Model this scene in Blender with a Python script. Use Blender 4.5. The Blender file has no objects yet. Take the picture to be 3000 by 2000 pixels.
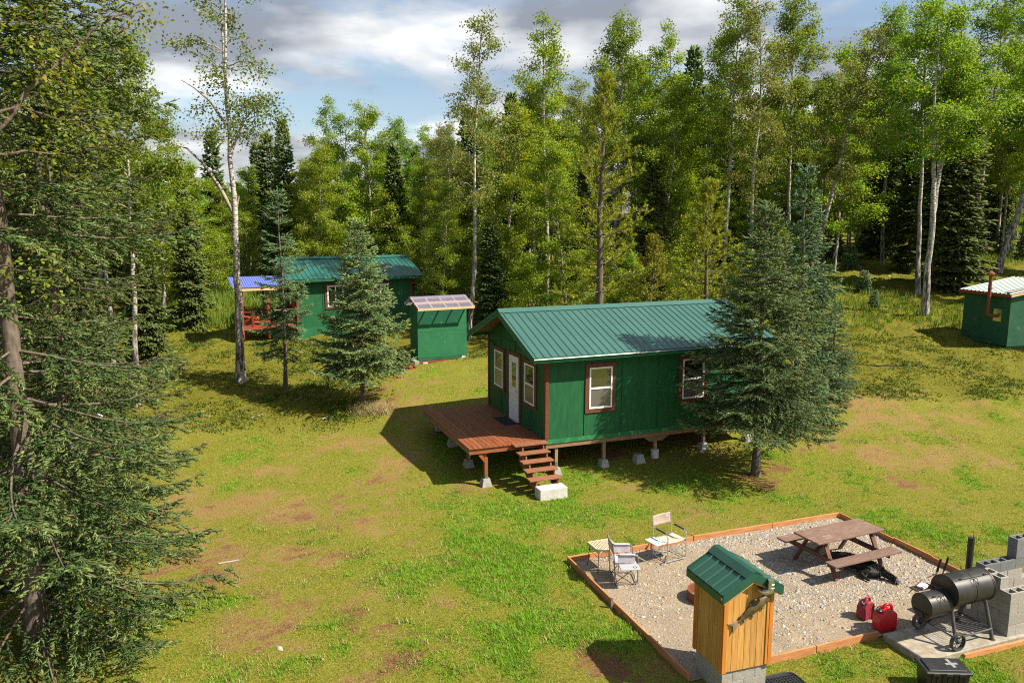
import bpy, bmesh, math, random
import numpy as np
from mathutils import Vector, Matrix

# ------------------------------------------------------------------ camera, sky, sun, exposure
S = bpy.context.scene
COL = S.collection
PITCH, FPX, CAMZ = 0.15562, 2311.53, 7.4            # drone camera: pitch, focal length in photo pixels, height
cam_d = bpy.data.cameras.new('camera')
cam_d.sensor_width = 36.0
cam_d.lens = 36.0 * FPX / 3000.0
cam_d.clip_start, cam_d.clip_end = 0.1, 3000.0
cam = bpy.data.objects.new('camera', cam_d)
COL.objects.link(cam)
cam.location = (0, 0, CAMZ)
cam.rotation_euler = (math.pi / 2 - PITCH, 0, 0)
S.camera = cam

SUN_EL, SUN_AZ = math.radians(46.0), math.radians(-18.0)   # azimuth measured from +X towards +Y
sun_vec = Vector((math.cos(SUN_EL) * math.cos(SUN_AZ), math.cos(SUN_EL) * math.sin(SUN_AZ), math.sin(SUN_EL)))
sd = bpy.data.lights.new('sun', 'SUN')
sd.energy, sd.angle, sd.color = 5.0, math.radians(0.53), (1.0, 0.9, 0.74)
sun = bpy.data.objects.new('sun', sd)
COL.objects.link(sun)
sun.rotation_euler = sun_vec.to_track_quat('Z', 'Y').to_euler()

S.view_settings.view_transform = 'Standard'
S.view_settings.look = 'None'
S.view_settings.exposure = 1.05
S.view_settings.gamma = 1.0
S.view_settings.use_curve_mapping = False
S.render.engine = 'CYCLES'
S.cycles.max_bounces = 5
S.cycles.diffuse_bounces = 2
S.cycles.glossy_bounces = 2
S.cycles.transmission_bounces = 4
S.cycles.transparent_max_bounces = 8
S.cycles.use_adaptive_sampling = True
S.cycles.adaptive_threshold = 0.01
S.cycles.use_denoising = False
S.cycles.filter_width = 1.1
S.cycles.sample_clamp_indirect = 3.0
S.cycles.caustics_reflective = False
S.cycles.caustics_refractive = False

world = bpy.data.worlds.new('World')
S.world = world
world.use_nodes = True
SKY_STRENGTH = 0.075
CLOUD = dict(scale=0.8, lo=0.42, hi=0.56, off=(9.9, 11.3, 0.4))


def build_world():
    nt = world.node_tree
    N, L = nt.nodes, nt.links
    N.clear()
    out = N.new('ShaderNodeOutputWorld')
    bg = N.new('ShaderNodeBackground')
    bg.inputs['Strength'].default_value = SKY_STRENGTH
    sky = N.new('ShaderNodeTexSky')
    sky.sky_type = 'NISHITA'
    sky.sun_disc = False
    sky.sun_elevation = SUN_EL
    sky.sun_rotation = math.pi / 2 - SUN_AZ
    sky.altitude = 60
    sky.air_density, sky.dust_density, sky.ozone_density = 1.0, 1.2, 1.0
    tc = N.new('ShaderNodeTexCoord')
    sep = N.new('ShaderNodeSeparateXYZ')
    L.new(tc.outputs['Generated'], sep.inputs[0])
    # clouds lie on a flat layer: divide the direction by its height above the horizon
    zc = N.new('ShaderNodeMath'); zc.operation = 'MAXIMUM'; zc.inputs[1].default_value = 0.0
    L.new(sep.outputs['Z'], zc.inputs[0])
    za = N.new('ShaderNodeMath'); za.operation = 'ADD'; za.inputs[1].default_value = 0.16
    L.new(zc.outputs[0], za.inputs[0])
    cx = N.new('ShaderNodeMath'); cx.operation = 'DIVIDE'
    cy = N.new('ShaderNodeMath'); cy.operation = 'DIVIDE'
    L.new(sep.outputs['X'], cx.inputs[0]); L.new(za.outputs[0], cx.inputs[1])
    L.new(sep.outputs['Y'], cy.inputs[0]); L.new(za.outputs[0], cy.inputs[1])
    comb = N.new('ShaderNodeCombineXYZ')
    L.new(cx.outputs[0], comb.inputs[0]); L.new(cy.outputs[0], comb.inputs[1])
    mp = N.new('ShaderNodeMapping')
    mp.inputs['Location'].default_value = CLOUD['off']
    L.new(comb.outputs[0], mp.inputs['Vector'])
    n1 = N.new('ShaderNodeTexNoise')
    n1.inputs['Scale'].default_value = CLOUD['scale']
    n1.inputs['Detail'].default_value = 8
    n1.inputs['Roughness'].default_value = 0.56
    n1.inputs['Distortion'].default_value = 0.25
    L.new(mp.outputs[0], n1.inputs['Vector'])
    mask = N.new('ShaderNodeMapRange')
    mask.interpolation_type = 'SMOOTHSTEP'
    mask.inputs['From Min'].default_value = CLOUD['lo']
    mask.inputs['From Max'].default_value = CLOUD['hi']
    L.new(n1.outputs['Fac'], mask.inputs['Value'])
    n2 = N.new('ShaderNodeTexNoise')
    n2.inputs['Scale'].default_value = 1.5
    n2.inputs['Detail'].default_value = 6
    n2.inputs['Roughness'].default_value = 0.5
    L.new(mp.outputs[0], n2.inputs['Vector'])
    ramp = N.new('ShaderNodeValToRGB')
    e = ramp.color_ramp.elements
    e[0].position, e[0].color = 0.42, (2.2, 2.35, 2.7, 1)
    e[1].position, e[1].color = 0.64, (7.6, 7.6, 7.5, 1)
    L.new(n2.outputs['Fac'], ramp.inputs['Fac'])
    mix = N.new('ShaderNodeMix'); mix.data_type = 'RGBA'
    mulf = N.new('ShaderNodeMath'); mulf.operation = 'MULTIPLY'; mulf.inputs[1].default_value = 0.9
    above = N.new('ShaderNodeMapRange')
    above.inputs['From Min'].default_value = -0.005; above.inputs['From Max'].default_value = 0.03
    L.new(sep.outputs['Z'], above.inputs['Value'])
    mul2 = N.new('ShaderNodeMath'); mul2.operation = 'MULTIPLY'
    L.new(mask.outputs[0], mul2.inputs[0]); L.new(above.outputs[0], mul2.inputs[1])
    L.new(mul2.outputs[0], mulf.inputs[0])
    L.new(mulf.outputs[0], mix.inputs['Factor'])
    L.new(sky.outputs[0], mix.inputs['A'])
    L.new(ramp.outputs['Color'], mix.inputs['B'])
    L.new(mix.outputs['Result'], bg.inputs['Color'])
    L.new(bg.outputs[0], out.inputs[0])


build_world()

# ------------------------------------------------------------------ materials
_mats = {}


def _base(name):
    m = bpy.data.materials.new(name)
    m.use_nodes = True
    nt = m.node_tree
    b = nt.nodes['Principled BSDF']
    return m, nt, b


def M(name, c1, c2=None, scale=6.0, stretch=(1, 1, 1), rough=0.7, bump=0.1, metal=0.0, spec=0.3, rnd=0.0,
      detail=6.0, lo=0.35, hi=0.65, c3=None, s3=2.0, t3=0.6, w3=0.08, bscale=None, bdist=0.01, rrough=0.0, alpha=None):
    """painted / wooden / metal surface: two colours by stretched noise, optional third colour for stains and wear"""
    m, nt, b = _base(name)
    N, L = nt.nodes, nt.links
    tc = N.new('ShaderNodeTexCoord')
    mp = N.new('ShaderNodeMapping'); mp.inputs['Scale'].default_value = stretch
    L.new(tc.outputs['Object'], mp.inputs[0])
    oi = N.new('ShaderNodeObjectInfo')
    add = N.new('ShaderNodeVectorMath'); add.operation = 'MULTIPLY_ADD'
    add.inputs[1].default_value = (1, 1, 1)
    rv = N.new('ShaderNodeCombineXYZ')
    mr = N.new('ShaderNodeMath'); mr.operation = 'MULTIPLY'; mr.inputs[1].default_value = 37.0
    L.new(oi.outputs['Random'], mr.inputs[0])
    for i in range(3):
        L.new(mr.outputs[0], rv.inputs[i])
    L.new(mp.outputs[0], add.inputs[0])
    L.new(rv.outputs[0], add.inputs[2])
    n = N.new('ShaderNodeTexNoise')
    n.inputs['Scale'].default_value = scale; n.inputs['Detail'].default_value = detail; n.inputs['Roughness'].default_value = 0.62
    L.new(add.outputs[0], n.inputs['Vector'])
    r = N.new('ShaderNodeValToRGB')
    r.color_ramp.elements[0].position = lo; r.color_ramp.elements[1].position = hi
    r.color_ramp.elements[0].color = (*c1, 1); r.color_ramp.elements[1].color = (*(c2 or c1), 1)
    L.new(n.outputs['Fac'], r.inputs[0])
    col = r.outputs['Color']
    if c3:
        n3 = N.new('ShaderNodeTexNoise'); n3.inputs['Scale'].default_value = s3; n3.inputs['Detail'].default_value = 8
        n3.inputs['Roughness'].default_value = 0.7
        L.new(add.outputs[0], n3.inputs['Vector'])
        mr3 = N.new('ShaderNodeMapRange'); mr3.inputs['From Min'].default_value = t3; mr3.inputs['From Max'].default_value = t3 + w3
        L.new(n3.outputs['Fac'], mr3.inputs['Value'])
        mx = N.new('ShaderNodeMix'); mx.data_type = 'RGBA'
        L.new(mr3.outputs[0], mx.inputs['Factor']); L.new(col, mx.inputs['A']); mx.inputs['B'].default_value = (*c3, 1)
        col = mx.outputs['Result']
    if rnd:
        hs = N.new('ShaderNodeHueSaturation')
        mm = N.new('ShaderNodeMapRange'); mm.inputs['To Min'].default_value = 1 - rnd; mm.inputs['To Max'].default_value = 1 + rnd
        L.new(oi.outputs['Random'], mm.inputs['Value']); L.new(mm.outputs[0], hs.inputs['Value']); L.new(col, hs.inputs['Color'])
        col = hs.outputs['Color']
    L.new(col, b.inputs['Base Color'])
    b.inputs['Roughness'].default_value = rough
    if rrough:
        mq = N.new('ShaderNodeMapRange'); mq.inputs['To Min'].default_value = max(0.02, rough - rrough); mq.inputs['To Max'].default_value = min(1, rough + rrough)
        L.new(n.outputs['Fac'], mq.inputs['Value']); L.new(mq.outputs[0], b.inputs['Roughness'])
    b.inputs['Metallic'].default_value = metal
    b.inputs['Specular IOR Level'].default_value = spec
    if bump:
        bp = N.new('ShaderNodeBump'); bp.inputs['Strength'].default_value = bump; bp.inputs['Distance'].default_value = bdist
        src = n
        if bscale:
            src = N.new('ShaderNodeTexNoise'); src.inputs['Scale'].default_value = bscale; src.inputs['Detail'].default_value = 4
            L.new(add.outputs[0], src.inputs['Vector'])
        L.new(src.outputs['Fac'], bp.inputs['Height']); L.new(bp.outputs[0], b.inputs['Normal'])
    _mats[name] = m
    return m


def foliage(name, tint, trans=0.35, rough=0.6, spec=0.25, var=0.25, nscale=0.5):
    """leaves and needles: hue from the 'col' attribute of each leaf, slight clump variation, some light comes through"""
    m, nt, b = _base(name)
    N, L = nt.nodes, nt.links
    at_ = N.new('ShaderNodeAttribute'); at_.attribute_name = 'col'
    oi = N.new('ShaderNodeObjectInfo')
    tc = N.new('ShaderNodeTexCoord')
    n = N.new('ShaderNodeTexNoise'); n.inputs['Scale'].default_value = nscale; n.inputs['Detail'].default_value = 2
    L.new(tc.outputs['Object'], n.inputs['Vector'])
    mul = N.new('ShaderNodeMix'); mul.data_type = 'RGBA'; mul.blend_type = 'MULTIPLY'; mul.inputs['Factor'].default_value = 1
    L.new(at_.outputs['Color'], mul.inputs['A']); mul.inputs['B'].default_value = (*tint, 1)
    hs = N.new('ShaderNodeHueSaturation')
    v = N.new('ShaderNodeMath'); v.operation = 'ADD'
    L.new(n.outputs['Fac'], v.inputs[0]); L.new(oi.outputs['Random'], v.inputs[1])
    mv = N.new('ShaderNodeMapRange'); mv.inputs['From Min'].default_value = 0.3; mv.inputs['From Max'].default_value = 1.7
    mv.inputs['To Min'].default_value = 1 - var; mv.inputs['To Max'].default_value = 1 + var
    L.new(v.outputs[0], mv.inputs['Value']); L.new(mv.outputs[0], hs.inputs['Value'])
    mh = N.new('ShaderNodeMapRange'); mh.inputs['To Min'].default_value = 0.485; mh.inputs['To Max'].default_value = 0.515
    L.new(oi.outputs['Random'], mh.inputs['Value']); L.new(mh.outputs[0], hs.inputs['Hue'])
    L.new(mul.outputs['Result'], hs.inputs['Color'])
    L.new(hs.outputs['Color'], b.inputs['Base Color'])
    b.inputs['Roughness'].default_value = rough
    b.inputs['Specular IOR Level'].default_value = spec
    if trans:
        tr = N.new('ShaderNodeBsdfTranslucent')
        h2 = N.new('ShaderNodeHueSaturation'); h2.inputs['Hue'].default_value = 0.485; h2.inputs['Saturation'].default_value = 1.1; h2.inputs['Value'].default_value = 1.35
        L.new(hs.outputs['Color'], h2.inputs['Color']); L.new(h2.outputs[0], tr.inputs['Color'])
        ms = N.new('ShaderNodeMixShader'); ms.inputs[0].default_value = trans
        L.new(b.outputs[0], ms.inputs[1]); L.new(tr.outputs[0], ms.inputs[2])
        L.new(ms.outputs[0], nt.nodes['Material Output'].inputs['Surface'])
    _mats[name] = m
    return m


def glass_clear(name, tint=(0.8, 0.9, 0.95), tmix=0.75, rough=0.12):
    """thin clear plastic or glass sheet: mostly lets light straight through"""
    m, nt, b = _base(name)
    N, L = nt.nodes, nt.links
    b.inputs['Base Color'].default_value = (*tint, 1); b.inputs['Roughness'].default_value = rough
    t = N.new('ShaderNodeBsdfTransparent'); t.inputs[0].default_value = (*tint, 1)
    ms = N.new('ShaderNodeMixShader'); ms.inputs[0].default_value = tmix
    L.new(b.outputs[0], ms.inputs[1]); L.new(t.outputs[0], ms.inputs[2])
    L.new(ms.outputs[0], nt.nodes['Material Output'].inputs['Surface'])
    return m


def pane_mat(name, base, rough, spec):
    m, nt, b = _base(name)
    N, L = nt.nodes, nt.links
    b.inputs['Base Color'].default_value = (*base, 1); b.inputs['Roughness'].default_value = rough
    b.inputs['IOR'].default_value = spec
    b.inputs['Specular IOR Level'].default_value = 1.0
    tc = N.new('ShaderNodeTexCoord'); n = N.new('ShaderNodeTexNoise'); n.inputs['Scale'].default_value = 2.2
    L.new(tc.outputs['Object'], n.inputs[0])
    bp = N.new('ShaderNodeBump'); bp.inputs['Strength'].default_value = 0.06; bp.inputs['Distance'].default_value = 0.02
    L.new(n.outputs['Fac'], bp.inputs['Height']); L.new(bp.outputs[0], b.inputs['Normal'])
    return m


MAT = {}
MAT['wall'] = M('green_paint', (0.008, 0.072, 0.026), (0.013, 0.108, 0.038), 2.5, (4, 4, .7), 0.62, 0.25, bscale=60, bdist=0.004, c3=(0.05, 0.2, 0.09), s3=5, t3=0.66, w3=0.12, rnd=0.06)
MAT['wall_old'] = M('faded_green_paint', (0.012, 0.105, 0.042), (0.018, 0.135, 0.055), 2.0, (1, 1, 1), 0.65, 0.25, bscale=50, bdist=0.004, c3=(0.12, 0.28, 0.17), s3=6, t3=0.62, w3=0.1, rnd=0.06)
MAT['wall_dark'] = M('dark_green_paint', (0.012, 0.07, 0.036), (0.02, 0.095, 0.05), 3, (1, 1, 1), 0.6, 0.2, bscale=50, bdist=0.004, c3=(0.11, 0.2, 0.15), s3=3, t3=0.6, w3=0.15, rnd=0.06)
MAT['skirt'] = M('worn_green_skirt', (0.01, 0.13, 0.045), (0.02, 0.17, 0.06), 3, (1, 1, 1), 0.7, 0.2, c3=(0.2, 0.3, 0.16), s3=4, t3=0.52, w3=0.16)
MAT['roof'] = M('teal_roof_metal', (0.03, 0.1, 0.085), (0.038, 0.115, 0.098), 1.2, (1, 1, 1), 0.42, 0.03, spec=0.5, rnd=0.03, bscale=3, c3=(0.05, 0.17, 0.14), s3=1.6, t3=0.6, w3=0.3)
MAT['roof_dark'] = M('dark_green_roof_metal', (0.01, 0.062, 0.042), (0.014, 0.076, 0.052), 1.5, (1, 1, 1), 0.4, 0.03, spec=0.5, rnd=0.03)
MAT['roof_far'] = M('weathered_teal_roof_metal', (0.008, 0.085, 0.07), (0.016, 0.115, 0.095), 1.4, (1, 1, 1), 0.45, 0.05, spec=0.45, rnd=0.04, c3=(0.04, 0.16, 0.13), s3=3.5, t3=0.56, w3=0.2)
MAT['trim'] = M('brown_trim_paint', (0.105, 0.036, 0.02), (0.15, 0.052, 0.028), 5, (1, 1, 6), 0.65, 0.1, rnd=0.1)
MAT['fascia'] = M('green_fascia', (0.012, 0.12, 0.05), (0.02, 0.16, 0.065), 4, (1, 1, 1), 0.5, 0.1)
MAT['white'] = M('white_vinyl', (0.72, 0.72, 0.71), (0.8, 0.8, 0.79), 4, (1, 1, 1), 0.4, 0.02)
MAT['door'] = M('white_door_paint', (0.66, 0.69, 0.72), (0.74, 0.76, 0.78), 4, (1, 1, 1), 0.4, 0.03)
MAT['pane'] = pane_mat('window_glass', (0.018, 0.02, 0.016), 0.02, 1.95)
MAT['pane_screen'] = pane_mat('screened_window_glass', (0.11, 0.105, 0.09), 0.25, 1.5)
MAT['deck'] = M('stained_deck_board', (0.15, 0.048, 0.02), (0.26, 0.085, 0.032), 3, (5, 1, 5), 0.6, 0.15, rnd=0.16, c3=(0.09, 0.035, 0.02), s3=1.5, t3=0.58, w3=0.16)
MAT['deckrim'] = M('stained_rim_board', (0.22, 0.072, 0.026), (0.3, 0.1, 0.036), 3, (1, 4, 4), 0.6, 0.1, rnd=0.08)
MAT['step'] = M('weathered_brown_step', (0.17, 0.07, 0.035), (0.27, 0.115, 0.06), 4, (1, 8, 8), 0.75, 0.2, rnd=0.1, c3=(0.36, 0.26, 0.17), s3=3, t3=0.64, w3=0.1)
MAT['beam'] = M('treated_beam', (0.17, 0.1, 0.055), (0.26, 0.16, 0.085), 4, (1, 5, 5), 0.8, 0.2, rnd=0.1)
MAT['post'] = M('treated_post', (0.22, 0.16, 0.08), (0.31, 0.23, 0.12), 4, (5, 5, 1), 0.8, 0.2, rnd=0.1)
MAT['conc'] = M('concrete', (0.24, 0.235, 0.22), (0.34, 0.335, 0.315), 9, (1, 1, 1), 0.9, 0.3, rnd=0.08, c3=(0.24, 0.235, 0.21), s3=3, t3=0.58, w3=0.2)
MAT['conc_w'] = M('pale_concrete', (0.42, 0.41, 0.385), (0.54, 0.53, 0.5), 10, (1, 1, 1), 0.9, 0.3, c3=(0.36, 0.35, 0.32), s3=7, t3=0.56, w3=0.2)
MAT['slab'] = M('stained_slab', (0.2, 0.185, 0.15), (0.34, 0.32, 0.27), 6, (1, 1, 1), 0.9, 0.25, c3=(0.25, 0.155, 0.06), s3=2.2, t3=0.5, w3=0.2)
MAT['cmu'] = M('concrete_block_grey', (0.22, 0.21, 0.185), (0.31, 0.3, 0.27), 30, (1, 1, 1), 0.95, 0.5, rnd=0.08, bdist=0.004)
MAT['cmu_d'] = M('damp_concrete_block', (0.11, 0.12, 0.122), (0.17, 0.18, 0.182), 26, (1, 1, 1), 0.95, 0.5, rnd=0.1, bdist=0.004)
MAT['galv'] = M('galvanised_metal', (0.55, 0.57, 0.58), (0.7, 0.72, 0.73), 12, (1, 1, 1), 0.32, 0.05, metal=1.0, rrough=0.1)
MAT['alu'] = M('aluminium_tube', (0.5, 0.5, 0.5), (0.62, 0.62, 0.62), 10, (1, 1, 1), 0.34, 0.0, metal=0.85)
MAT['tubegrey'] = M('grey_painted_tube', (0.17, 0.165, 0.17), (0.24, 0.23, 0.24), 10, (1, 1, 1), 0.45, 0.0, metal=0.4)
MAT['plastic_b'] = M('black_plastic', (0.012, 0.013, 0.015), (0.022, 0.023, 0.026), 7, (1, 1, 1), 0.45, 0.05, spec=0.45, c3=(0.06, 0.06, 0.06), s3=9, t3=0.68, w3=0.1)
MAT['rubber'] = M('black_rubber', (0.014, 0.016, 0.018), (0.03, 0.034, 0.038), 30, (1, 1, 1), 0.85, 0.3)
MAT['smoker'] = M('black_smoker_steel', (0.018, 0.018, 0.018), (0.034, 0.033, 0.032), 4, (1, 1, 1), 0.42, 0.1, metal=0.25, spec=0.5, rrough=0.12, c3=(0.06, 0.05, 0.035), s3=2.2, t3=0.6, w3=0.2)
MAT['smoker_leg'] = M('grey_smoker_steel', (0.06, 0.063, 0.066), (0.1, 0.103, 0.106), 6, (1, 1, 1), 0.5, 0.1, metal=0.3, c3=(0.12, 0.06, 0.03), s3=4, t3=0.66, w3=0.1)
MAT['red'] = M('red_plastic', (0.42, 0.008, 0.014), (0.52, 0.012, 0.02), 4, (1, 1, 1), 0.32, 0.05, spec=0.5, c3=(0.3, 0.02, 0.02), s3=8, t3=0.64, w3=0.1)
MAT['red_old'] = M('faded_red_plastic', (0.2, 0.018, 0.03), (0.28, 0.03, 0.045), 4, (1, 1, 1), 0.55, 0.08, c3=(0.13, 0.05, 0.045), s3=5, t3=0.55, w3=0.15)
MAT['cedar'] = M('stained_cedar', (0.36, 0.18, 0.045), (0.52, 0.29, 0.09), 2.2, (9, 9, 0.8), 0.55, 0.1, rnd=0.13, c3=(0.24, 0.085, 0.018), s3=2.0, t3=0.66, w3=0.06)
MAT['cedar_d'] = M('stained_cedar_corner', (0.38, 0.14, 0.024), (0.5, 0.2, 0.04), 2.2, (9, 9, 0.8), 0.55, 0.1, rnd=0.1, c3=(0.24, 0.085, 0.018), s3=2.0, t3=0.66, w3=0.06)
MAT['table'] = M('weathered_brown_plank', (0.115, 0.07, 0.052), (0.2, 0.13, 0.1), 4, (1, 9, 9), 0.75, 0.2, rnd=0.12, c3=(0.46, 0.38, 0.32), s3=3.2, t3=0.61, w3=0.08)
MAT['table_d'] = M('brown_table_timber', (0.085, 0.04, 0.027), (0.13, 0.065, 0.045), 4, (1, 4, 4), 0.75, 0.15, rnd=0.1)
MAT['edge'] = M('edging_timber', (0.33, 0.135, 0.05), (0.46, 0.22, 0.09), 3, (1, 7, 7), 0.75, 0.2, rnd=0.12, c3=(0.2, 0.1, 0.05), s3=2.5, t3=0.6, w3=0.12)
MAT['raw'] = M('raw_lumber', (0.5, 0.33, 0.17), (0.62, 0.44, 0.25), 4, (1, 7, 7), 0.75, 0.1, rnd=0.1)
MAT['grey_wood'] = M('grey_old_timber', (0.2, 0.18, 0.155), (0.3, 0.275, 0.24), 4, (1, 8, 8), 0.85, 0.3, rnd=0.1)
MAT['redwood'] = M('red_stained_wood', (0.24, 0.038, 0.022), (0.33, 0.06, 0.034), 3, (4, 4, 1), 0.65, 0.1, rnd=0.1)
MAT['orange'] = M('orange_plastic', (0.7, 0.11, 0.018), (0.78, 0.14, 0.026), 4, (1, 1, 1), 0.4, 0.0)
MAT['canvas'] = M('taupe_canvas', (0.3, 0.235, 0.19), (0.38, 0.305, 0.25), 5, (1, 1, 1), 0.85, 0.3, bscale=90, bdist=0.002)
MAT['canvas_b'] = M('beige_canvas', (0.42, 0.38, 0.29), (0.5, 0.46, 0.36), 5, (1, 1, 1), 0.85, 0.3, bscale=90, bdist=0.002)
MAT['canvas_l'] = M('pale_lilac_canvas', (0.36, 0.33, 0.38), (0.48, 0.45, 0.5), 5, (1, 1, 1), 0.85, 0.4, bscale=14, bdist=0.02)
MAT['tray'] = M('grey_plastic_tray', (0.3, 0.32, 0.33), (0.36, 0.38, 0.39), 6, (1, 1, 1), 0.4, 0.0)
MAT['tray_b'] = M('pale_blue_tray', (0.42, 0.52, 0.58), (0.5, 0.6, 0.66), 6, (1, 1, 1), 0.35, 0.0)
MAT['wicker'] = M('pale_wicker', (0.4, 0.33, 0.22), (0.56, 0.48, 0.34), 40, (1, 1, 1), 0.8, 0.3, rnd=0.1)
MAT['iron'] = M('dark_iron', (0.02, 0.018, 0.016), (0.04, 0.034, 0.03), 10, (1, 1, 1), 0.6, 0.1)
MAT['rust'] = M('rusty_steel', (0.14, 0.04, 0.022), (0.24, 0.08, 0.04), 8, (1, 1, 1), 0.85, 0.3, c3=(0.09, 0.04, 0.03), s3=4, t3=0.56, w3=0.1)
MAT['clear'] = glass_clear('clear_corrugated_plastic', (0.86, 0.84, 0.97), 0.9, 0.1)
MAT['clear_blue'] = glass_clear('blue_corrugated_plastic', (0.14, 0.19, 0.62), 0.2, 0.35)
MAT['bark_s'] = M('spruce_bark', (0.075, 0.058, 0.045), (0.16, 0.13, 0.105), 14, (1, 1, 0.35), 0.95, 0.8, bdist=0.02, c3=(0.2, 0.19, 0.16), s3=6, t3=0.6, w3=0.12)
MAT['fur'] = M('black_fur', (0.008, 0.008, 0.008), (0.02, 0.019, 0.018), 30, (1, 1, 1), 0.6, 0.6, bdist=0.02)
MAT['fur_w'] = M('white_fur', (0.55, 0.5, 0.42), (0.68, 0.64, 0.58), 20, (1, 1, 1), 0.8, 0.4)
MAT['fish'] = M('painted_wooden_fish', (0.045, 0.032, 0.012), (0.12, 0.085, 0.03), 9, (1, 1, 1), 0.4, 0.2, spec=0.5, c3=(0.36, 0.25, 0.2), s3=6, t3=0.6, w3=0.12)
MAT['fish_fin'] = M('pale_fish_fin', (0.2, 0.14, 0.09), (0.3, 0.22, 0.16), 14, (1, 1, 1), 0.45, 0.2, c3=(0.1, 0.07, 0.03), s3=5, t3=0.55, w3=0.1)
MAT['paper'] = M('printed_paper', (0.6, 0.52, 0.45), (0.72, 0.66, 0.6), 30, (1, 1, 1), 0.7, 0.0, c3=(0.4, 0.08, 0.14), s3=22, t3=0.55, w3=0.03)
MAT['yellow'] = M('yellow_level', (0.65, 0.5, 0.04), (0.72, 0.57, 0.06), 6, (1, 1, 1), 0.4, 0.0)
MAT['tape'] = M('grey_tape', (0.2, 0.2, 0.205), (0.28, 0.28, 0.285), 20, (1, 1, 1), 0.45, 0.1)
MAT['soil'] = M('bare_soil', (0.1, 0.055, 0.032), (0.17, 0.1, 0.06), 12, (1, 1, 1), 0.95, 0.6, bdist=0.03)


def birch_bark():
    m, nt, b = _base('birch_bark')
    N, L = nt.nodes, nt.links
    tc = N.new('ShaderNodeTexCoord')
    oi = N.new('ShaderNodeObjectInfo')
    mp = N.new('ShaderNodeMapping'); mp.inputs['Scale'].default_value = (2.2, 2.2, 9)
    L.new(tc.outputs['Object'], mp.inputs[0])
    n = N.new('ShaderNodeTexNoise'); n.inputs['Scale'].default_value = 3.0; n.inputs['Detail'].default_value = 5
    L.new(mp.outputs[0], n.inputs['Vector'])
    r = N.new('ShaderNodeValToRGB')
    e = r.color_ramp.elements
    e[0].position, e[0].color = 0.38, (0.05, 0.042, 0.036, 1)
    e[1].position, e[1].color = 0.53, (0.42, 0.39, 0.35, 1)
    x = e.new(0.78); x.color = (0.6, 0.57, 0.53, 1)
    L.new(n.outputs['Fac'], r.inputs[0])
    # the oldest bark, low on the stem, is grey-brown and cracked
    n2 = N.new('ShaderNodeTexNoise'); n2.inputs['Scale'].default_value = 2.0; n2.inputs['Detail'].default_value = 6
    mp2 = N.new('ShaderNodeMapping'); mp2.inputs['Scale'].default_value = (5, 5, 1.2)
    L.new(tc.outputs['Object'], mp2.inputs[0]); L.new(mp2.outputs[0], n2.inputs['Vector'])
    r2 = N.new('ShaderNodeValToRGB')
    r2.color_ramp.elements[0].position = 0.42; r2.color_ramp.elements[0].color = (0.05, 0.042, 0.035, 1)
    r2.color_ramp.elements[1].position = 0.62; r2.color_ramp.elements[1].color = (0.42, 0.39, 0.355, 1)
    L.new(n2.outputs['Fac'], r2.inputs[0])
    sp = N.new('ShaderNodeSeparateXYZ'); L.new(tc.outputs['Object'], sp.inputs[0])
    ad = N.new('ShaderNodeMath'); ad.operation = 'MULTIPLY_ADD'; ad.inputs[1].default_value = 5.0
    L.new(n2.outputs['Fac'], ad.inputs[0]); L.new(sp.outputs['Z'], ad.inputs[2])
    mr = N.new('ShaderNodeMapRange'); mr.inputs['From Min'].default_value = 4.6; mr.inputs['From Max'].default_value = 8.6
    L.new(ad.outputs[0], mr.inputs['Value'])
    mx = N.new('ShaderNodeMix'); mx.data_type = 'RGBA'
    L.new(mr.outputs[0], mx.inputs['Factor']); L.new(r2.outputs['Color'], mx.inputs['A']); L.new(r.outputs['Color'], mx.inputs['B'])
    L.new(mx.outputs['Result'], b.inputs['Base Color'])
    b.inputs['Roughness'].default_value = 0.8
    bp = N.new('ShaderNodeBump'); bp.inputs['Strength'].default_value = 0.5; bp.inputs['Distance'].default_value = 0.02
    L.new(n2.outputs['Fac'], bp.inputs['Height']); L.new(bp.outputs[0], b.inputs['Normal'])
    return m


MAT['bark_b'] = birch_bark()
MAT['twig'] = M('birch_twig_bark', (0.16, 0.13, 0.11), (0.36, 0.32, 0.29), 10, (1, 1, 1), 0.85, 0.2)
MAT['twig_d'] = M('dark_twig_bark', (0.05, 0.038, 0.03), (0.13, 0.1, 0.08), 10, (1, 1, 1), 0.85, 0.2)
MAT['needle'] = foliage('spruce_needles', (1.15, 1.2, 1.05), 0.18, 0.65, 0.12, 0.22, 0.9)
MAT['leaf'] = foliage('birch_leaves', (1.2, 1.25, 1.1), 0.45, 0.5, 0.25, 0.2, 0.45)
MAT['pine'] = foliage('pine_needles', (1, 1, 1), 0.25, 0.5, 0.3, 0.15, 0.6)
MAT['grass'] = foliage('grass_blades', (1, 1, 1), 0.3, 0.6, 0.2, 0.15, 0.7)

# ------------------------------------------------------------------ mesh helpers
def tag(o, label=None, cat=None, group=None, kind=None):
    if label: o['label'] = label
    if cat: o['category'] = cat
    if group: o['group'] = group
    if kind: o['kind'] = kind
    return o


def empty(name, loc=(0, 0, 0), rz=0.0, label=None, cat=None, group=None):
    o = bpy.data.objects.new(name, None)
    o.empty_display_size = 0.2
    COL.objects.link(o)
    o.location = loc
    o.rotation_euler = (0, 0, rz)
    return tag(o, label, cat, group)


def link(name, me, mat, parent=None):
    o = bpy.data.objects.new(name, me)
    COL.objects.link(o)
    if mat is not None and len(me.materials) == 0:
        me.materials.append(mat)
    if parent is not None:
        o.parent = parent
    return o


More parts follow.
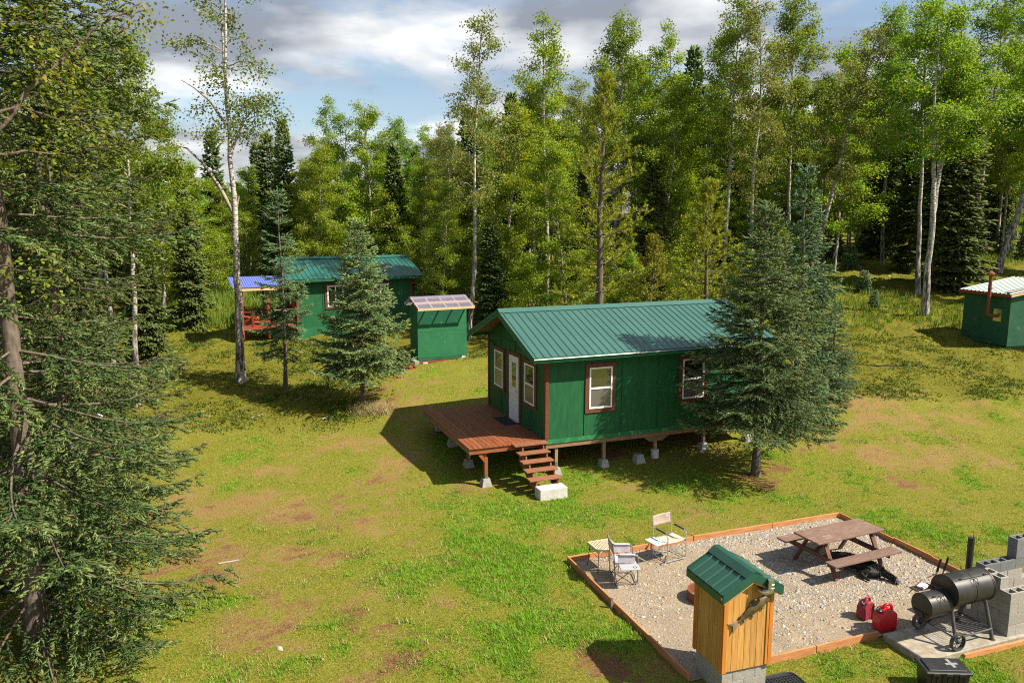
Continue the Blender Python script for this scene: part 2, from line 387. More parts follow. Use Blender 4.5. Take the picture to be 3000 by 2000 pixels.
def np_mesh(name, V, tris=None, quads=None, col=None, smooth=False):
    me = bpy.data.meshes.new(name)
    V = np.asarray(V, np.float32)
    me.vertices.add(len(V))
    me.vertices.foreach_set('co', V.ravel())
    parts, starts, tot = [], [], 0
    for F, k in ((quads, 4), (tris, 3)):
        if F is not None and len(F):
            F = np.asarray(F, np.int32)
            parts.append(F.ravel())
            starts.append(tot + np.arange(len(F), dtype=np.int32) * k)
            tot += F.size
    li, ls = np.concatenate(parts), np.concatenate(starts)
    me.loops.add(len(li))
    me.loops.foreach_set('vertex_index', li)
    me.polygons.add(len(ls))
    me.polygons.foreach_set('loop_start', ls)
    if smooth:
        me.polygons.foreach_set('use_smooth', np.ones(len(ls), bool))
    me.update(calc_edges=True)
    if col is not None:
        a = me.color_attributes.new('col', 'FLOAT_COLOR', 'POINT')
        c = np.ones((len(V), 4), np.float32)
        c[:, :col.shape[1]] = col
        a.data.foreach_set('color', c.ravel())
    return me


class MB:
    """collects simple solids into one mesh"""
    def __init__(s):
        s.v, s.f = [], []

    def add(s, vs, fs):
        o = len(s.v)
        s.v += [tuple(map(float, p)) for p in vs]
        s.f += [tuple(i + o for i in f) for f in fs]
        return s

    def box(s, c, d, R=None, ch=0.0):
        hx, hy, hz = d[0] / 2, d[1] / 2, d[2] / 2
        c = np.array(c, float)
        R = np.eye(3) if R is None else np.array(R, float)
        sg = [(-1, -1, -1), (1, -1, -1), (1, 1, -1), (-1, 1, -1), (-1, -1, 1), (1, -1, 1), (1, 1, 1), (-1, 1, 1)]
        if ch <= 0:
            vs = [c + R @ np.array((a * hx, b * hy, e * hz)) for a, b, e in sg]
            return s.add(vs, [(0, 3, 2, 1), (4, 5, 6, 7), (0, 1, 5, 4), (1, 2, 6, 5), (2, 3, 7, 6), (3, 0, 4, 7)])
        vs = []
        for a, b, e in sg:
            vs += [c + R @ np.array(p) for p in ((a * hx, b * (hy - ch), e * (hz - ch)), (a * (hx - ch), b * hy, e * (hz - ch)), (a * (hx - ch), b * (hy - ch), e * hz))]
        q = [(0, 3, 2, 1, 2), (4, 5, 6, 7, 2), (0, 1, 5, 4, 1), (2, 3, 7, 6, 1), (1, 2, 6, 5, 0), (3, 0, 4, 7, 0)]
        fs = [tuple(3 * i + k[4] for i in k[:4]) for k in q]
        for i, j, ax in ((0, 1, 0), (2, 3, 0), (4, 5, 0), (6, 7, 0), (1, 2, 1), (3, 0, 1), (5, 6, 1), (7, 4, 1), (0, 4, 2), (1, 5, 2), (2, 6, 2), (3, 7, 2)):
            p, r = [k for k in range(3) if k != ax]
            fs.append((3 * i + p, 3 * j + p, 3 * j + r, 3 * i + r))
        for i in range(8):
            fs.append((3 * i, 3 * i + 1, 3 * i + 2))
        return s.add(vs, fs)

    def bar(s, p0, p1, w, h, ch=0.0, up=(0, 0, 1)):
        p0, p1 = np.array(p0, float), np.array(p1, float)
        d = p1 - p0
        Ln = np.linalg.norm(d)
        x = d / Ln
        u = np.array(up, float)
        if abs(x @ u) > 0.99:
            u = np.array((1.0, 0, 0))
        y = np.cross(u, x); y /= np.linalg.norm(y)
        z = np.cross(x, y)
        return s.box((p0 + p1) / 2, (Ln, w, h), np.stack([x, y, z], 1), ch)

    def tube(s, pts, r, n=10, caps=True):
        pts = np.array(pts, float)
        r = np.full(len(pts), r) if np.isscalar(r) else np.array(r, float)
        V, Q = tube_np(pts, r, n)
        k = len(pts)
        s.add(V, [tuple(q) for q in Q] + ([tuple(range(n))[::-1], tuple(range((k - 1) * n, k * n))] if caps else []))
        return s

    def prism(s, poly, p, ux, uy, n, d0, d1):
        """polygon in the (ux,uy) plane through p, extruded along n from d0 to d1"""
        p, ux, uy, n = (np.array(q, float) for q in (p, ux, uy, n))
        k = len(poly)
        vs = [p + ux * a + uy * b + n * d for d in (d0, d1) for a, b in poly]
        fs = [tuple(range(k))[::-1], tuple(range(k, 2 * k))] + [(i, (i + 1) % k, k + (i + 1) % k, k + i) for i in range(k)]
        return s.add(vs, fs)

    def lathe(s, prof, c=(0, 0, 0), n=20, R=None, caps=True):
        """profile of (radius, height) turned round the z axis, then rotated by R"""
        R = np.eye(3) if R is None else np.array(R, float)
        c = np.array(c, float)
        vs, fs = [], []
        for r, z in prof:
            for i in range(n):
                a = 2 * math.pi * i / n
                vs.append(c + R @ np.array((r * math.cos(a), r * math.sin(a), z)))
        m = len(prof)
        for j in range(m - 1):
            for i in range(n):
                fs.append((j * n + i, j * n + (i + 1) % n, (j + 1) * n + (i + 1) % n, (j + 1) * n + i))
        if caps:
            fs += [tuple(range(n))[::-1], tuple(range((m - 1) * n, m * n))]
        return s.add(vs, fs)

    def mesh(s, name, smooth=False):
        me = bpy.data.meshes.new(name)
        me.from_pydata(s.v, [], s.f)
        bm = bmesh.new(); bm.from_mesh(me)
        bmesh.ops.recalc_face_normals(bm, faces=bm.faces)
        bm.to_mesh(me); bm.free()
        if smooth:
            for p in me.polygons:
                p.use_smooth = True
            try:
                me.set_sharp_from_angle(angle=math.radians(40))
            except Exception:
                pass
        return me

    def build(s, name, mat, parent=None, smooth=False):
        return link(name, s.mesh(name, smooth), MAT[mat] if isinstance(mat, str) else mat, parent)


def tube_np(P, r, n):
    """rings of n vertices round the polyline P with radii r"""
    P = np.asarray(P, float)
    T = np.gradient(P, axis=0)
    T /= np.linalg.norm(T, axis=1, keepdims=True) + 1e-9
    ref = np.array((0.0, 0, 1)) if abs(T[0, 2]) < 0.9 else np.array((1.0, 0, 0))
    U = np.cross(ref, T[0]); U /= np.linalg.norm(U)
    Us = []
    for t in T:
        U = U - t * (U @ t)
        U /= np.linalg.norm(U) + 1e-9
        Us.append(U)
    Us = np.array(Us)
    Ws = np.cross(T, Us)
    a = np.arange(n) * 2 * math.pi / n
    V = P[:, None, :] + r[:, None, None] * (np.cos(a)[None, :, None] * Us[:, None, :] + np.sin(a)[None, :, None] * Ws[:, None, :])
    i = np.arange(n); j = (i + 1) % n
    base = (np.arange(len(P) - 1) * n)[:, None]
    Q = np.stack([base + i, base + j, base + n + j, base + n + i], -1).reshape(-1, 4)
    return V.reshape(-1, 3), Q


def rotz(a):
    c, s = math.cos(a), math.sin(a)
    return np.array(((c, -s, 0), (s, c, 0), (0, 0, 1)))


def pipe_pts(pts, rad, k=5):
    """polyline with its inner corners rounded"""
    pts = [np.array(p, float) for p in pts]
    out = [pts[0]]
    for a, b, c in zip(pts, pts[1:], pts[2:]):
        d0, d1 = a - b, c - b
        l0, l1 = np.linalg.norm(d0), np.linalg.norm(d1)
        q = min(rad, l0 * 0.49, l1 * 0.49)
        p0, p1 = b + d0 / l0 * q, b + d1 / l1 * q
        for t in np.linspace(0, 1, k):
            out.append((1 - t) ** 2 * p0 + 2 * t * (1 - t) * b + t * t * p1)
    out.append(pts[-1])
    return out


# ------------------------------------------------------------------ terrain
def _hash(ix, iy, seed):
    h = (ix.astype(np.int64) * 374761393 + iy.astype(np.int64) * 668265263 + seed * 974711) & 0xFFFFFFFF
    h = ((h ^ (h >> 13)) * 1274126177) & 0xFFFFFFFF
    return ((h ^ (h >> 16)) & 0xFFFF) / 65535.0


def vnoise(x, y, seed=0):
    ix, iy = np.floor(x), np.floor(y)
    fx, fy = x - ix, y - iy
    fx, fy = fx * fx * (3 - 2 * fx), fy * fy * (3 - 2 * fy)
    a, b = _hash(ix, iy, seed), _hash(ix + 1, iy, seed)
    c, d = _hash(ix, iy + 1, seed), _hash(ix + 1, iy + 1, seed)
    return (a * (1 - fx) + b * fx) * (1 - fy) + (c * (1 - fx) + d * fx) * fy


def fbm(x, y, seed=0, oct=4, g=0.5):
    t, a, w = 0, 1.0, 0
    for i in range(oct):
        t = t + a * vnoise(x * 2 ** i + i * 17.3, y * 2 ** i - i * 9.1, seed + i)
        w += a
        a *= g
    return t / w


def sst(a, b, x):
    t = np.clip((x - a) / (b - a), 0, 1)
    return t * t * (3 - 2 * t)


def base_z(X, Y):
    X, Y = np.asarray(X, float), np.asarray(Y, float)
    z = np.where(Y < 20.2, 0, np.where(Y < 23.2, 0.13 * (Y - 20.2) ** 2 / 6, 0.13 * (np.minimum(Y, 46) - 21.7)))
    d = np.maximum(Y - 46, 0)
    zr = 2.1 * np.tanh(0.13 * d / 2.1)
    zl = 0.5 * np.tanh(0.13 * d / 0.5) - 4.2 * sst(50, 84, Y) + 5.0 * sst(120, 260, Y)
    w = sst(-0.16, 0.12, X / np.maximum(Y, 1))
    return z + w * zr + (1 - w) * zl


PAD_A = math.radians(20.4)                                   # gravel pad runs parallel to the cabin, roughly
PAD_O = np.array((1.22, 16.22))                              # its far-left corner
PE1 = np.array((math.cos(PAD_A), math.sin(PAD_A)))
PE2 = np.array((math.sin(PAD_A), -math.cos(PAD_A)))          # towards the camera
PAD_L, PAD_W = 7.42, 4.78


def pad_uv(X, Y):
    dx, dy = np.asarray(X) - PAD_O[0], np.asarray(Y) - PAD_O[1]
    return dx * PE1[0] + dy * PE1[1], dx * PE2[0] + dy * PE2[1]


def padpt(u, v, z=0.0):
    p = PAD_O + PE1 * u + PE2 * v
    return (p[0], p[1], z)


def in_pad(X, Y, m=0.0):
    u, v = pad_uv(X, Y)
    return (u > -m) & (u < PAD_L + m) & (v > -m) & (v < PAD_W + m)


CAB_O, CAB_A = np.array((0.96, 21.757)), 0.37674
CW, CL = 4.76, 7.32                                           # cabin width (gable) and length
DECK_Z = 1.15


def cab_ab(X, Y):
    dx, dy = np.asarray(X) - CAB_O[0], np.asarray(Y) - CAB_O[1]
    c, s = math.cos(CAB_A), math.sin(CAB_A)
    return dx * c + dy * s, -dx * s + dy * c


def hummock(X, Y):
    """how uneven the moss is here, in metres"""
    back = sst(27, 34, Y) * 0.14 + sst(33, 42, Y) * 0.12
    side = sst(9.5, 16, X) * sst(24, 31, Y) * 0.14 + sst(-6, -10, X) * sst(22, 27, Y) * 0.05
    return 0.035 + back * 0.75 + side


def ground_z(X, Y):
    X, Y = np.asarray(X, float), np.asarray(Y, float)
    z = base_z(X, Y)
    amp = hummock(X, Y)
    n = fbm(X * 0.75, Y * 0.75, 5, 4, 0.5) - 0.5
    n2 = np.abs(fbm(X * 1.7 + 9, Y * 1.7, 23, 3, 0.5) - 0.5)
    calm = 1 - np.where(in_pad(X, Y, 0.35), 1.0, 0.0)
    a, b = cab_ab(X, Y)
    und = (a > -2.6) & (a < CL + 0.5) & (b > -1.8) & (b < CW + 0.4)
    amp = np.where(und, 0.03, amp) * np.where(Y > 70, 3.0, 1.0)
    return z + calm * amp * (2.0 * n - 1.1 * n2) - np.where(in_pad(X, Y, -0.02), 0.05, 0.0)


def pix_ray(u, v):
    x, z = (u - 1500) / FPX, -(v - 1000) / FPX
    return np.array((x, math.cos(PITCH) + z * math.sin(PITCH), -math.sin(PITCH) + z * math.cos(PITCH)))


def at(u, v, off=0.0):
    """where the ground lies that the photo shows at (u, v)"""
    r = pix_ray(u, v)
    t = np.linspace(6, 140, 13401)
    P = r[None] * t[:, None]
    i = int(np.argmax(P[:, 2] + CAMZ < base_z(P[:, 0], P[:, 1]) + off))
    return float(P[i, 0]), float(P[i, 1])


def at_depth(u, Y):
    """ground position on the photo column u at the distance Y"""
    z = float(base_z(0, Y)) - CAMZ
    return (u - 1500) / FPX * (Y * math.cos(PITCH) - z * math.sin(PITCH)), Y


def z_seen(X, Y, v):
    """height at (X, Y) that the photo shows on row v"""
    t = (1000 - v) / FPX
    return CAMZ + Y * (t * math.cos(PITCH) - math.sin(PITCH)) / (math.cos(PITCH) + t * math.sin(PITCH))


# what grows where: blobs given as (photo u, v, radius in metres, weight)
def blobs(X, Y, L):
    o = np.zeros_like(X)
    for u, v, r, w in L:
        x, y = at(u, v)
        d2 = ((X - x) ** 2 + ((Y - y) * 0.85) ** 2) / (r * r)
        o = np.maximum(o, w * np.exp(-d2 * 1.3))
    return o


LUSH = [(1480, 1700, 2.6, .95), (1620, 1540, 2.2, .95), (1350, 1850, 1.8, .8), (1450, 1600, 2.6, .8), (1560, 1800, 2.0, .85), (1680, 1470, 2.2, .8), (2800, 1600, 2.4, .6), (2300, 1480, 1.8, .5), (1500, 1480, 1.4, 1), (1650, 1500, 1.6, 1), (1450, 1600, 1.2, .9), (1400, 1750, 1.2, .9), (1480, 1870, 1.1, .9), (1580, 1700, 1.0, 1),
        (1350, 1420, 1.0, .7), (1800, 1490, 1.5, .8), (2080, 1490, 1.3, .8), (2800, 1600, 1.6, .8), (2950, 1560, 1.5, .7), (2620, 1560, 1.2, .6), (1300, 1900, 1.0, .7),
        (1640, 1830, 1.0, .9), (1780, 1900, 1.0, .8), (2500, 1960, 1.2, .8), (2850, 1960, 1.3, .8), (1330, 1560, .9, .7), (1250, 1120, .9, .6), (2350, 1470, 1.1, .5),
        (1730, 1620, 1.1, .9), (1950, 1420, 1.2, .6), (600, 905, 3.0, 1), (1180, 1460, .8, .5), (1560, 1390, .8, .8), (1420, 1830, .8, .8)]
BARE = [(900, 1550, 2.4, .5), (740, 1800, 2.0, .5), (1080, 1640, 1.5, .45), (1180, 1900, 1.2, .5), (2450, 1330, 2, .35), (1050, 1815, .9, .9), (1000, 1610, .8, .7), (960, 1470, .7, .6), (1290, 1650, .7, .6), (1180, 1930, .6, 1), (1300, 1465, .8, .7), (2230, 1410, 1.2, 1), (2280, 1370, .9, .7),
        (850, 1760, 1.0, .6), (720, 1900, 1.0, .6), (1400, 1365, .9, .6), (1850, 1370, .8, .7), (1450, 1275, 1.6, .9), (480, 1215, .7, .9), (1130, 1160, 1.0, .6), (900, 1120, .9, .5),
        (1750, 1960, 1.1, .7), (2480, 1350, .8, .5), (2650, 1400, .9, .5), (1600, 1300, 1.5, .8), (1750, 1310, 1.5, .8), (1950, 1290, 1.5, .7), (1700, 1240, 2, .8), (1980, 1245, 2, .8), (560, 1700, 1.2, .7),
        (880, 1480, .6, .6), (1100, 1400, .6, .5), (700, 1600, 1.0, .5), (960, 1330, .6, .4), (1500, 1650, .5, .4)]
TAN = [(820, 1560, 3.4, .7), (700, 1850, 2.4, .7), (640, 1400, 2.5, .5), (800, 1500, 2.2, .8), (900, 1680, 1.6, .8), (720, 1860, 1.4, .8), (2600, 1250, 3.0, .8), (2760, 1310, 2.6, .7), (2520, 1330, 1.8, .7), (950, 1900, 1.2, .8), (1150, 1370, 1.2, .7),
       (1190, 1200, 1.6, .7), (2650, 1130, 2.5, .6), (1000, 1290, 1.4, .5), (620, 1950, 1.2, .8), (1100, 1720, 1.2, .7), (2430, 1230, 1.8, .8), (850, 1350, 1.4, .5)]


def masks(X, Y):
    f1 = fbm(X * 0.9 + 3, Y * 0.9, 41, 4, 0.55)
    f2 = fbm(X * 2.3, Y * 2.3 + 7, 47, 3, 0.55)
    near = 1 - sst(30, 40, Y)
    f3 = fbm(X * 5.5 + 2, Y * 5.5, 53, 2, 0.5)
    lush = np.clip(blobs(X, Y, LUSH) * 0.8 + (f1 - 0.5) * 1.9 + (f2 - .5) * 1.2 + (f3 - .5) * .7 + .05, 0, 1)
    bare = np.clip(blobs(X, Y, BARE) * 1.0 + (f2 - 0.5) * 1.1 - 0.16 + (0.5 - f1) * 1.2 + (f3 - .5) * 1.0, 0, 1)
    tan = np.clip(blobs(X, Y, TAN) * 0.75 + (f1 - 0.5) * -1.8 + (f2 - .5) * 1.1 + (f3 - .5) * 1.1 + .08, 0, 1)
    moss = np.clip(sst(-3.0, -6.5, X) * sst(23.5, 27.5, Y) + sst(31, 36, Y) + sst(10, 15, X) * sst(26, 31, Y), 0, 1)
    return lush * near, bare, tan * near, moss

# ------------------------------------------------------------------ ground sheet
def axis(lo, hi, step, far, g=1.22):
    a = list(np.arange(lo, hi + 1e-6, step))
    s, x = step, hi
    while x < far:
        s *= g; x += s; a.append(x)
    s, x = step, lo
    b = []
    while x > -far:
        s *= g; x -= s; b.append(x)
    return np.array(b[::-1] + a)


def ground_material():
    m, nt, b = _base('ground_cover')
    N, L = nt.nodes, nt.links
    at_ = N.new('ShaderNodeAttribute'); at_.attribute_name = 'col'
    sep = N.new('ShaderNodeSeparateColor'); L.new(at_.outputs['Color'], sep.inputs[0])
    tc = N.new('ShaderNodeTexCoord')

    def noise(scale, detail=6, rough=0.6, st=(1, 1, 1)):
        mp = N.new('ShaderNodeMapping'); mp.inputs['Scale'].default_value = st
        L.new(tc.outputs['Object'], mp.inputs[0])
        n = N.new('ShaderNodeTexNoise'); n.inputs['Scale'].default_value = scale; n.inputs['Detail'].default_value = detail; n.inputs['Roughness'].default_value = rough
        L.new(mp.outputs[0], n.inputs['Vector'])
        return n

    def ramp(n, *st):
        r = N.new('ShaderNodeValToRGB')
        e = r.color_ramp.elements
        e[0].position, e[0].color = st[0][0], (*st[0][1], 1)
        e[1].position, e[1].color = st[-1][0], (*st[-1][1], 1)
        for p, c in st[1:-1]:
            q = e.new(p); q.color = (*c, 1)
        L.new(n.outputs['Fac'], r.inputs[0])
        return r.outputs['Color']

    def mix(f, a, c):
        x = N.new('ShaderNodeMix'); x.data_type = 'RGBA'
        L.new(f, x.inputs['Factor']); L.new(a, x.inputs['A']); L.new(c, x.inputs['B'])
        return x.outputs['Result']

    def sharpen(ch, lo, hi):
        """mask channel broken up by fine noise"""
        ad = N.new('ShaderNodeMath'); ad.operation = 'MULTIPLY_ADD'; ad.inputs[1].default_value = 1.9
        sb = N.new('ShaderNodeMath'); sb.operation = 'SUBTRACT'; sb.inputs[1].default_value = 0.5
        L.new(fine.outputs['Fac'], sb.inputs[0]); L.new(sb.outputs[0], ad.inputs[0]); L.new(ch, ad.inputs[2])
        mr = N.new('ShaderNodeMapRange'); mr.interpolation_type = 'SMOOTHSTEP'
        mr.inputs['From Min'].default_value = lo; mr.inputs['From Max'].default_value = hi
        L.new(ad.outputs[0], mr.inputs['Value'])
        return mr.outputs[0]

    fine = noise(13, 10, 0.78)
    n_a, n_b, n_c = noise(22, 6, 0.7), noise(34, 6, 0.75), noise(14, 6, 0.7)
    grass = ramp(n_a, (0.3, (0.055, 0.06, 0.008)), (0.5, (0.155, 0.16, 0.02)), (0.7, (0.28, 0.25, 0.05)))
    lush = ramp(n_b, (0.3, (0.055, 0.095, 0.008)), (0.55, (0.13, 0.21, 0.014)), (0.72, (0.22, 0.28, 0.028)))
    dry = ramp(n_b, (0.28, (0.09, 0.055, 0.02)), (0.5, (0.22, 0.15, 0.05)), (0.74, (0.38, 0.29, 0.13)))
    bare = ramp(n_b, (0.28, (0.05, 0.024, 0.012)), (0.5, (0.16, 0.078, 0.038)), (0.74, (0.34, 0.21, 0.115)))
    moss = ramp(n_c, (0.3, (0.045, 0.05, 0.008)), (0.5, (0.125, 0.125, 0.014)), (0.72, (0.22, 0.19, 0.028)))
    c = mix(sharpen(sep.outputs['Blue'], 0.3, 0.95), grass, dry)
    c = mix(sharpen(sep.outputs['Red'], 0.3, 0.85), c, lush)
    # alpha holds the moss mask
    c = mix(sharpen(at_.outputs['Alpha'], 0.35, 0.8), c, moss)
    c = mix(sharpen(sep.outputs['Green'], 0.35, 0.85), c, bare)
    L.new(c, b.inputs['Base Color'])
    b.inputs['Roughness'].default_value = 0.95
    b.inputs['Specular IOR Level'].default_value = 0.1
    bp = N.new('ShaderNodeBump'); bp.inputs['Strength'].default_value = 0.9; bp.inputs['Distance'].default_value = 0.04
    nb = noise(26, 8, 0.75)
    L.new(nb.outputs['Fac'], bp.inputs['Height']); L.new(bp.outputs[0], b.inputs['Normal'])
    return m


def build_ground():
    xs, ys = axis(-16, 22, 0.19, 1500), axis(9.5, 42, 0.19, 1500)
    X, Y = np.meshgrid(xs, ys)
    sh = X.shape
    X, Y = X.ravel(), Y.ravel()
    Z = ground_z(X, Y)
    lush, bare, tan, moss = masks(X, Y)
    i = np.arange(sh[0] * sh[1]).reshape(sh)
    Q = np.stack([i[:-1, :-1], i[:-1, 1:], i[1:, 1:], i[1:, :-1]], -1).reshape(-1, 4)
    me = np_mesh('ground', np.stack([X, Y, Z], 1), quads=Q, col=np.stack([lush, bare, tan, moss], 1), smooth=True)
    return tag(link('ground', me, ground_material()), kind='structure')


build_ground()


# ------------------------------------------------------------------ grass, stones and other stuff
def blades(name, X, Y, h, w, lean, colr, nb=3, seed=1, spread=0.03):
    """nb narrow triangles per tuft"""
    r = np.random.default_rng(seed)
    n = len(X)
    X, Y, h, w, lean = (np.repeat(np.broadcast_to(q, (n,)), nb) for q in (X, Y, h, w, lean))
    C = np.repeat(colr, nb, 0)
    X = X + r.normal(0, spread, n * nb); Y = Y + r.normal(0, spread, n * nb)
    Z = ground_z(X, Y) - 0.008
    a = r.uniform(0, 2 * np.pi, n * nb)
    l = lean * r.uniform(0.3, 1.3, n * nb) * h
    hh = h * r.uniform(0.6, 1.25, n * nb)
    ww = w * r.uniform(0.7, 1.3, n * nb)
    b = a + np.pi / 2 + r.normal(0, .5, n * nb)
    P = np.stack([X, Y, Z], 1)
    side = np.stack([np.cos(b) * ww / 2, np.sin(b) * ww / 2, np.zeros_like(b)], 1)
    tip = P + np.stack([np.cos(a) * l, np.sin(a) * l, hh], 1)
    V = np.stack([P - side, P + side, tip], 1).reshape(-1, 3)
    F = np.arange(len(V)).reshape(-1, 3)
    C = np.repeat(np.clip(C * r.uniform(0.75, 1.25, (n * nb, 1)), 0, 1), 3, 0)
    return link(name, np_mesh(name, V, tris=F, col=C), MAT['grass'])


def mixc(a, b, t):
    t = np.clip(np.asarray(t), 0, 1)[:, None]
    return np.array(a)[None] * (1 - t) + np.array(b)[None] * t


def blocked(X, Y):
    u, v = pad_uv(X, Y)
    a, b = cab_ab(X, Y)
    bl = (u > -0.03) & (u < PAD_L + 0.03) & (v > -0.03) & (v < PAD_W + 0.03)
    bl |= (u > 3.86) & (u < 8.0) & (v > 4.7) & (v < 5.84)
    bl |= (a > -.9) & (a < -.03) & (b > -1.62) & (b < -1.18)
    return bl


def build_grass():
    r = np.random.default_rng(77)
    # lawn near the camera and round the cabin
    out = []
    n = 420000
    Y = r.uniform(10.3, 34, n); X = r.uniform(-1, 1, n) * (Y * 0.66 + 2.5)
    keep = r.uniform(0, 1, n) < np.where(Y < 18, 1.0, np.where(Y < 25, .72, .42))
    X, Y = X[keep], Y[keep]
    lush, bare, tan, moss = masks(X, Y)
    a, b = cab_ab(X, Y)
    under = (a > -2.2) & (a < CL) & (b > 0.3) & (b < CW)
    dens = np.clip(0.34 + lush * 0.75 - bare * 0.4 - tan * 0.1 - moss * 0.1, 0.06, 1) * np.where(under, 0.25, 1)
    k = (r.uniform(0, 1, len(X)) < dens) & ~blocked(X, Y)
    X, Y, lush, tan, moss = X[k], Y[k], lush[k], tan[k], moss[k]
    h = 0.022 + 0.042 * lush ** 1.5 + r.exponential(0.012, len(X)) * (0.4 + lush)
    c = mixc((0.27, 0.215, 0.04), (0.145, 0.3, 0.014), lush * 1.05 + r.normal(0.08, .3, len(X)))
    straw = r.uniform(0, 1, len(X)) < (0.06 + 0.3 * tan)
    c[straw] = (0.42, 0.32, 0.14)
    brown = r.uniform(0, 1, len(X)) < (0.05 + 0.45 * bare[k])
    c[brown] = (0.19, 0.105, 0.05)
    c = np.where((moss > .5)[:, None] & (r.uniform(0, 1, len(X)) < .7)[:, None], mixc((0.19, 0.165, 0.02), (0.1, 0.13, 0.016), r.uniform(0, 1, len(X))), c)
    g = blades('lawn_grass', X, Y, h, np.where(Y > 24, 0.022, 0.015), 0.9, c, 3, 5, 0.03)
    tag(g, 'short patchy green and straw coloured grass of the lawn', 'grass', kind='stuff')
    # broad-leaved weeds in the greenest patches
    n = 16000
    Y = r.uniform(10.5, 24, n); X = r.uniform(-1, 1, n) * (Y * 0.66 + 1)
    lush, bare, tan, moss = masks(X, Y)
    k = (lush > .62) & ~blocked(X, Y) & (r.uniform(0, 1, n) < .55)
    c = mixc((0.1, 0.2, 0.012), (0.2, 0.26, 0.05), r.uniform(0, 1, k.sum()))
    w = blades('broadleaf_weeds', X[k], Y[k], 0.05, 0.045, 1.5, c, 4, 9, 0.03)
    tag(w, 'bright broad leaved weeds spread through the greenest lawn patches', 'weeds', kind='stuff')
    # dead straw and twigs lying flat
    n = 44000
    Y = r.uniform(10.5, 33, n); X = r.uniform(-1, 1, n) * (Y * 0.66 + 1)
    lush, bare, tan, moss = masks(X, Y)
    k = ((bare > .3) | (tan > .4)) & ~blocked(X, Y) & (r.uniform(0, 1, n) < .6)
    c = mixc((0.42, 0.34, 0.2), (0.2, 0.11, 0.06), r.uniform(0, 1, k.sum()) ** 1.5)
    s = blades('dead_grass_litter', X[k], Y[k], 0.018, 0.014, 5.5, c, 2, 13, 0.05)
    tag(s, 'dead straw and bark litter lying on the dry lawn', 'litter', kind='stuff')
    # ground cover under the forest edge: low berry bushes on the moss
    n = 150000
    Y = r.uniform(23, 62, n); X = r.uniform(-1, 1, n) * (Y * 0.67 + 3)
    lush, bare, tan, moss = masks(X, Y)
    f = fbm(X * 0.8, Y * 0.8, 91, 3)
    a, b = cab_ab(X, Y)
    k = (moss > .35) & (r.uniform(0, 1, n) < np.clip((f - .32) * 2.6, 0.1, 1)) & ((a < -2.5) | (b > CW) | (a > CL))
    X, Y, f = X[k], Y[k], f[k]
    c = mixc((0.17, 0.17, 0.018), (0.07, 0.12, 0.013), np.clip((f - .35) * 3, 0, 1) + r.normal(0, .3, len(X)))
    u = blades('berry_ground_cover', X, Y, 0.05 + 0.11 * np.clip(f - .3, 0, 1), 0.06, 0.9, c, 3, 21, 0.07)
    tag(u, 'low mossy berry bushes covering the forest floor', 'ground cover', kind='stuff')
    # tall meadow grass beyond the far cabin and along the wood
    n = 60000
    Y = r.uniform(38, 66, n); X = r.uniform(-1, 1, n) * (Y * 0.67 + 3)
    f = fbm(X * 0.25, Y * 0.25, 71, 3)
    k = ((f > .5) | ((X < -11.5) & (X > -20) & (Y < 47))) & (r.uniform(0, 1, n) < np.where(X < -11, .95, .5))
    c = mixc((0.19, 0.22, 0.03), (0.09, 0.17, 0.02), r.uniform(0, 1, k.sum()))
    t = blades('tall_meadow_grass', X[k], Y[k], np.where(X[k] < -11, .5, .32), 0.05, 0.35, c, 3, 31, 0.1)
    tag(t, 'tall light green meadow grass along the edge of the wood', 'grass', kind='stuff')
    # the clump of dry grass at the foot of the small spruce
    x0, y0 = at(1095, 1205)
    X, Y = r.normal(x0, .35, 260), r.normal(y0, .22, 260)
    c = mixc((0.5, 0.42, 0.24), (0.24, 0.26, 0.06), r.uniform(0, 1, 260) ** 2)
    d = blades('dry_grass_clump', X, Y, .28, .014, 1.1, c, 4, 33, .03)
    tag(d, 'dry bleached grass clump at the foot of the bushy young spruce', 'grass', kind='stuff')


build_grass()


def stones(name, X, Y, Z, size, colr, seed, parent=None):
    """irregular low stones: squashed, jittered octahedra with a bevelled belt (12 triangles each)"""
    r = np.random.default_rng(seed)
    n = len(X)
    ang = np.arange(4) * 2 * np.pi / 4
    ring = np.stack([np.cos(ang), np.sin(ang), np.zeros(4)], 1)
    T = np.concatenate([ring * (1, 1, 0) + (0, 0, -.1), ring * .62 + (0, 0, .55), [[0, 0, .72]], ])
    V = T[None] * (1 + r.normal(0, .16, (n, len(T), 3)))
    s = size[:, None] * np.stack([r.uniform(.7, 1.3, n), r.uniform(.55, 1.0, n), r.uniform(.45, .85, n)], 1)
    V = V * s[:, None, :] * 0.5
    a = r.uniform(0, 2 * np.pi, n)
    c, sn = np.cos(a)[:, None], np.sin(a)[:, None]
    x, y = V[..., 0] * c - V[..., 1] * sn, V[..., 0] * sn + V[..., 1] * c
    V = np.stack([x + X[:, None], y + Y[:, None], V[..., 2] + Z[:, None]], -1)
    i = np.arange(4); j = (i + 1) % 4
    t = np.concatenate([np.stack([i, j, 4 + i], 1), np.stack([j, 4 + j, 4 + i], 1), np.stack([4 + i, 4 + j, np.full(4, 8)], 1)])
    F = (t[None] + (np.arange(n) * 9)[:, None, None]).reshape(-1, 3)
    C = np.repeat(colr, 9, 0)
    me = np_mesh(name, V.reshape(-1, 3), tris=F, col=C)
    return link(name, me, MAT['stone'], parent)


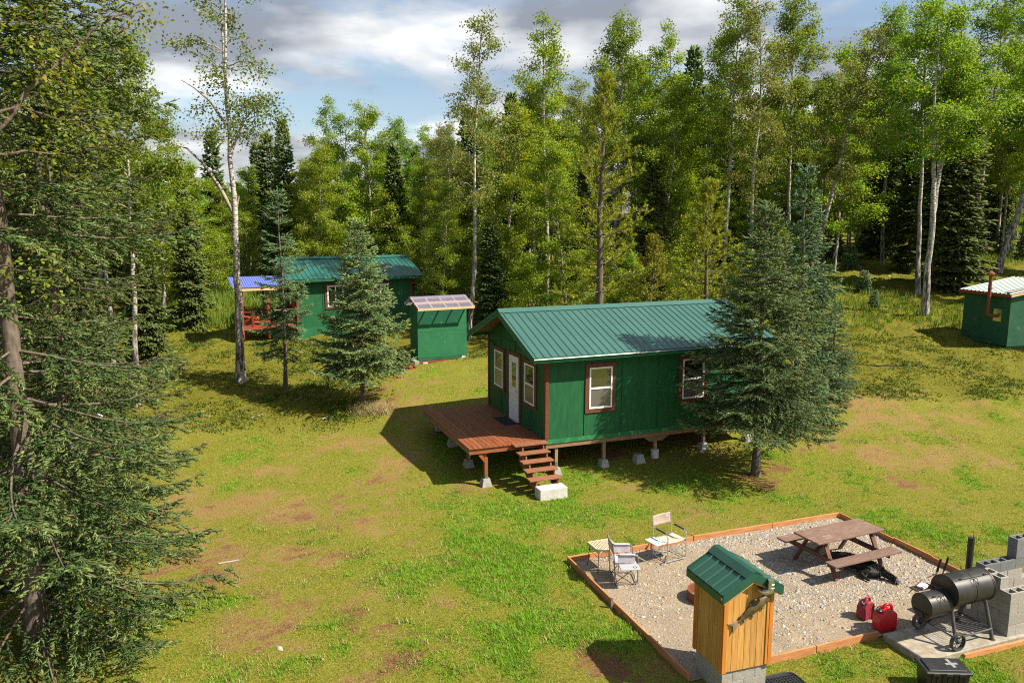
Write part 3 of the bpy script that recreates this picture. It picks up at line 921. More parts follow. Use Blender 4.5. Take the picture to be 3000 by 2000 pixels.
def stone_mat():
    m, nt, b = _base('gravel_stone')
    N, L = nt.nodes, nt.links
    a = N.new('ShaderNodeAttribute'); a.attribute_name = 'col'
    tc = N.new('ShaderNodeTexCoord'); n = N.new('ShaderNodeTexNoise'); n.inputs['Scale'].default_value = 60; n.inputs['Detail'].default_value = 4
    L.new(tc.outputs['Object'], n.inputs[0])
    hs = N.new('ShaderNodeHueSaturation'); mr = N.new('ShaderNodeMapRange'); mr.inputs['To Min'].default_value = .75; mr.inputs['To Max'].default_value = 1.25
    L.new(n.outputs['Fac'], mr.inputs['Value']); L.new(mr.outputs[0], hs.inputs['Value']); L.new(a.outputs['Color'], hs.inputs['Color'])
    L.new(hs.outputs[0], b.inputs['Base Color']); b.inputs['Roughness'].default_value = .85; b.inputs['Specular IOR Level'].default_value = .25
    return m


MAT['stone'] = stone_mat()


def build_gravel():
    # sandy bed of the pad
    us, vs = np.linspace(0.0, PAD_L, 110), np.linspace(0.0, PAD_W, 72)
    U, V = np.meshgrid(us, vs)
    U, V = U.ravel(), V.ravel()
    p = PAD_O[None] + U[:, None] * PE1[None] + V[:, None] * PE2[None]
    stony = np.clip(sst(2.6, 4.6, U) * sst(4.6, 2.6, V) + sst(.6, 0, V) * .5 + (fbm(U * 1.2, V * 1.2, 3, 4) - .5) * 1.2, 0, 1)
    Z = 0.012 + 0.03 * (fbm(U * 1.5, V * 1.5, 8, 4) - .5)
    i = np.arange(len(U)).reshape(72, 110)
    Q = np.stack([i[:-1, :-1], i[1:, :-1], i[1:, 1:], i[:-1, 1:]], -1).reshape(-1, 4)
    m, nt, b = _base('sandy_gravel_bed')
    N, L = nt.nodes, nt.links
    tc = N.new('ShaderNodeTexCoord'); n = N.new('ShaderNodeTexNoise'); n.inputs['Scale'].default_value = 40; n.inputs['Detail'].default_value = 8; n.inputs['Roughness'].default_value = .75
    n2 = N.new('ShaderNodeTexNoise'); n2.inputs['Scale'].default_value = 2.2; n2.inputs['Detail'].default_value = 5
    L.new(tc.outputs['Object'], n.inputs[0]); L.new(tc.outputs['Object'], n2.inputs[0])
    r = N.new('ShaderNodeValToRGB'); e = r.color_ramp.elements
    e[0].position, e[0].color = .3, (.11, .085, .058, 1)
    e[1].position, e[1].color = .7, (.42, .365, .28, 1)
    q = e.new(.52); q.color = (.25, .2, .14, 1)
    L.new(n.outputs['Fac'], r.inputs[0])
    hs = N.new('ShaderNodeHueSaturation'); mr = N.new('ShaderNodeMapRange'); mr.inputs['To Min'].default_value = .65; mr.inputs['To Max'].default_value = 1.3
    L.new(n2.outputs['Fac'], mr.inputs['Value']); L.new(mr.outputs[0], hs.inputs['Value']); L.new(r.outputs[0], hs.inputs['Color'])
    L.new(hs.outputs[0], b.inputs['Base Color']); b.inputs['Roughness'].default_value = .95
    bp = N.new('ShaderNodeBump'); bp.inputs['Strength'].default_value = .8; bp.inputs['Distance'].default_value = .02
    L.new(n.outputs['Fac'], bp.inputs['Height']); L.new(bp.outputs[0], b.inputs['Normal'])
    g = link('gravel_bed', np_mesh('gravel_bed', np.stack([p[:, 0], p[:, 1], Z], 1), quads=Q, smooth=True), m)
    tag(g, kind='structure')
    r = np.random.default_rng(4)
    n = 34000
    U, V = r.uniform(.03, PAD_L - .03, n), r.uniform(.03, PAD_W - .03, n)
    st = np.clip(sst(2.4, 4.4, U) * sst(4.7, 3.0, V) + sst(.7, .1, V) * .6 + (fbm(U * 1.2, V * 1.2, 3, 4) - .5) * 1.3, 0, 1)
    k = r.uniform(0, 1, n) < .13 + .87 * st
    U, V, st = U[k], V[k], st[k]
    p = PAD_O[None] + U[:, None] * PE1[None] + V[:, None] * PE2[None]
    z = 0.012 + 0.03 * (fbm(U * 1.5, V * 1.5, 8, 4) - .5)
    size = np.clip(r.lognormal(math.log(.031), .45, len(U)), .014, .13)
    t = r.uniform(0, 1, len(U))
    c = mixc((.13, .132, .135), (.44, .425, .4), t ** 1.1) * (0.85 + .3 * r.uniform(0, 1, (len(U), 1)))
    warm = r.uniform(0, 1, len(U)) < .3 + .35 * (1 - st)
    c[warm] = mixc((.24, .17, .1), (.4, .32, .22), t)[warm]
    s = stones('gravel_stones', p[:, 0], p[:, 1], z, size, c, 6)
    tag(s, 'loose grey and tan stones of the gravel pad', 'gravel', kind='stuff')
    # sparse weeds in the gravel
    k = r.uniform(0, 1, len(U)) < .035
    b = blades('gravel_weeds', p[k, 0], p[k, 1], .055, .016, .9, mixc((.2, .23, .04), (.11, .19, .02), r.uniform(0, 1, k.sum())), 4, 61, .04)
    b.location.z = .03
    tag(b, 'small green weeds sprouting through the gravel', 'weeds', kind='stuff')


build_gravel()

# ------------------------------------------------------------------ trees
def norm(v):
    return v / (np.linalg.norm(v, axis=-1, keepdims=True) + 1e-9)


class Acc:
    """collects tubes into one mesh"""
    def __init__(s):
        s.V, s.Q, s.n = [], [], 0

    def tube(s, P, r, n=6):
        V, Q = tube_np(np.asarray(P, float), np.asarray(r, float), n)
        s.V.append(V); s.Q.append(Q + s.n); s.n += len(V)

    def mesh(s, name):
        return np_mesh(name, np.concatenate(s.V), quads=np.concatenate(s.Q), smooth=True)


def shoots_mesh(name, P, D, ln, rad, col, seed, spikes=8, sides=3):
    """bottle-brush shoots: a slim spindle with needles standing off it"""
    r = np.random.default_rng(seed)
    n = len(P)
    D = norm(D)
    ref = np.where(np.abs(D[:, 2:3]) < .9, np.array([[0, 0, 1.]]), np.array([[1., 0, 0]]))
    U = norm(np.cross(ref, D)); W = np.cross(D, U)
    Vs, Ts, off = [], [], 0
    C = []
    a = np.arange(sides) * 2 * np.pi / sides + r.uniform(0, 6, (n, 1))
    ca, sa = np.cos(a)[..., None], np.sin(a)[..., None]
    rr = rad[:, None, None]
    ring = ca * U[:, None] + sa * W[:, None]
    L_ = ln[:, None, None]; Dn = D[:, None]
    body = .62 if spikes else 1.0
    r0 = P[:, None] + ring * rr * .45 * body
    r1 = P[:, None] + Dn * L_ * .5 + ring * rr * body
    tip = (P + D * ln[:, None] * 1.02)[:, None]
    V = np.concatenate([r0, r1, tip], 1)
    k = 2 * sides + 1
    i = np.arange(sides); j = (i + 1) % sides
    t = np.concatenate([np.stack([i, j, sides + i], 1), np.stack([j, sides + j, sides + i], 1), np.stack([sides + i, sides + j, np.full(sides, 2 * sides)], 1)])
    Vs.append(V.reshape(-1, 3)); Ts.append((t[None] + (np.arange(n) * k)[:, None, None]).reshape(-1, 3)); off = n * k
    C.append(np.repeat(col, k, 0))
    if spikes:
        tt = (np.arange(spikes) + r.uniform(0, 1, (n, spikes))) / spikes
        an = r.uniform(0, 2 * np.pi, (n, spikes))
        rd = np.cos(an)[..., None] * U[:, None] + np.sin(an)[..., None] * W[:, None]
        tg = -np.sin(an)[..., None] * U[:, None] + np.cos(an)[..., None] * W[:, None]
        b0 = P[:, None] + Dn * (L_ * tt[..., None] * .95)
        tipp = b0 + rd * (rad[:, None, None] * r.uniform(1.1, 1.9, (n, spikes, 1))) + Dn * (rad[:, None, None] * r.uniform(.8, 1.9, (n, spikes, 1)))
        wd = rad[:, None, None] * .34
        base_a, base_b = b0 - tg * wd - Dn * wd * .5, b0 + tg * wd + Dn * wd * .5
        V = np.stack([base_a, base_b, tipp], 2).reshape(-1, 3)
        Vs.append(V); Ts.append(np.arange(len(V)).reshape(-1, 3) + off)
        C.append(np.repeat(np.clip(col * 1.08, 0, 1), spikes * 3, 0))
    return np_mesh(name, np.concatenate(Vs), tris=np.concatenate(Ts), col=np.concatenate(C))


def spruce(seed, H, R, cb, nb=6, dz=.3, tw=.1, sl=.14, sr=.02, spikes=8, hue=((.055, .085, .05), (.1, .125, .07)),
           gap=.12, tip_up=.25, sag=.25, dead=.3, pw=.85, lean=(0, 0), r0=None, hang=.25, full=.6, open_at=None, ragged=.34):
    """trunk and crown meshes of a spruce: whorled branches carrying side twigs clothed in shoots"""
    r = np.random.default_rng(seed)
    wood = Acc()
    r0 = r0 or (.022 + .0115 * H)
    zt = np.linspace(-.25, H, 16)
    wob = np.stack([np.interp(zt, np.linspace(0, H, 6), r.normal(0, .012 * H ** .5, 6)), np.interp(zt, np.linspace(0, H, 6), r.normal(0, .012 * H ** .5, 6))], 1)
    wob -= wob[1]
    ln_ = (zt / H)[:, None] * np.array(lean)[None]
    TP = np.column_stack([wob + ln_, zt])
    tr = r0 * np.clip(1 - zt / (H * 1.02), .015, 1) ** .8
    tr[0] *= 1.35; tr[1] *= 1.12
    trunk = Acc(); trunk.tube(TP, tr, 10)

    def stem(z):
        return np.array([np.interp(z, zt, TP[:, 0]), np.interp(z, zt, TP[:, 1]), z])
    PS, DS, LS, TS = [], [], [], []
    z, az = cb, r.uniform(0, 6)
    while z < H - .1:
        t = (z - cb) / (H - cb)
        m = max(3, int(round(nb * (1 - .45 * t))))
        for k in range(m):
            az += 2 * np.pi / m + r.normal(0, .22)
            if r.uniform() < gap + max(0, .5 - float(vnoise(np.array(az * 1.3), np.array(z * .8), seed))) * gap * 3:
                continue
            thin = open_at is not None and open_at[0] < z < open_at[1]
            if thin and r.uniform() < .5:
                continue
            L = R * min(1, full + t * 2.4) * (1 - t) ** pw * r.uniform(1 - ragged, 1.12) * (.72 if thin else 1) + .1
            el = np.interp(t, [0, .35, .75, 1], [-.22, .0, .35, .95]) + r.normal(0, .1)
            s = np.linspace(0, 1, 7)
            h = np.array([np.cos(az), np.sin(az), 0])
            side = np.array([-np.sin(az), np.cos(az), 0])
            bend = r.normal(0, .08)
            o = stem(z + r.uniform(-.5, .5) * dz * .6)
            rad_ = L * s * np.cos(el * .7)
            zz = L * (np.sin(el) * s - sag * (1 - t) * s ** 1.6 + tip_up * s ** 3 * (1 - .6 * t))
            B = o[None] + h[None] * rad_[:, None] + side[None] * (bend * L * s ** 2)[:, None] + np.array([0, 0, 1.])[None] * zz[:, None]
            wood.tube(B, np.interp(s, [0, 1], [.006 + .0085 * L, .003]), 4)
            T = norm(np.gradient(B, axis=0))
            # side twigs: flat sprays with gaps between them
            nt_ = max(2, int(L / tw))
            st = np.clip((np.arange(nt_) + r.uniform(.1, .9, nt_)) / nt_, 0, .97) ** .8
            st = np.repeat(np.maximum(st, dead * min(1, L / 1.2)), 2)
            sg = np.tile([-1., 1.], nt_)
            bp = np.stack([np.interp(st, s, B[:, i]) for i in range(3)], 1)
            bt = norm(np.stack([np.interp(st, s, T[:, i]) for i in range(3)], 1))
            sd = norm(np.cross(bt, np.array([[0, 0, 1.]])))
            an = r.uniform(.6, 1.1, len(st))
            td = norm(bt * np.cos(an)[:, None] + sd * (sg * np.sin(an))[:, None] + np.array([[0, 0, -1.]]) * (hang * r.uniform(-.1, 1.4, len(st)))[:, None])
            tl = np.clip((.5 * L * (1 - st) + .18) * r.uniform(.6, 1.2, len(st)), .12, .9)
            # shoots along every twig, plus the leading shoot of the branch
            ns = np.maximum(2, np.round(tl / (sl * .36))).astype(int)
            idx = np.repeat(np.arange(len(st)), ns)
            fr = (np.concatenate([np.arange(q) for q in ns]) + r.uniform(.2, .8, len(idx))) / ns[idx]
            p = bp[idx] + td[idx] * (tl[idx] * fr)[:, None] + np.array([[0, 0, -1.]]) * (tl[idx] * fr ** 2 * hang * .5)[:, None]
            alt = np.where(r.uniform(0, 1, len(idx)) < .5, -1., 1.)
            sd2 = norm(np.cross(td[idx], np.array([[0, 0, 1.]])))
            sp = r.uniform(.35, 1.0, len(idx)) * np.where(fr > .85, .3, 1)
            d = norm(td[idx] + sd2 * (alt * sp)[:, None] + r.normal(0, .2, (len(idx), 3)) + np.array([[0, 0, .1]]))
            PS.append(p); DS.append(d)
            LS.append(sl * r.uniform(.7, 1.25, len(idx))); TS.append(fr)
            PS.append(B[-1:]); DS.append(T[-1:]); LS.append(np.array([sl * 1.3])); TS.append(np.ones(1))
        z += dz * (1 - .45 * t) * r.uniform(.8, 1.2)
    PS.append(np.repeat(stem(H)[None], 5, 0) - np.array([[0, 0, 1.]]) * r.uniform(0, .3, (5, 1))); DS.append(norm(np.array([[0, 0, 1.]]) + r.normal(0, .35, (5, 3)))); LS.append(np.full(5, sl * 1.4)); TS.append(np.ones(5))
    P, D, Ls = np.concatenate(PS), np.concatenate(DS), np.concatenate(LS)
    n = len(P)
    # new growth at twig ends is paler; darker inner needles paint in crown shade
    c = mixc(hue[0], hue[1], np.concatenate(TS) ** 2 * .9 + r.normal(.05, .2, n)) * r.uniform(.85, 1.15, (n, 1))
    old = r.uniform(0, 1, n) < .06
    c[old] = np.array((.13, .1, .05))
    cm = shoots_mesh('needles', P, D, Ls, sr * r.uniform(.8, 1.2, n), c, seed + 1, spikes)
    return trunk.mesh('trunk'), wood.mesh('branches'), cm, n


def leaves_mesh(name, P, Nrm, size, col, seed, fine=False):
    """pointed oval leaves, folded a little along the midrib (two triangles)"""
    r = np.random.default_rng(seed)
    n = len(P)
    D = norm(np.cross(Nrm, r.normal(0, 1, (n, 3))))
    W = norm(np.cross(Nrm, D))
    s = size[:, None]
    fold = Nrm * s * r.uniform(-.12, .2, (n, 1))
    if fine:
        V = np.stack([P - D * s * .5, P + W * s * .34 - D * s * .22 + fold, P + W * s * .28 + D * s * .14 + fold, P + D * s * .55, P - W * s * .28 + D * s * .14 + fold, P - W * s * .34 - D * s * .22 + fold], 1).reshape(-1, 3)
        i = np.arange(n)[:, None] * 6
        T = np.concatenate([i + np.array([t]) for t in ((0, 1, 2), (0, 2, 3), (0, 3, 4), (0, 4, 5))])
        return np_mesh(name, V, tris=T, col=np.repeat(col, 6, 0))
    V = np.stack([P - D * s * .5, P + W * s * .36 + fold, P + D * s * .55, P - W * s * .36 + fold], 1).reshape(-1, 3)
    i = np.arange(n)[:, None] * 4
    T = np.concatenate([i + np.array([[0, 1, 2]]), i + np.array([[0, 2, 3]])])
    return np_mesh(name, V, tris=T, col=np.repeat(col, 4, 0))


def birch(seed, stems, limbs=26, L0=2.6, cb=.35, leaf=.085, per=60, subs=8, clump=.2, hue=((.075, .13, .02), (.17, .19, .03)), up=.85,
          bare=(), dead_top=0.0, sparse=0.0, sides=9, twigs=3, droop=.25, fine=False):
    """stems: list of (points, base radius, tip radius); limbs rise from the upper part of each stem and carry clumps of leaves"""
    r = np.random.default_rng(seed)
    trunk, wood = Acc(), Acc()
    LP, LN = [], []
    Hmax = max(p[-1][2] for p, _, _ in stems)
    for si, (pts, ra, rb) in enumerate(stems):
        pts = np.array(pts, float)
        tt = np.linspace(0, 1, len(pts))
        t = np.linspace(0, 1, 22)
        # smooth path through the control points
        P = np.stack([np.interp(t, tt, pts[:, i]) for i in range(3)], 1)
        for _ in range(3):
            P[1:-1] = (P[:-2] + 2 * P[1:-1] + P[2:]) / 4
        P += r.normal(0, .018, P.shape) * np.array([1, 1, 0])
        rad = ra + (rb - ra) * t ** .85
        if si == 0:
            rad[0] *= 1.35; rad[1] *= 1.08
        trunk.tube(P, rad, sides)
        zs = P[:, 2]
        lo = cb * Hmax
        share = max(5, int(limbs / len(stems)))
        for k in range(share):
            q = (k + r.uniform(0, 1)) / share
            z = lo + (zs[-1] - lo) * q ** .9
            if z < zs[0]:
                continue
            o = np.array([np.interp(z, zs, P[:, i]) for i in range(3)])
            az = k * 2.4 + r.normal(0, .35) + si * 1.3
            prof = np.interp(q, [0, .25, .6, 1], [.62, 1.0, .85, .3])
            L = L0 * prof * r.uniform(.6, 1.2)
            el = np.interp(q, [0, 1], [.45, 1.1]) * up + r.normal(0, .12)
            s = np.linspace(0, 1, 7)
            h = np.array([np.cos(az), np.sin(az), 0.]); sd = np.array([-np.sin(az), np.cos(az), 0.])
            B = o[None] + h[None] * (L * s * np.cos(el))[:, None] + sd[None] * (L * r.normal(0, .12) * s ** 2)[:, None] + np.array([[0, 0, 1.]]) * (L * (np.sin(el) * s - droop * s ** 2.2))[:, None]
            B[1:] += r.normal(0, .035 * L ** .5, (6, 3))
            rl = max(.008, min(.04, .011 * L + .004))
            wood.tube(B, np.interp(s, [0, 1], [rl, .005]), 5)
            isdead = r.uniform() < dead_top and q > .6
            m = max(3, int(subs * (.5 + .5 * L / L0)))
            for j in range(m):
                s0 = .2 + .8 * (j + r.uniform(0, 1)) / m
                b0 = np.array([np.interp(min(s0, 1), s, B[:, i]) for i in range(3)])
                bd = norm(np.array([np.interp(min(s0 + .1, 1), s, B[:, i]) for i in range(3)]) - np.array([np.interp(max(s0 - .15, 0), s, B[:, i]) for i in range(3)]))
                dd = norm(bd * .7 + r.normal(0, .62, 3) + np.array([0, 0, .12]))
                l2 = (.22 + .3 * L * (1.15 - s0)) * r.uniform(.6, 1.2)
                q2 = np.linspace(0, 1, 4)
                Bs = b0[None] + dd[None] * (l2 * q2)[:, None] - np.array([[0, 0, 1.]]) * (droop * l2 * q2 ** 2)[:, None]
                if j % twigs == 0 or isdead:
                    wood.tube(Bs, np.interp(q2, [0, 1], [.008, .003]), 3)
                if isdead or r.uniform() < sparse:
                    continue
                nl = max(4, int(per * l2 / .8 * r.uniform(.5, 1.4)))
                w = r.uniform(.1, 1.1, nl)
                pp = b0[None] + dd[None] * (l2 * w)[:, None] - np.array([[0, 0, 1.]]) * (droop * l2 * w ** 2)[:, None] + r.normal(0, clump, (nl, 3)) * np.array([[1, 1, .75]])
                LP.append(pp)
                nn = r.normal(0, 1, (nl, 3)) * .75 + np.array([[0, 0, .75]]) + h[None] * .25
                LN.append(norm(nn))
    for pts, ra in bare:
        pts = np.array(pts, float)
        wood.tube(pts, np.linspace(ra, ra * .25, len(pts)), 6)
    P, Nn = np.concatenate(LP), np.concatenate(LN)
    n = len(P)
    c = mixc(hue[0], hue[1], r.beta(1.3, 1.6, n)) * r.uniform(.8, 1.2, (n, 1))
    yl = r.uniform(0, 1, n) < .05
    c[yl] = np.array((.26, .21, .03))
    lm = leaves_mesh('leaves', P, Nn, leaf * r.uniform(.65, 1.3, n), c, seed + 3, fine)
    return trunk.mesh('trunk'), wood.mesh('branches'), lm, n


def pine(seed, H, R, cb, hue=((.2, .23, .022), (.34, .34, .045)), nb=5, dz=.55):
    """young pine: open whorls of upswept branches tufted with long needles"""
    r = np.random.default_rng(seed)
    trunk, wood = Acc(), Acc()
    zt = np.linspace(-.2, H, 14)
    TP = np.column_stack([np.interp(zt, np.linspace(0, H, 5), r.normal(0, .04, 5)), np.interp(zt, np.linspace(0, H, 5), r.normal(0, .04, 5)), zt])
    trunk.tube(TP, (.03 + .011 * H) * np.clip(1 - zt / (H * 1.03), .02, 1) ** .8, 9)
    PS, DS, LS = [], [], []
    z, az = cb, r.uniform(0, 6)
    while z < H - .1:
        t = (z - cb) / (H - cb)
        m = max(3, nb + int(r.integers(-1, 2)))
        for k in range(m):
            az += 2 * np.pi / m + r.normal(0, .3)
            L = R * min(1, .75 + t * 1.2) * (1 - t) ** .75 * r.uniform(.6, 1.15) + .2
            el = np.interp(t, [0, .5, 1], [.05, .4, 1.0]) + r.normal(0, .12)
            s = np.linspace(0, 1, 7)
            h = np.array([np.cos(az), np.sin(az), 0])
            B = np.array([np.interp(z, zt, TP[:, 0]), np.interp(z, zt, TP[:, 1]), z])[None] + h[None] * (L * s * np.cos(el))[:, None] + np.array([[0, 0, 1.]]) * (L * (np.sin(el) * s + .28 * s ** 2.2 - .1 * s))[:, None]
            B[1:] += r.normal(0, .025, (6, 3))
            wood.tube(B, np.interp(s, [0, 1], [.01 + .009 * L, .006]), 4)
            T = norm(np.gradient(B, axis=0))
            n = int(5 + L * 5)
            for j in range(n):
                s0 = .3 + .7 * (j + .5) / n
                b0 = np.array([np.interp(s0, s, B[:, i]) for i in range(3)]); bt = norm(np.array([np.interp(s0, s, T[:, i]) for i in range(3)]))
                d = norm(bt + r.normal(0, .55, 3) + np.array([0, 0, .35]))
                l2 = r.uniform(.15, .4) * (1.2 - .5 * s0)
                for w in np.arange(0, l2 + .01, .07):
                    PS.append(b0 + d * w); DS.append(norm(d + r.normal(0, .2, 3) + np.array([0, 0, .2]))); LS.append(.13)
        z += dz * (1 - .3 * t) * r.uniform(.8, 1.2)
    for w in np.arange(0, 1.0, .07):
        PS.append(np.array([TP[-1, 0], TP[-1, 1], H - w])); DS.append(norm(np.array([0, 0, 1.]) + r.normal(0, .3, 3))); LS.append(.13)
    P, D, Ls = np.array(PS), np.array(DS), np.array(LS)
    n, k = len(P), 9
    U = norm(np.cross(D, r.normal(0, 1, (n, 3)))); W = np.cross(D, U)
    a = r.uniform(0, 2 * np.pi, (n, k)); sp = r.uniform(.35, 1.0, (n, k))
    rd = np.cos(a)[..., None] * U[:, None] + np.sin(a)[..., None] * W[:, None]
    tg = -np.sin(a)[..., None] * U[:, None] + np.cos(a)[..., None] * W[:, None]
    tip = P[:, None] + (D[:, None] + rd * sp[..., None]) * Ls[:, None, None] * .8
    wd = .011
    V = np.stack([np.broadcast_to(P[:, None], tip.shape) - tg * wd, np.broadcast_to(P[:, None], tip.shape) + tg * wd, tip], 2).reshape(-1, 3)
    c = np.repeat(mixc(hue[0], hue[1], r.uniform(0, 1, n)), k * 3, 0)
    cm = np_mesh('needles', V, tris=np.arange(len(V)).reshape(-1, 3), col=c)
    return trunk.mesh('trunk'), wood.mesh('branches'), cm, n


PROTO = {}


def proto(key, res, bark, twig, leafmat):
    t, w, c, n = res
    t.materials.append(bark); w.materials.append(twig); c.materials.append(leafmat)
    PROTO[key] = (t, w, c)


def plant_tree(key, name, X, Y, sc, rz, label, cat, group=None, sink=.05, tilt=(0, 0)):
    """one tree: trunk, its branches as part of the crown, and the crown"""
    t, w, c = PROTO[key]
    o = empty(name, (X, Y, float(ground_z(X, Y)) - sink), rz, label, cat, group)
    o.rotation_euler = (tilt[0], tilt[1], rz)
    o.scale = sc if not np.isscalar(sc) else (sc, sc, sc)
    link('trunk', t, None, o)
    cr = link('crown', c, None, o)
    cr['kind'] = 'stuff'
    link('branches', w, None, cr)['kind'] = 'stuff'
    return o


random.seed(5)
_r = np.random.default_rng(12)


def wander(H, lean, wob, seed, n=7):
    q = np.random.default_rng(seed)
    z = np.linspace(-.3, H, n)
    p = np.cumsum(q.normal(0, wob, (n, 2)), 0); p -= p[0]
    p += np.array(lean)[None] * ((z - z[0]) / H)[:, None]
    return [(p[i, 0], p[i, 1], z[i]) for i in range(n)]


DARK = ((.04, .072, .022), (.1, .145, .042))
BLUE = ((.05, .1, .05), (.15, .22, .12))
OLIVE = ((.055, .085, .028), (.125, .155, .048))


def build_protos():
    bs, bb, tw, nd, lf = MAT['bark_s'], MAT['bark_b'], MAT['twig'], MAT['needle'], MAT['leaf']
    # foreground spruces
    proto('spruce_big', spruce(11, 18.5, 3.6, .7, 6, .5, .23, .12, .03, 4, ((.034, .06, .02), (.15, .185, .07)), gap=.1, tip_up=.4, sag=.42, dead=.2, pw=.6, hang=.32, r0=.17, full=.75, open_at=(5.8, 7.2)), bs, bs, nd)
    proto('spruce_right', spruce(21, 7.9, 2.3, 1.9, 9, .34, .15, .115, .026, 4, ((.05, .095, .038), (.19, .245, .11)), gap=.03, tip_up=.32, sag=.26, dead=.15, pw=.95, hang=.2, r0=.13, full=.95, ragged=.2), bs, bs, nd)
    proto('spruce_blue', spruce(31, 7.0, 1.8, .5, 7, .36, .16, .15, .032, 3, BLUE, gap=.08, dead=.2, pw=.9, hang=.3, full=.85), bs, bs, nd)
    proto('spruce_thin', spruce(41, 7.4, 1.35, 1.6, 5, .36, .14, .15, .031, 3, ((.065, .11, .05), (.16, .215, .11)), gap=.16, tip_up=.25, sag=.2, dead=.2, pw=.7, hang=.2, r0=.09, full=.8), bs, bs, nd)
    proto('spruce_bushy', spruce(51, 6.7, 1.85, 1.5, 9, .33, .135, .13, .03, 3, ((.08, .13, .05), (.23, .285, .125)), gap=.03, tip_up=.32, sag=.22, dead=.14, pw=.95, hang=.2, r0=.09, full=.95, ragged=.22), bs, bs, nd)
    # background spruces
    for i, (H, R, cb, hu) in enumerate(((12, 1.6, .8, DARK), (11, 1.35, 2.2, DARK), (12, 1.9, .5, OLIVE), (10, 1.2, .5, DARK))):
        proto('spruce_far%d' % i, spruce(61 + i, H, R, cb, 7, .4, .2, .32, .08, 0, hu, gap=.08, dead=.12, pw=.65, hang=.4, tip_up=.15, sag=.35), bs, bs, nd)
    proto('seedling', spruce(71, 1.6, .5, .1, 6, .16, .1, .13, .03, 0, BLUE, gap=.1, dead=.1, pw=.8), bs, bs, nd)
    proto('pine_tall', pine(81, 9.5, 2.0, 1.6), bs, bs, MAT['pine'])
    proto('pine_small', pine(82, 6, 1.5, .6, nb=5, dz=.45), bs, bs, MAT['pine'])
    # birches of the wood
    YG = ((.1, .175, .018), (.24, .285, .035)); GR = ((.075, .15, .02), (.18, .245, .035)); OL = ((.1, .135, .03), (.21, .215, .06))
    proto('birch0', birch(101, [(wander(15, (.4, 0), .1, 1), .15, .02)], 34, 2.9, .4, .118, 180, 7, .22, hue=GR), bb, tw, lf)
    proto('birch1', birch(102, [(wander(14.5, (-.6, .3), .12, 2), .14, .02), ([(0, 0, 5), (.5, .3, 7.2), (1.0, .3, 10), (1.2, .2, 13)], .09, .015)], 34, 2.6, .38, .118, 180, 7, .22, hue=YG, dead_top=.2), bb, tw, lf)
    proto('birch2', birch(103, [(wander(15.5, (1.2, -.2), .12, 3), .15, .02)], 32, 2.6, .38, .112, 150, 7, .22, hue=OL, sparse=.12, dead_top=.25), bb, tw, lf)
    proto('birch3', birch(104, [(wander(13, (-.8, .2), .1, 4), .12, .02)], 38, 2.9, .14, .118, 180, 7, .22, hue=YG), bb, tw, lf)
    proto('birch4', birch(105, [(wander(16, (.3, .5), .12, 5), .16, .02)], 32, 2.8, .46, .118, 180, 7, .22, hue=GR, dead_top=.25), bb, tw, lf)
    proto('birch_bush', birch(106, [(wander(6, (.3, .2), .1, 6), .06, .01), ([(0, 0, .2), (-.5, .3, 2), (-.9, .5, 4.6)], .05, .01)], 26, 2.0, .06, .115, 130, 6, .2, hue=YG), bb, tw, lf)


build_protos()

# ---- the trees one can tell apart, front to back
def height_to(X, Y, v):
    return float(z_seen(X, Y, v)) - float(ground_z(X, Y))


def tree_px(key, Hp, name, u, v, vtop, rz, label, cat, wide=1.0, Y=None, group=None):
    X, Yy = at(u, v) if Y is None else at_depth(u, Y)
    k = height_to(X, Yy, vtop) / Hp
    return plant_tree(key, name, X, Yy, (k * wide, k * wide, k), rz, label, cat, group)


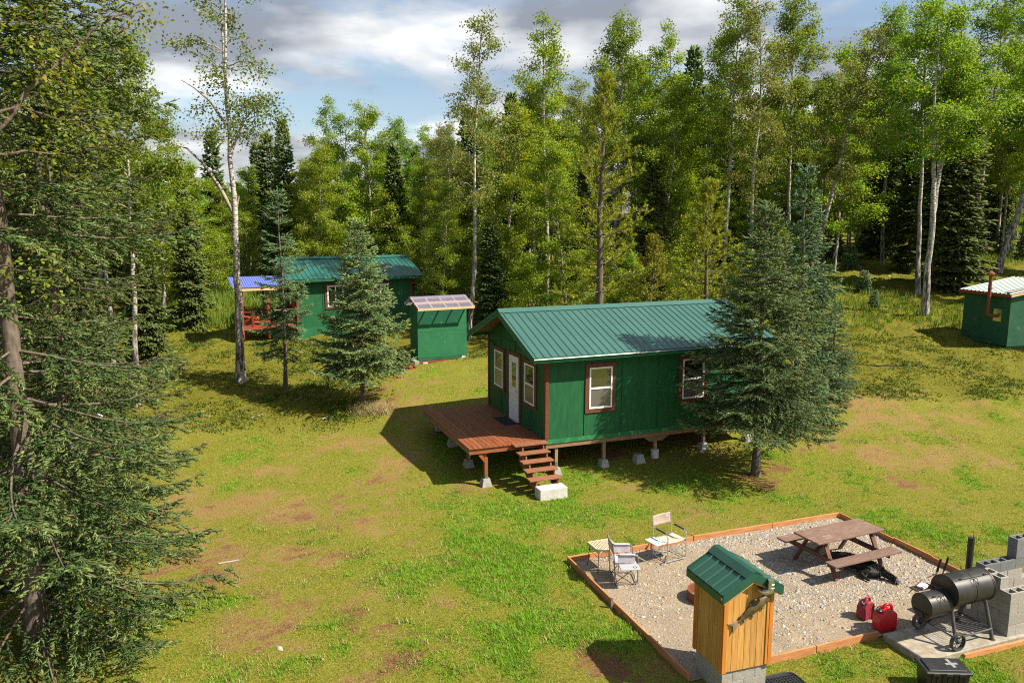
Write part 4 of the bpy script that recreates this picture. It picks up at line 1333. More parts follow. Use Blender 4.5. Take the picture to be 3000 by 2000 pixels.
def near_trees():
    bs, bb, tw, nd, lf = MAT['bark_s'], MAT['bark_b'], MAT['twig'], MAT['needle'], MAT['leaf']
    plant_tree('spruce_big', 'spruce_tree', -8.15, 12.6, 1.0, .4, 'huge dark spruce filling the left edge of the picture', 'tree')
    plant_tree('spruce_big', 'spruce_tree', -9.4, 16.2, (.86, .86, .84), 2.6, 'tall spruce just behind the huge one at the left edge', 'tree')
    plant_tree('spruce_big', 'spruce_tree', -12.6, 21.5, (.8, .8, .82), 4.4, 'spruce with drooping twigs beside the pair of pale birch trunks', 'tree')
    tree_px('spruce_right', 7.9, 'spruce_tree', 2213, 1392, 590, 0.9, 'full bluish spruce standing in front of the near cabin', 'tree')
    tree_px('spruce_blue', 7.0, 'spruce_tree', 2325, 0, 495, 2.0, 'blue green spruce right behind the full spruce by the near cabin', 'tree', .85, Y=26.3)
    tree_px('spruce_blue', 7.0, 'spruce_tree', 2435, 1160, 885, 4.0, 'small thin spruce at the side of the full spruce by the near cabin', 'tree', 1.25)
    tree_px('spruce_thin', 7.4, 'spruce_tree', 837, 1135, 560, 1.0, 'slim open spruce in front of the far cabin porch', 'tree', .92)
    tree_px('spruce_bushy', 6.7, 'spruce_tree', 1064, 1186, 640, 0.3, 'bushy pale young spruce in front of the far cabin', 'tree', 1.0)
    # tall birch left of the far cabin, its own shape
    X, Y = at(705, 1117)
    H = height_to(X, Y, -70)
    k = H / 15.6
    st = [([(0, 0, -.3), (.04, 0, 1.5), (.08, .02, 3.2), (.1, 0, 5.2), (.17, 0, 7.0), (.06, 0, 8.6), (.05, .1, 10.6), (.0, .05, 12.2), (.2, .1, 15.5), (.45, .1, 19)], .2, .02),
          ([(.05, .1, 10.5), (-.1, .3, 12), (-.15, .5, 17)], .09, .015), ([(.06, 0, 9.0), (.35, .1, 9.8), (.75, .2, 10.6), (1.5, .3, 11.2)], .08, .012)]
    bare = [([(.12, 0, 6.75), (-.35, -.1, 7.8), (-.9, -.15, 8.7), (-1.5, -.2, 9.3), (-2.0, -.2, 9.45)], .085), ([(.18, 0, 7.0), (.34, 0, 7.5)], .07),
            ([(.0, 0, 10.2), (-.6, .0, 11.1), (-1.2, .1, 11.6), (-1.7, .1, 11.9)], .06)]
    proto('birch_front', birch(201, st, 46, 2.3, .5, .1, 60, 8, .2, ((.065, .11, .022), (.15, .18, .04)), .7, bare, .0, .25, 12, 2, .45, True), bb, tw, lf)
    plant_tree('birch_front', 'birch_tree', X, Y, k, 0, 'tall pale birch with a bent dead limb, left of the far cabin', 'tree')
    # near birch whose boughs reach over the huge spruce (its stem stands outside the picture)
    st = [([(0, 0, -.3), (.2, .1, 3), (.5, .3, 6.5), (.9, .6, 10.5), (1.3, .8, 14)], .15, .03), ([(.6, .4, 7.8), (1.4, .9, 9.2), (2.2, 1.5, 10.2), (2.8, 1.9, 10.7)], .035, .01)]
    proto('birch_near', birch(202, st, 24, 2.6, .45, .062, 75, 9, .22, ((.1, .16, .02), (.24, .26, .035)), .5, (), 0, .1, 10, 3, .3, True), MAT['twig_d'], MAT['twig_d'], lf)
    plant_tree('birch_near', 'birch_tree', -7.9, 10.2, 1.0, .25, 'birch whose big leaves hang over the top of the huge spruce', 'tree')
    # two pale trunks seen through the spruces on the left
    for u, v, rz, lab in ((400, 1190, .5, 'white birch trunk seen between the spruces at the left'), (335, 1150, 2.2, 'second pale birch trunk beside it, darker and more leaning'),):
        X, Y = at(u, v)
        plant_tree('birch0', 'birch_tree', X, Y, (.8, .8, .84), rz, lab, 'tree')
    # forked birch on the right
    X, Y = at(2708, 927)
    st = [([(0, 0, -.3), (-.03, 0, 2), (.03, 0, 5), (-.05, 0, 7), (-.3, .1, 9.5), (-.35, .1, 12), (-.3, 0, 16.5)], .2, .02),
          ([(.02, .0, 4.7), (.3, .3, 7), (.75, .5, 9), (1.0, .6, 11.5), (1.1, .7, 15.5)], .13, .02), ([(.7, .5, 8.8), (1.3, .6, 10.2), (1.8, .7, 11.2), (2.4, .8, 11.6)], .07, .012), ([(.3, .3, 7.1), (.35, .6, 9.5), (.2, .9, 14)], .09, .02)]
    proto('birch_fork', birch(203, st, 48, 3.1, .45, .118, 180, 8, .24, ((.085, .16, .018), (.21, .265, .035)), .85, (), .1, .05, 12), bb, tw, lf)
    plant_tree('birch_fork', 'birch_tree', X, Y, 1.0, 0, 'birch with forked pale trunk left of the dark shed', 'tree')
    X, Y = at(2690, 865)
    plant_tree('birch4', 'birch_tree', X, Y, 1.0, 1.4, 'birch right behind the forked one, its trunk half hidden', 'tree')
    X, Y = at(2728, 840)
    plant_tree('spruce_far1', 'spruce_tree', X, Y, 1.1, .4, 'dark spruce with a bare lower stem behind the forked birch', 'tree')
    # leaning birch at the right edge
    X, Y = at(2918, 800)
    st = [([(0, 0, -.3), (.4, 0, 1.6), (1.0, 0, 3.6), (1.45, 0, 5.6), (1.55, .1, 7.4), (1.1, .2, 9.8), (.6, .2, 12.4), (.3, .2, 17.5)], .24, .03),
          ([(.5, 0, 2.2), (1.4, .2, 4.4), (2.2, .4, 6.6), (3.0, .5, 11)], .15, .02)]
    proto('birch_lean', birch(204, st, 44, 3.1, .45, .118, 180, 8, .24, ((.085, .16, .018), (.21, .265, .035)), .8, (), 0, .05, 12), bb, tw, lf)
    plant_tree('birch_lean', 'birch_tree', X, Y, 1.05, 0, 'leaning thick trunked birch behind the dark shed', 'tree')
    # birches behind the near cabin, crowns in order from left to right
    tree_px('birch2', 15.5, 'birch_tree', 1372, 990, 55, 0.2, 'tall thin topped birch rising behind the plastic roofed shed', 'tree', .92)
    tree_px('birch1', 14.5, 'birch_tree', 1600, 0, 60, 1.0, 'birch with dead twigs at its top, above the cabin gable', 'tree', .9, Y=43)
    tree_px('birch3', 13, 'birch_tree', 1470, 0, 330, 3.0, 'lower leafy birch just right of the thin topped one', 'tree', 1.1, Y=40)
    tree_px('birch3', 13, 'birch_tree', 1660, 0, 430, 0.6, 'broad low birch directly behind the cabin ridge', 'tree', 1.15, Y=38)
    tree_px('birch0', 15, 'birch_tree', 1800, 0, 75, 5.0, 'birch with swept trunk behind the yellow green pine', 'tree', .95, Y=46)
    tree_px('birch1', 14.5, 'birch_tree', 1935, 0, 85, 2.5, 'birch crown between the pine and the tall dark spruce', 'tree', .85, Y=49)
    tree_px('birch4', 16, 'birch_tree', 2115, 0, -20, 0.0, 'very tall straight birch behind the end of the near cabin', 'tree', .92, Y=43)
    tree_px('birch2', 15.5, 'birch_tree', 2205, 0, 20, 4.0, 'crooked birch with bare white upper limbs beside the very tall one', 'tree', .9, Y=42)
    tree_px('birch0', 15, 'birch_tree', 2310, 0, 10, 2.9, 'full crowned birch above the two bluish spruces', 'tree', .9, Y=50)
    X, Y = at_depth(2350, 47)
    k = height_to(X, Y, 80) / 15.5
    plant_tree('birch2', 'birch_tree', X, Y, (k * 1.1, k * 1.1, k), -.2, 'birch with its trunk leaning over the clearing to the right', 'tree', tilt=(0, .16))
    tree_px('birch3', 13, 'birch_tree', 2440, 0, 130, 4.4, 'dense dark crowned birch at the far edge of the mossy clearing', 'tree', 1.1, Y=52)
    tree_px('birch0', 15, 'birch_tree', 2585, 0, 40, 3.6, 'birch behind the mossy clearing, left of the forked birch', 'tree', .9, Y=54)
    tree_px('birch4', 16, 'birch_tree', 2840, 0, -40, 5.2, 'tall birch between the forked and the leaning birch', 'tree', 1.0, Y=56)
    tree_px('birch1', 14.5, 'birch_tree', 2985, 0, 30, .7, 'birch at the right edge beyond the leaning one', 'tree', 1.0, Y=60)
    # conifers of the middle distance
    tree_px('pine_tall', 9.5, 'pine_tree', 1755, 0, 235, 0.5, 'yellow green pine with open upswept branches behind the cabin roof', 'tree', 1.15, Y=34.5)
    tree_px('pine_small', 6, 'pine_tree', 2062, 0, 545, 2.0, 'small bright yellow green pine behind the end of the cabin', 'tree', 1.1, Y=36)
    tree_px('pine_small', 6, 'pine_tree', 1905, 0, 700, 4.0, 'low pine peeping over the cabin ridge left of the small pine', 'tree', 1.2, Y=35)
    tree_px('spruce_far0', 12, 'spruce_tree', 845, 0, 355, 1.0, 'tall blue green spruce behind the far cabin', 'tree', .85, Y=50)
    tree_px('spruce_far3', 10, 'spruce_tree', 800, 0, 395, 2.0, 'narrow spruce left of the tall one behind the far cabin', 'tree', .9, Y=55)
    tree_px('spruce_far1', 11, 'spruce_tree', 768, 0, 425, 3.0, 'narrow spruce between it and the pale birch trunk', 'tree', .9, Y=58)
    tree_px('spruce_far1', 11, 'spruce_tree', 640, 0, 390, 5.0, 'pointed dark spruce left of the tall pale birch', 'tree', .9, Y=57)
    tree_px('spruce_far0', 12, 'spruce_tree', 2012, 0, 145, 2.2, 'tall dark spruce rising between the birch crowns', 'tree', .8, Y=52)
    tree_px('spruce_far2', 12, 'spruce_tree', 1905, 0, 420, 4.2, 'dark olive spruce behind the pines', 'tree', .95, Y=44)
    tree_px('spruce_far2', 12, 'spruce_tree', 2785, 0, 300, 1.2, 'dark broad spruce to the right of the forked birch', 'tree', 1.3, Y=47)
    tree_px('spruce_far0', 12, 'spruce_tree', 2660, 0, 330, 3.2, 'dark spruce to the left of the forked birch', 'tree', 1.1, Y=52)
    tree_px('birch3', 13, 'birch_tree', 1300, 0, 540, 2.4, 'leafy birch close behind the plastic roofed shed', 'tree', 1.0, Y=38.5)
    tree_px('spruce_far3', 10, 'spruce_tree', 1440, 0, 640, 2.0, 'dark spruce low between the sheds and the near cabin gable', 'tree', 1.3, Y=38)
    tree_px('spruce_far2', 12, 'spruce_tree', 1290, 0, 600, 3.4, 'spruce in the shade behind the plastic roofed shed', 'tree', 1.0, Y=43)
    # leafy trees behind the far cabin
    tree_px('birch1', 14.5, 'birch_tree', 985, 0, 295, 0.3, 'leafy birch with a bare top behind the far cabin', 'tree', 1.05, Y=49)
    tree_px('birch3', 13, 'birch_tree', 1095, 0, 325, 1.9, 'leafy birch behind the right end of the far cabin roof', 'tree', 1.05, Y=50)
    tree_px('birch0', 15, 'birch_tree', 1180, 0, 360, 4.1, 'leafy birch in the gap right of the far cabin', 'tree', .95, Y=51)
    tree_px('birch3', 13, 'birch_tree', 930, 0, 430, 2.8, 'lower leafy birch close behind the far cabin roof', 'tree', 1.1, Y=46)
    tree_px('birch3', 13, 'birch_tree', 480, 0, 330, 5.2, 'yellow green birch showing between the left spruces', 'tree', 1.2, Y=40)
    tree_px('birch1', 14.5, 'birch_tree', 300, 0, 250, 1.2, 'birch deep behind the spruces at the left', 'tree', 1.2, Y=42)
    for i, (u, Y, vt, key, Hp) in enumerate(((120, 33, 300, 'birch3', 13), (210, 36, 280, 'birch0', 15), (40, 30, 350, 'birch1', 14.5), (560, 38, 560, 'spruce_far2', 12), (430, 33, 600, 'spruce_far2', 12), (250, 29, 480, 'spruce_far0', 12), (90, 26, 500, 'spruce_far2', 12), (10, 22, 480, 'spruce_far0', 12))):
        tree_px(key, Hp, 'birch_tree' if 'birch' in key else 'spruce_tree', u, 0, vt, i * 1.7, ('birch' if 'birch' in key else 'spruce') + ' in the thicket screened by the left spruces', 'tree', 1.05, Y=Y, group='trees of the left thicket')


near_trees()


def forest():
    """the wood beyond: as many single trees as the picture shows"""
    r = np.random.default_rng(303)
    cap_u = [-200, 300, 560, 700, 760, 900, 1000, 1200, 1260, 1500, 1700, 2000, 2400, 3300]
    cap_v = [150, 330, 430, 520, 500, 470, 400, 400, 330, 230, 200, 160, 150, 120]
    n, tries = 0, 0
    pts = []

    def place(u, Y):
        where = 'left of the tall pale birch' if u < 690 else 'behind the far cabin' if u < 1240 else 'left of the near cabin' if u < 1470 else 'behind the near cabin' if u < 1900 else 'behind the bluish spruces' if u < 2330 else 'behind the mossy clearing' if u < 2680 else 'behind the dark shed'
        return where + (', in the front rows' if Y < 62 else ', far back')
    keysB, keysS = [('birch0', 15), ('birch1', 14.5), ('birch2', 15.5), ('birch3', 13), ('birch4', 16)], [('spruce_far0', 12), ('spruce_far1', 11), ('spruce_far2', 12), ('spruce_far3', 10)]
    while n < 190 and tries < 6000:
        tries += 1
        u = r.uniform(-150, 3150)
        Y = 45 + 55 * r.uniform(0, 1) ** 1.25
        if u < 1250:
            Y = 47 + 60 * r.uniform(0, 1)
        elif u > 2330:
            Y = 52 + 52 * r.uniform(0, 1)
        X, Y = at_depth(u, Y)
        if any((X - a) ** 2 + (Y - b) ** 2 < 2.6 ** 2 for a, b in pts):
            continue
        if -13 < X < -2 and Y < 44:
            continue
        isb = r.uniform() < (.6 if u > 1250 else .45)
        key, Hp = (keysB if isb else keysS)[int(r.integers(0, 5 if isb else 4))]
        H = r.uniform(10.5, 16) if isb else r.uniform(6.5, 13.5)
        H = min(H, height_to(X, Y, np.interp(u, cap_u, cap_v) + r.uniform(0, 90)))
        if H < 4:
            continue
        pts.append((X, Y)); n += 1
        k = H / Hp
        w = k * r.uniform(.9, 1.2)
        plant_tree(key, 'birch_tree' if isb else 'spruce_tree', X, Y, (w, w, k), r.uniform(0, 6.28),
                   ('birch' if isb else 'dark spruce') + ' in the wood ' + place(u, Y), 'tree', ('birches' if isb else 'spruces') + ' ' + place(u, Y))
    # trees beyond the right edge, whose shade falls into the clearing
    for i in range(5):
        X, Y = r.uniform(29, 46), r.uniform(31, 52)
        if X < .7 * Y + 1.5:
            X = .7 * Y + 1.5 + r.uniform(0, 5)
        isb = i % 3 != 0
        key, Hp = (keysB if isb else keysS)[i % 4]
        k = r.uniform(12, 16) / Hp
        plant_tree(key, 'birch_tree' if isb else 'spruce_tree', X, Y, (k, k, k), r.uniform(0, 6.28), 'tree outside the right edge of the picture shading the clearing', 'tree', 'trees beyond the right edge')
    # undergrowth at the edge of the wood
    for i, (u, Y, s) in enumerate(((1330, 39, .55), (1250, 42, .6), (1480, 40.5, .6), (1180, 44, .65), (1560, 37.5, .6), (1690, 36.5, .5), (1850, 38, .6), (1980, 39, .6), (2150, 40, .6), (640, 45, .6), (540, 44, .6), (720, 48, .7), (1020, 44.5, .6), (890, 44, .55), (2250, 42, .7), (2030, 41, .8), (1780, 40, .7), (1410, 42, .8), (1140, 47, .9), (1050, 48, .9))):
        X, Y = at_depth(u, Y)
        plant_tree('birch_bush', 'birch_shrub', X, Y, (s * 1.25, s * 1.25, s), i * 2.1, 'bushy birch shrub ' + ('behind the far cabin' if u < 1200 else 'between the small shed and the near cabin' if u < 1500 else 'behind the near cabin'), 'shrub', 'birch shrubs ' + ('behind the far cabin' if u < 1200 else 'by the small shed' if u < 1500 else 'behind the near cabin'))
    for i in range(34):
        u = 560 + 2440 * (i + r.uniform(0, 1)) / 34
        Y = r.uniform(44, 60) if u < 2330 else r.uniform(58, 72)
        X, Y = at_depth(u, Y)
        k = min(r.uniform(.42, .7), max(.2, height_to(X, Y, 480) / 13))
        plant_tree('birch3', 'young_birch', X, Y, (k * 1.35, k * 1.35, k), r.uniform(0, 6), 'young leafy birch ' + place(u, Y), 'tree', 'young birches ' + place(u, Y))
    for i, (u, v, s) in enumerate(((2400, 880, .9), (2530, 850, .8), (2775, 800, 1.3), (2610, 745, 1.2), (2560, 905, .5), (2840, 790, .8), (2490, 790, .9), (2440, 760, 1.4), (2940, 740, 1.4), (2350, 760, 1.5), (2860, 735, 1.6), (2700, 735, 1.7), (2550, 735, 1.9), (3000, 760, 1.2))):
        X, Y = at(u, v)
        plant_tree('seedling', 'spruce_seedling', X, Y, s, i * 1.3, 'little spruce seedling in the mossy clearing ' + ('near the full spruce' if u < 2500 else 'around the forked birch' if u < 2800 else 'behind the dark shed'), 'sapling', 'spruce seedlings ' + ('near the full spruce' if u < 2500 else 'around the forked birch' if u < 2800 else 'behind the dark shed'))
    # far hillside wood, one mass
    N = 420
    P, D, Ls, C = [], [], [], []
    for i in range(N):
        Y = r.uniform(105, 300); X = r.uniform(-1, 1) * Y * .75
        z0 = float(base_z(X, Y)); H = r.uniform(7, 12)
        m = 28
        t = r.uniform(0, 1, m) ** .8
        a = r.uniform(0, 6.28, m)
        rad = (1 - t) * H * .15 + .1
        P.append(np.stack([X + np.cos(a) * rad * .3, Y + np.sin(a) * rad * .3, z0 + .5 + t * (H - .5)], 1))
        D.append(np.stack([np.cos(a), np.sin(a), np.full(m, -.35)], 1)); Ls.append(rad + .25)
        C.append(np.repeat(np.array([(.03, .05, .028) if r.uniform() < .75 else (.07, .1, .025)]), m, 0))
    P, D, Ls, C = map(np.concatenate, (P, D, Ls, C))
    me = shoots_mesh('far_wood', P, D, Ls, Ls * .28, C, 5, 0, 3)
    tag(link('far_wood', me, MAT['needle']), 'far off conifer wood on the low hill behind everything', 'wood', kind='stuff')


forest()

# ------------------------------------------------------------------ buildings
class Face:
    """a wall face: u runs along it, z up, d outwards"""
    def __init__(s, o, ux, n):
        s.o, s.ux, s.n = np.array(o, float), np.array(ux, float), np.array(n, float)

    def p(s, u, z, d):
        return s.o + s.ux * u + s.n * d + np.array((0, 0, z))

    def box(s, mb, u0, u1, z0, z1, d0, d1, ch=0.0):
        R = np.stack([s.ux, s.n, np.array((0, 0, 1.))], 1)
        return mb.box(s.p((u0 + u1) / 2, (z0 + z1) / 2, (d0 + d1) / 2), (abs(u1 - u0), abs(d1 - d0), abs(z1 - z0)), R, ch)

    def part(s, name, mat, parent, u0, u1, z0, z1, d0, d1, ch=0.0):
        return s.box(MB(), u0, u1, z0, z1, d0, d1, ch).build(name, mat, parent)


def window(F, par, u0, u1, z0, z1, trim, split='h', d=.012, trim_mat='trim', lower='pane_screen', fw=.045):
    """brown casing of four boards, white frame, two panes"""
    t = trim
    c = empty_part('window', par)
    for a, b, e, f in ((u0 - t, u1 + t, z1, z1 + t), (u0 - t, u1 + t, z0 - t, z0), (u0 - t, u0, z0, z1), (u1, u1 + t, z0, z1)):
        F.part('casing_board', trim_mat, c, a, b, e, f, d, d + .03, .004)
    m = MB()
    F.box(m, u0, u1, z1 - fw, z1, d, d + .045); F.box(m, u0, u1, z0, z0 + fw, d, d + .045)
    F.box(m, u0, u0 + fw, z0 + fw, z1 - fw, d, d + .045); F.box(m, u1 - fw, u1, z0 + fw, z1 - fw, d, d + .045)
    if split == 'h':
        zm = (z0 + z1) / 2 - .01
        F.box(m, u0 + fw, u1 - fw, zm - .025, zm + .025, d, d + .04)
        m.build('sash_frame', 'white', c)
        F.part('pane', 'pane', c, u0 + fw, u1 - fw, zm + .025, z1 - fw, d, d + .012)
        F.part('pane', lower, c, u0 + fw, u1 - fw, z0 + fw, zm - .025, d, d + .02)
    else:
        um = (u0 + u1) / 2
        F.box(m, um - .025, um + .025, z0 + fw, z1 - fw, d, d + .04)
        m.build('sash_frame', 'white', c)
        F.part('pane', 'pane', c, u0 + fw, um - .025, z0 + fw, z1 - fw, d, d + .012)
        F.part('pane', 'pane', c, um + .025, u1 - fw, z0 + fw, z1 - fw, d, d + .012)
    return c


def empty_part(name, parent):
    o = bpy.data.objects.new(name, None)
    COL.objects.link(o)
    o.parent = parent
    return o


def rib_profile(w, pitch, off, h=.024, base=.07, top=.026, th=.012):
    """upper outline of a ribbed metal sheet of width w, as (x, height)"""
    pts = [(0, 0)]
    x = off
    while x < w - base / 2:
        if x > base / 2:
            pts += [(x - base / 2, 0), (x - top / 2, h), (x + top / 2, h), (x + base / 2, 0)]
        x += pitch
    pts.append((w, 0))
    return pts + [(w, -th), (0, -th)]


def roof_slope(par, mat, x0, x1, eave, ridge, sheet=.9144, pitch=.2286, off=.1143, **k):
    """ribbed sheets from the eave line up to the ridge line; eave / ridge = (y, z)"""
    slope = np.array((0, ridge[0] - eave[0], ridge[1] - eave[1]))
    Ls = np.linalg.norm(slope); sl = slope / Ls
    nrm = np.cross((1., 0, 0), sl)
    if nrm[2] < 0:
        nrm = -nrm
    x = x0
    while x < x1 - .02:
        w = min(sheet, x1 - x)
        MB().prism(rib_profile(w - .002, pitch, off, **k), (x, eave[0], eave[1]), (1, 0, 0), nrm, sl, 0, Ls).build('roof_sheet', mat, par)
        x += w


def pier(mb, x, y, z, s=1.0, h=.26):
    a, b = .15 * s, .09 * s
    mb.add([(x - a, y - a, z), (x + a, y - a, z), (x + a, y + a, z), (x - a, y + a, z), (x - b, y - b, z + h), (x + b, y - b, z + h), (x + b, y + b, z + h), (x - b, y + b, z + h)],
           [(0, 3, 2, 1), (4, 5, 6, 7), (0, 1, 5, 4), (1, 2, 6, 5), (2, 3, 7, 6), (3, 0, 4, 7)])
    return mb


def lz(x, y, o, a):
    """ground height below the local point (x, y) of something placed at o, turned by a"""
    c, s = math.cos(a), math.sin(a)
    return float(ground_z(o[0] + x * c - y * s, o[1] + x * s + y * c))


def gable_panel(F, par, mat, u0, u1, z0, zt, d0, d1):
    """siding sheet whose top follows zt(u)"""
    us = sorted({u0, u1} | ({CW / 2} if u0 < CW / 2 < u1 else set()))
    poly = [(u0, z0), (u1, z0)] + [(u, zt(u)) for u in us[::-1]]
    return MB().prism(poly, F.o, F.ux, (0, 0, 1), F.n, d0, d1).build('siding_panel', mat, par)


def main_cabin():
    o = (CAB_O[0], CAB_O[1], 0)
    c = empty('green_cabin', o, CAB_A, 'green plywood cabin on posts with teal metal roof and a deck', 'cabin')
    B = DECK_Z
    WT = B + 2.42                                           # underside of the eaves at the wall
    oe, orr = .4185, .567
    ze, zr = B + 2.46, B + 3.468
    under = lambda u: min(zr - .14, ze - .14 + (zr - ze) / (CW / 2 + oe) * (min(u, CW - u) + oe))
    front, gable = Face((0, 0, 0), (1, 0, 0), (0, -1, 0)), Face((0, 0, 0), (0, 1, 0), (-1, 0, 0))
    back, gable2 = Face((0, CW, 0), (1, 0, 0), (0, 1, 0)), Face((CL, 0, 0), (0, 1, 0), (1, 0, 0))
    # floor frame and core
    MB().box((CL / 2, CW / 2, B + 1.15), (CL - .08, CW - .08, 2.5)).build('wall_core', 'wall', c)
    for F in (front, back):
        k = 0
        while k * 1.22 < CL - .01:
            u0, u1 = k * 1.22 + .002, min(CL, (k + 1) * 1.22) - .002
            F.part('siding_panel', 'wall', c, u0, u1, B, WT, -.02, .004)
            k += 1
        for k in range(1, 6):
            segs = [(B + .01, WT - .05)]
            if F is front and k in (1,):
                segs = [(B + .01, B + .63), (B + 2.14, WT - .05)]
            for z0, z1 in segs:
                F.part('batten', 'wall', c, k * 1.22 - .018, k * 1.22 + .018, z0, z1, .004, .022)
    for F in (gable, gable2):
        e = [0, CW - 3 * 1.22, CW - 2.44, CW - 1.22, CW]
        for u0, u1 in zip(e, e[1:]):
            F.part('siding_panel', 'wall', c, u0 + .002, u1 - .002, B, B + 2.43, -.02, .004)
            gable_panel(F, c, 'wall', u0 + .002, u1 - .002, B + 2.434, under, -.02, .004)
        for u in e[1:-1]:
            F.part('batten', 'wall', c, u - .018, u + .018, B + 2.47, under(u) - .02, .004, .022)
        F.part('batten', 'wall', c, .12, CW - .12, B + 2.43, B + 2.465, .004, .02)
        F.part('batten', 'wall', c, e[1] - .018, e[1] + .018, B + .01, B + .6, .004, .022)
        F.part('batten', 'wall', c, e[3] - .018, e[3] + .018, B + .01, B + .66, .004, .022)
        F.part('batten', 'wall', c, e[2] - .018, e[2] + .018, B + 2.2, B + 2.43, .004, .022)
        F.part('batten', 'wall', c, e[3] - .018, e[3] + .018, B + 2.18, B + 2.43, .004, .022)
    # worn skirt board below the sheets
    front.part('skirt_board', 'skirt', c, -.01, CL / 2, B - .13, B - .004, -.02, .016)
    front.part('skirt_board', 'skirt', c, CL / 2 + .003, CL, B - .13, B - .004, -.02, .016)
    # corner boards
    for F, u0, u1 in ((front, -.03, .075), (gable, .0, .085), (gable, CW - .085, CW), (front, CL - .09, CL), (gable2, 0, .09), (gable2, CW - .09, CW), (back, 0, .09), (back, CL - .09, CL)):
        F.part('corner_board', 'trim', c, u0, u1, B + .002, WT - .03, .005, .03, .003)
    # windows and door
    window(front, c, 1.345, 2.085, B + .79, B + 2.0, .125)
    window(front, c, 4.495, 5.26, B + .82, B + 2.04, .13)
    window(gable, c, .76, 1.5, B + .81, B + 1.99, .12)
    window(gable, c, 3.31, 4.06, B + .83, B + 2.0, .12)
    d = empty_part('door', c)
    for a, b, e, f in ((1.84, 2.87, B + 2.04, B + 2.16), (1.84, 1.97, B + .02, B + 2.04), (2.74, 2.87, B + .02, B + 2.04)):
        gable.part('casing_board', 'trim', d, a, b, e, f, .006, .04, .004)
    m = MB()
    gable.box(m, 1.97, 2.02, B + .03, B + 2.04, .006, .05); gable.box(m, 2.69, 2.74, B + .03, B + 2.04, .006, .05); gable.box(m, 2.02, 2.69, B + 2.0, B + 2.04, .006, .05)
    m.build('door_frame', 'white', d)
    m = MB()
    gable.box(m, 2.025, 2.685, B + .035, B + 1.995, .004, .03)
    for a, b, e, f in ((2.11, 2.32, B + .2, B + .42), (2.39, 2.6, B + .2, B + .42), (2.11, 2.32, B + .48, B + .9), (2.39, 2.6, B + .48, B + .9)):
        gable.box(m, a, b, e, f, .03, .036, .004)
    m.build('door_leaf', 'door', d)
    m = MB()
    for a, b, e, f in ((2.14, 2.18, B + 1.02, B + 1.88), (2.53, 2.57, B + 1.02, B + 1.88), (2.18, 2.53, B + 1.02, B + 1.06), (2.18, 2.53, B + 1.84, B + 1.88)):
        gable.box(m, a, b, e, f, .03, .042)
    m.build('light_frame', 'white', d)
    gable.part('pane', 'pane', d, 2.18, 2.53, B + 1.06, B + 1.84, .03, .034)
    gable.part('threshold', 'galv', d, 1.97, 2.74, B + .003, B + .03, .006, .09)
    MB().lathe([(.012, 0), (.012, .03), (.028, .04), (.03, .06), (.018, .07)], gable.p(2.07, B + .98, .03), 10, np.array(((0, 0, -1), (0, 1, 0), (1, 0, 0)))).build('door_knob', 'galv', d, True)
    # roof
    rf = empty_part('roof', c)
    x0, x1 = -orr, CL + .45
    roof_slope(rf, 'roof', x0, x1, (-oe, ze), (CW / 2, zr))
    roof_slope(rf, 'roof', x0, x1, (CW + oe, ze), (CW / 2, zr))
    sl = (zr - ze) / (CW / 2 + oe)
    for s in (1, -1):
        R = [(CW / 2 + s * .2, zr - .2 * sl + .028), (CW / 2 + s * .02, zr + .028), (CW / 2 + s * .0, zr + .034)]
    MB().prism([(CW / 2 - .2, zr - .2 * sl + .022), (CW / 2 - .03, zr + .04), (CW / 2 + .03, zr + .04), (CW / 2 + .2, zr - .2 * sl + .022), (CW / 2 + .2, zr - .2 * sl + .03), (CW / 2 + .02, zr + .06), (CW / 2 - .02, zr + .06), (CW / 2 - .2, zr - .2 * sl + .03)], (0, 0, 0), (0, 1, 0), (0, 0, 1), (1, 0, 0), x0 - .01, x1 + .01).build('ridge_cap', 'roof', rf)
    for s, y in ((1, -oe), (-1, CW + oe)):
        MB().box(((x0 + x1) / 2, y + s * .02, ze - .085), (x1 - x0 - .02, .04, .13)).build('eave_fascia', 'fascia', rf)
        MB().box(((x0 + x1) / 2, y - s * .012, ze - .02), (x1 - x0, .02, .06)).build('drip_edge', 'roof', rf)
        for x in (x0 + .02, x1 - .02):
            MB().bar((x, y + s * .0, ze - .095), (x, CW / 2, zr - .095), .045, .15).build('rake_board', 'fascia', rf)
            MB().bar((x + (-.03 if x < 0 else .03), y, ze - .03), (x + (-.03 if x < 0 else .03), CW / 2, zr - .03), .012, .1).build('rake_flashing', 'roof_dark', rf)
        MB().bar(((x0 + x1) / 2, y + s * .05, ze - .035), ((x0 + x1) / 2, CW / 2, zr - .035), x1 - x0 - .1, .02).build('roof_deck', 'beam', rf)
    # gutter line of the near eave
    MB().tube([(x0, -oe - .035, ze - .045), (x1, -oe - .035, ze - .045)], .022, 8).build('eave_trim_tube', 'galv', rf)
    # floor beams, posts and pier blocks under the cabin
    MB().box((CL / 2, .06, B - .2), (CL - .02, .09, .14)).build('floor_beam', 'beam', c)
    MB().box((CL / 2, CW / 2, B - .2), (CL - .02, .09, .14)).build('floor_beam', 'beam', c)
    MB().box((CL / 2, CW - .06, B - .2), (CL - .02, .09, .14)).build('floor_beam', 'beam', c)
    MB().box((CL / 2, CW / 2, B - .07), (CL - .06, CW - .06, .1)).build('floor_frame', 'beam', c)
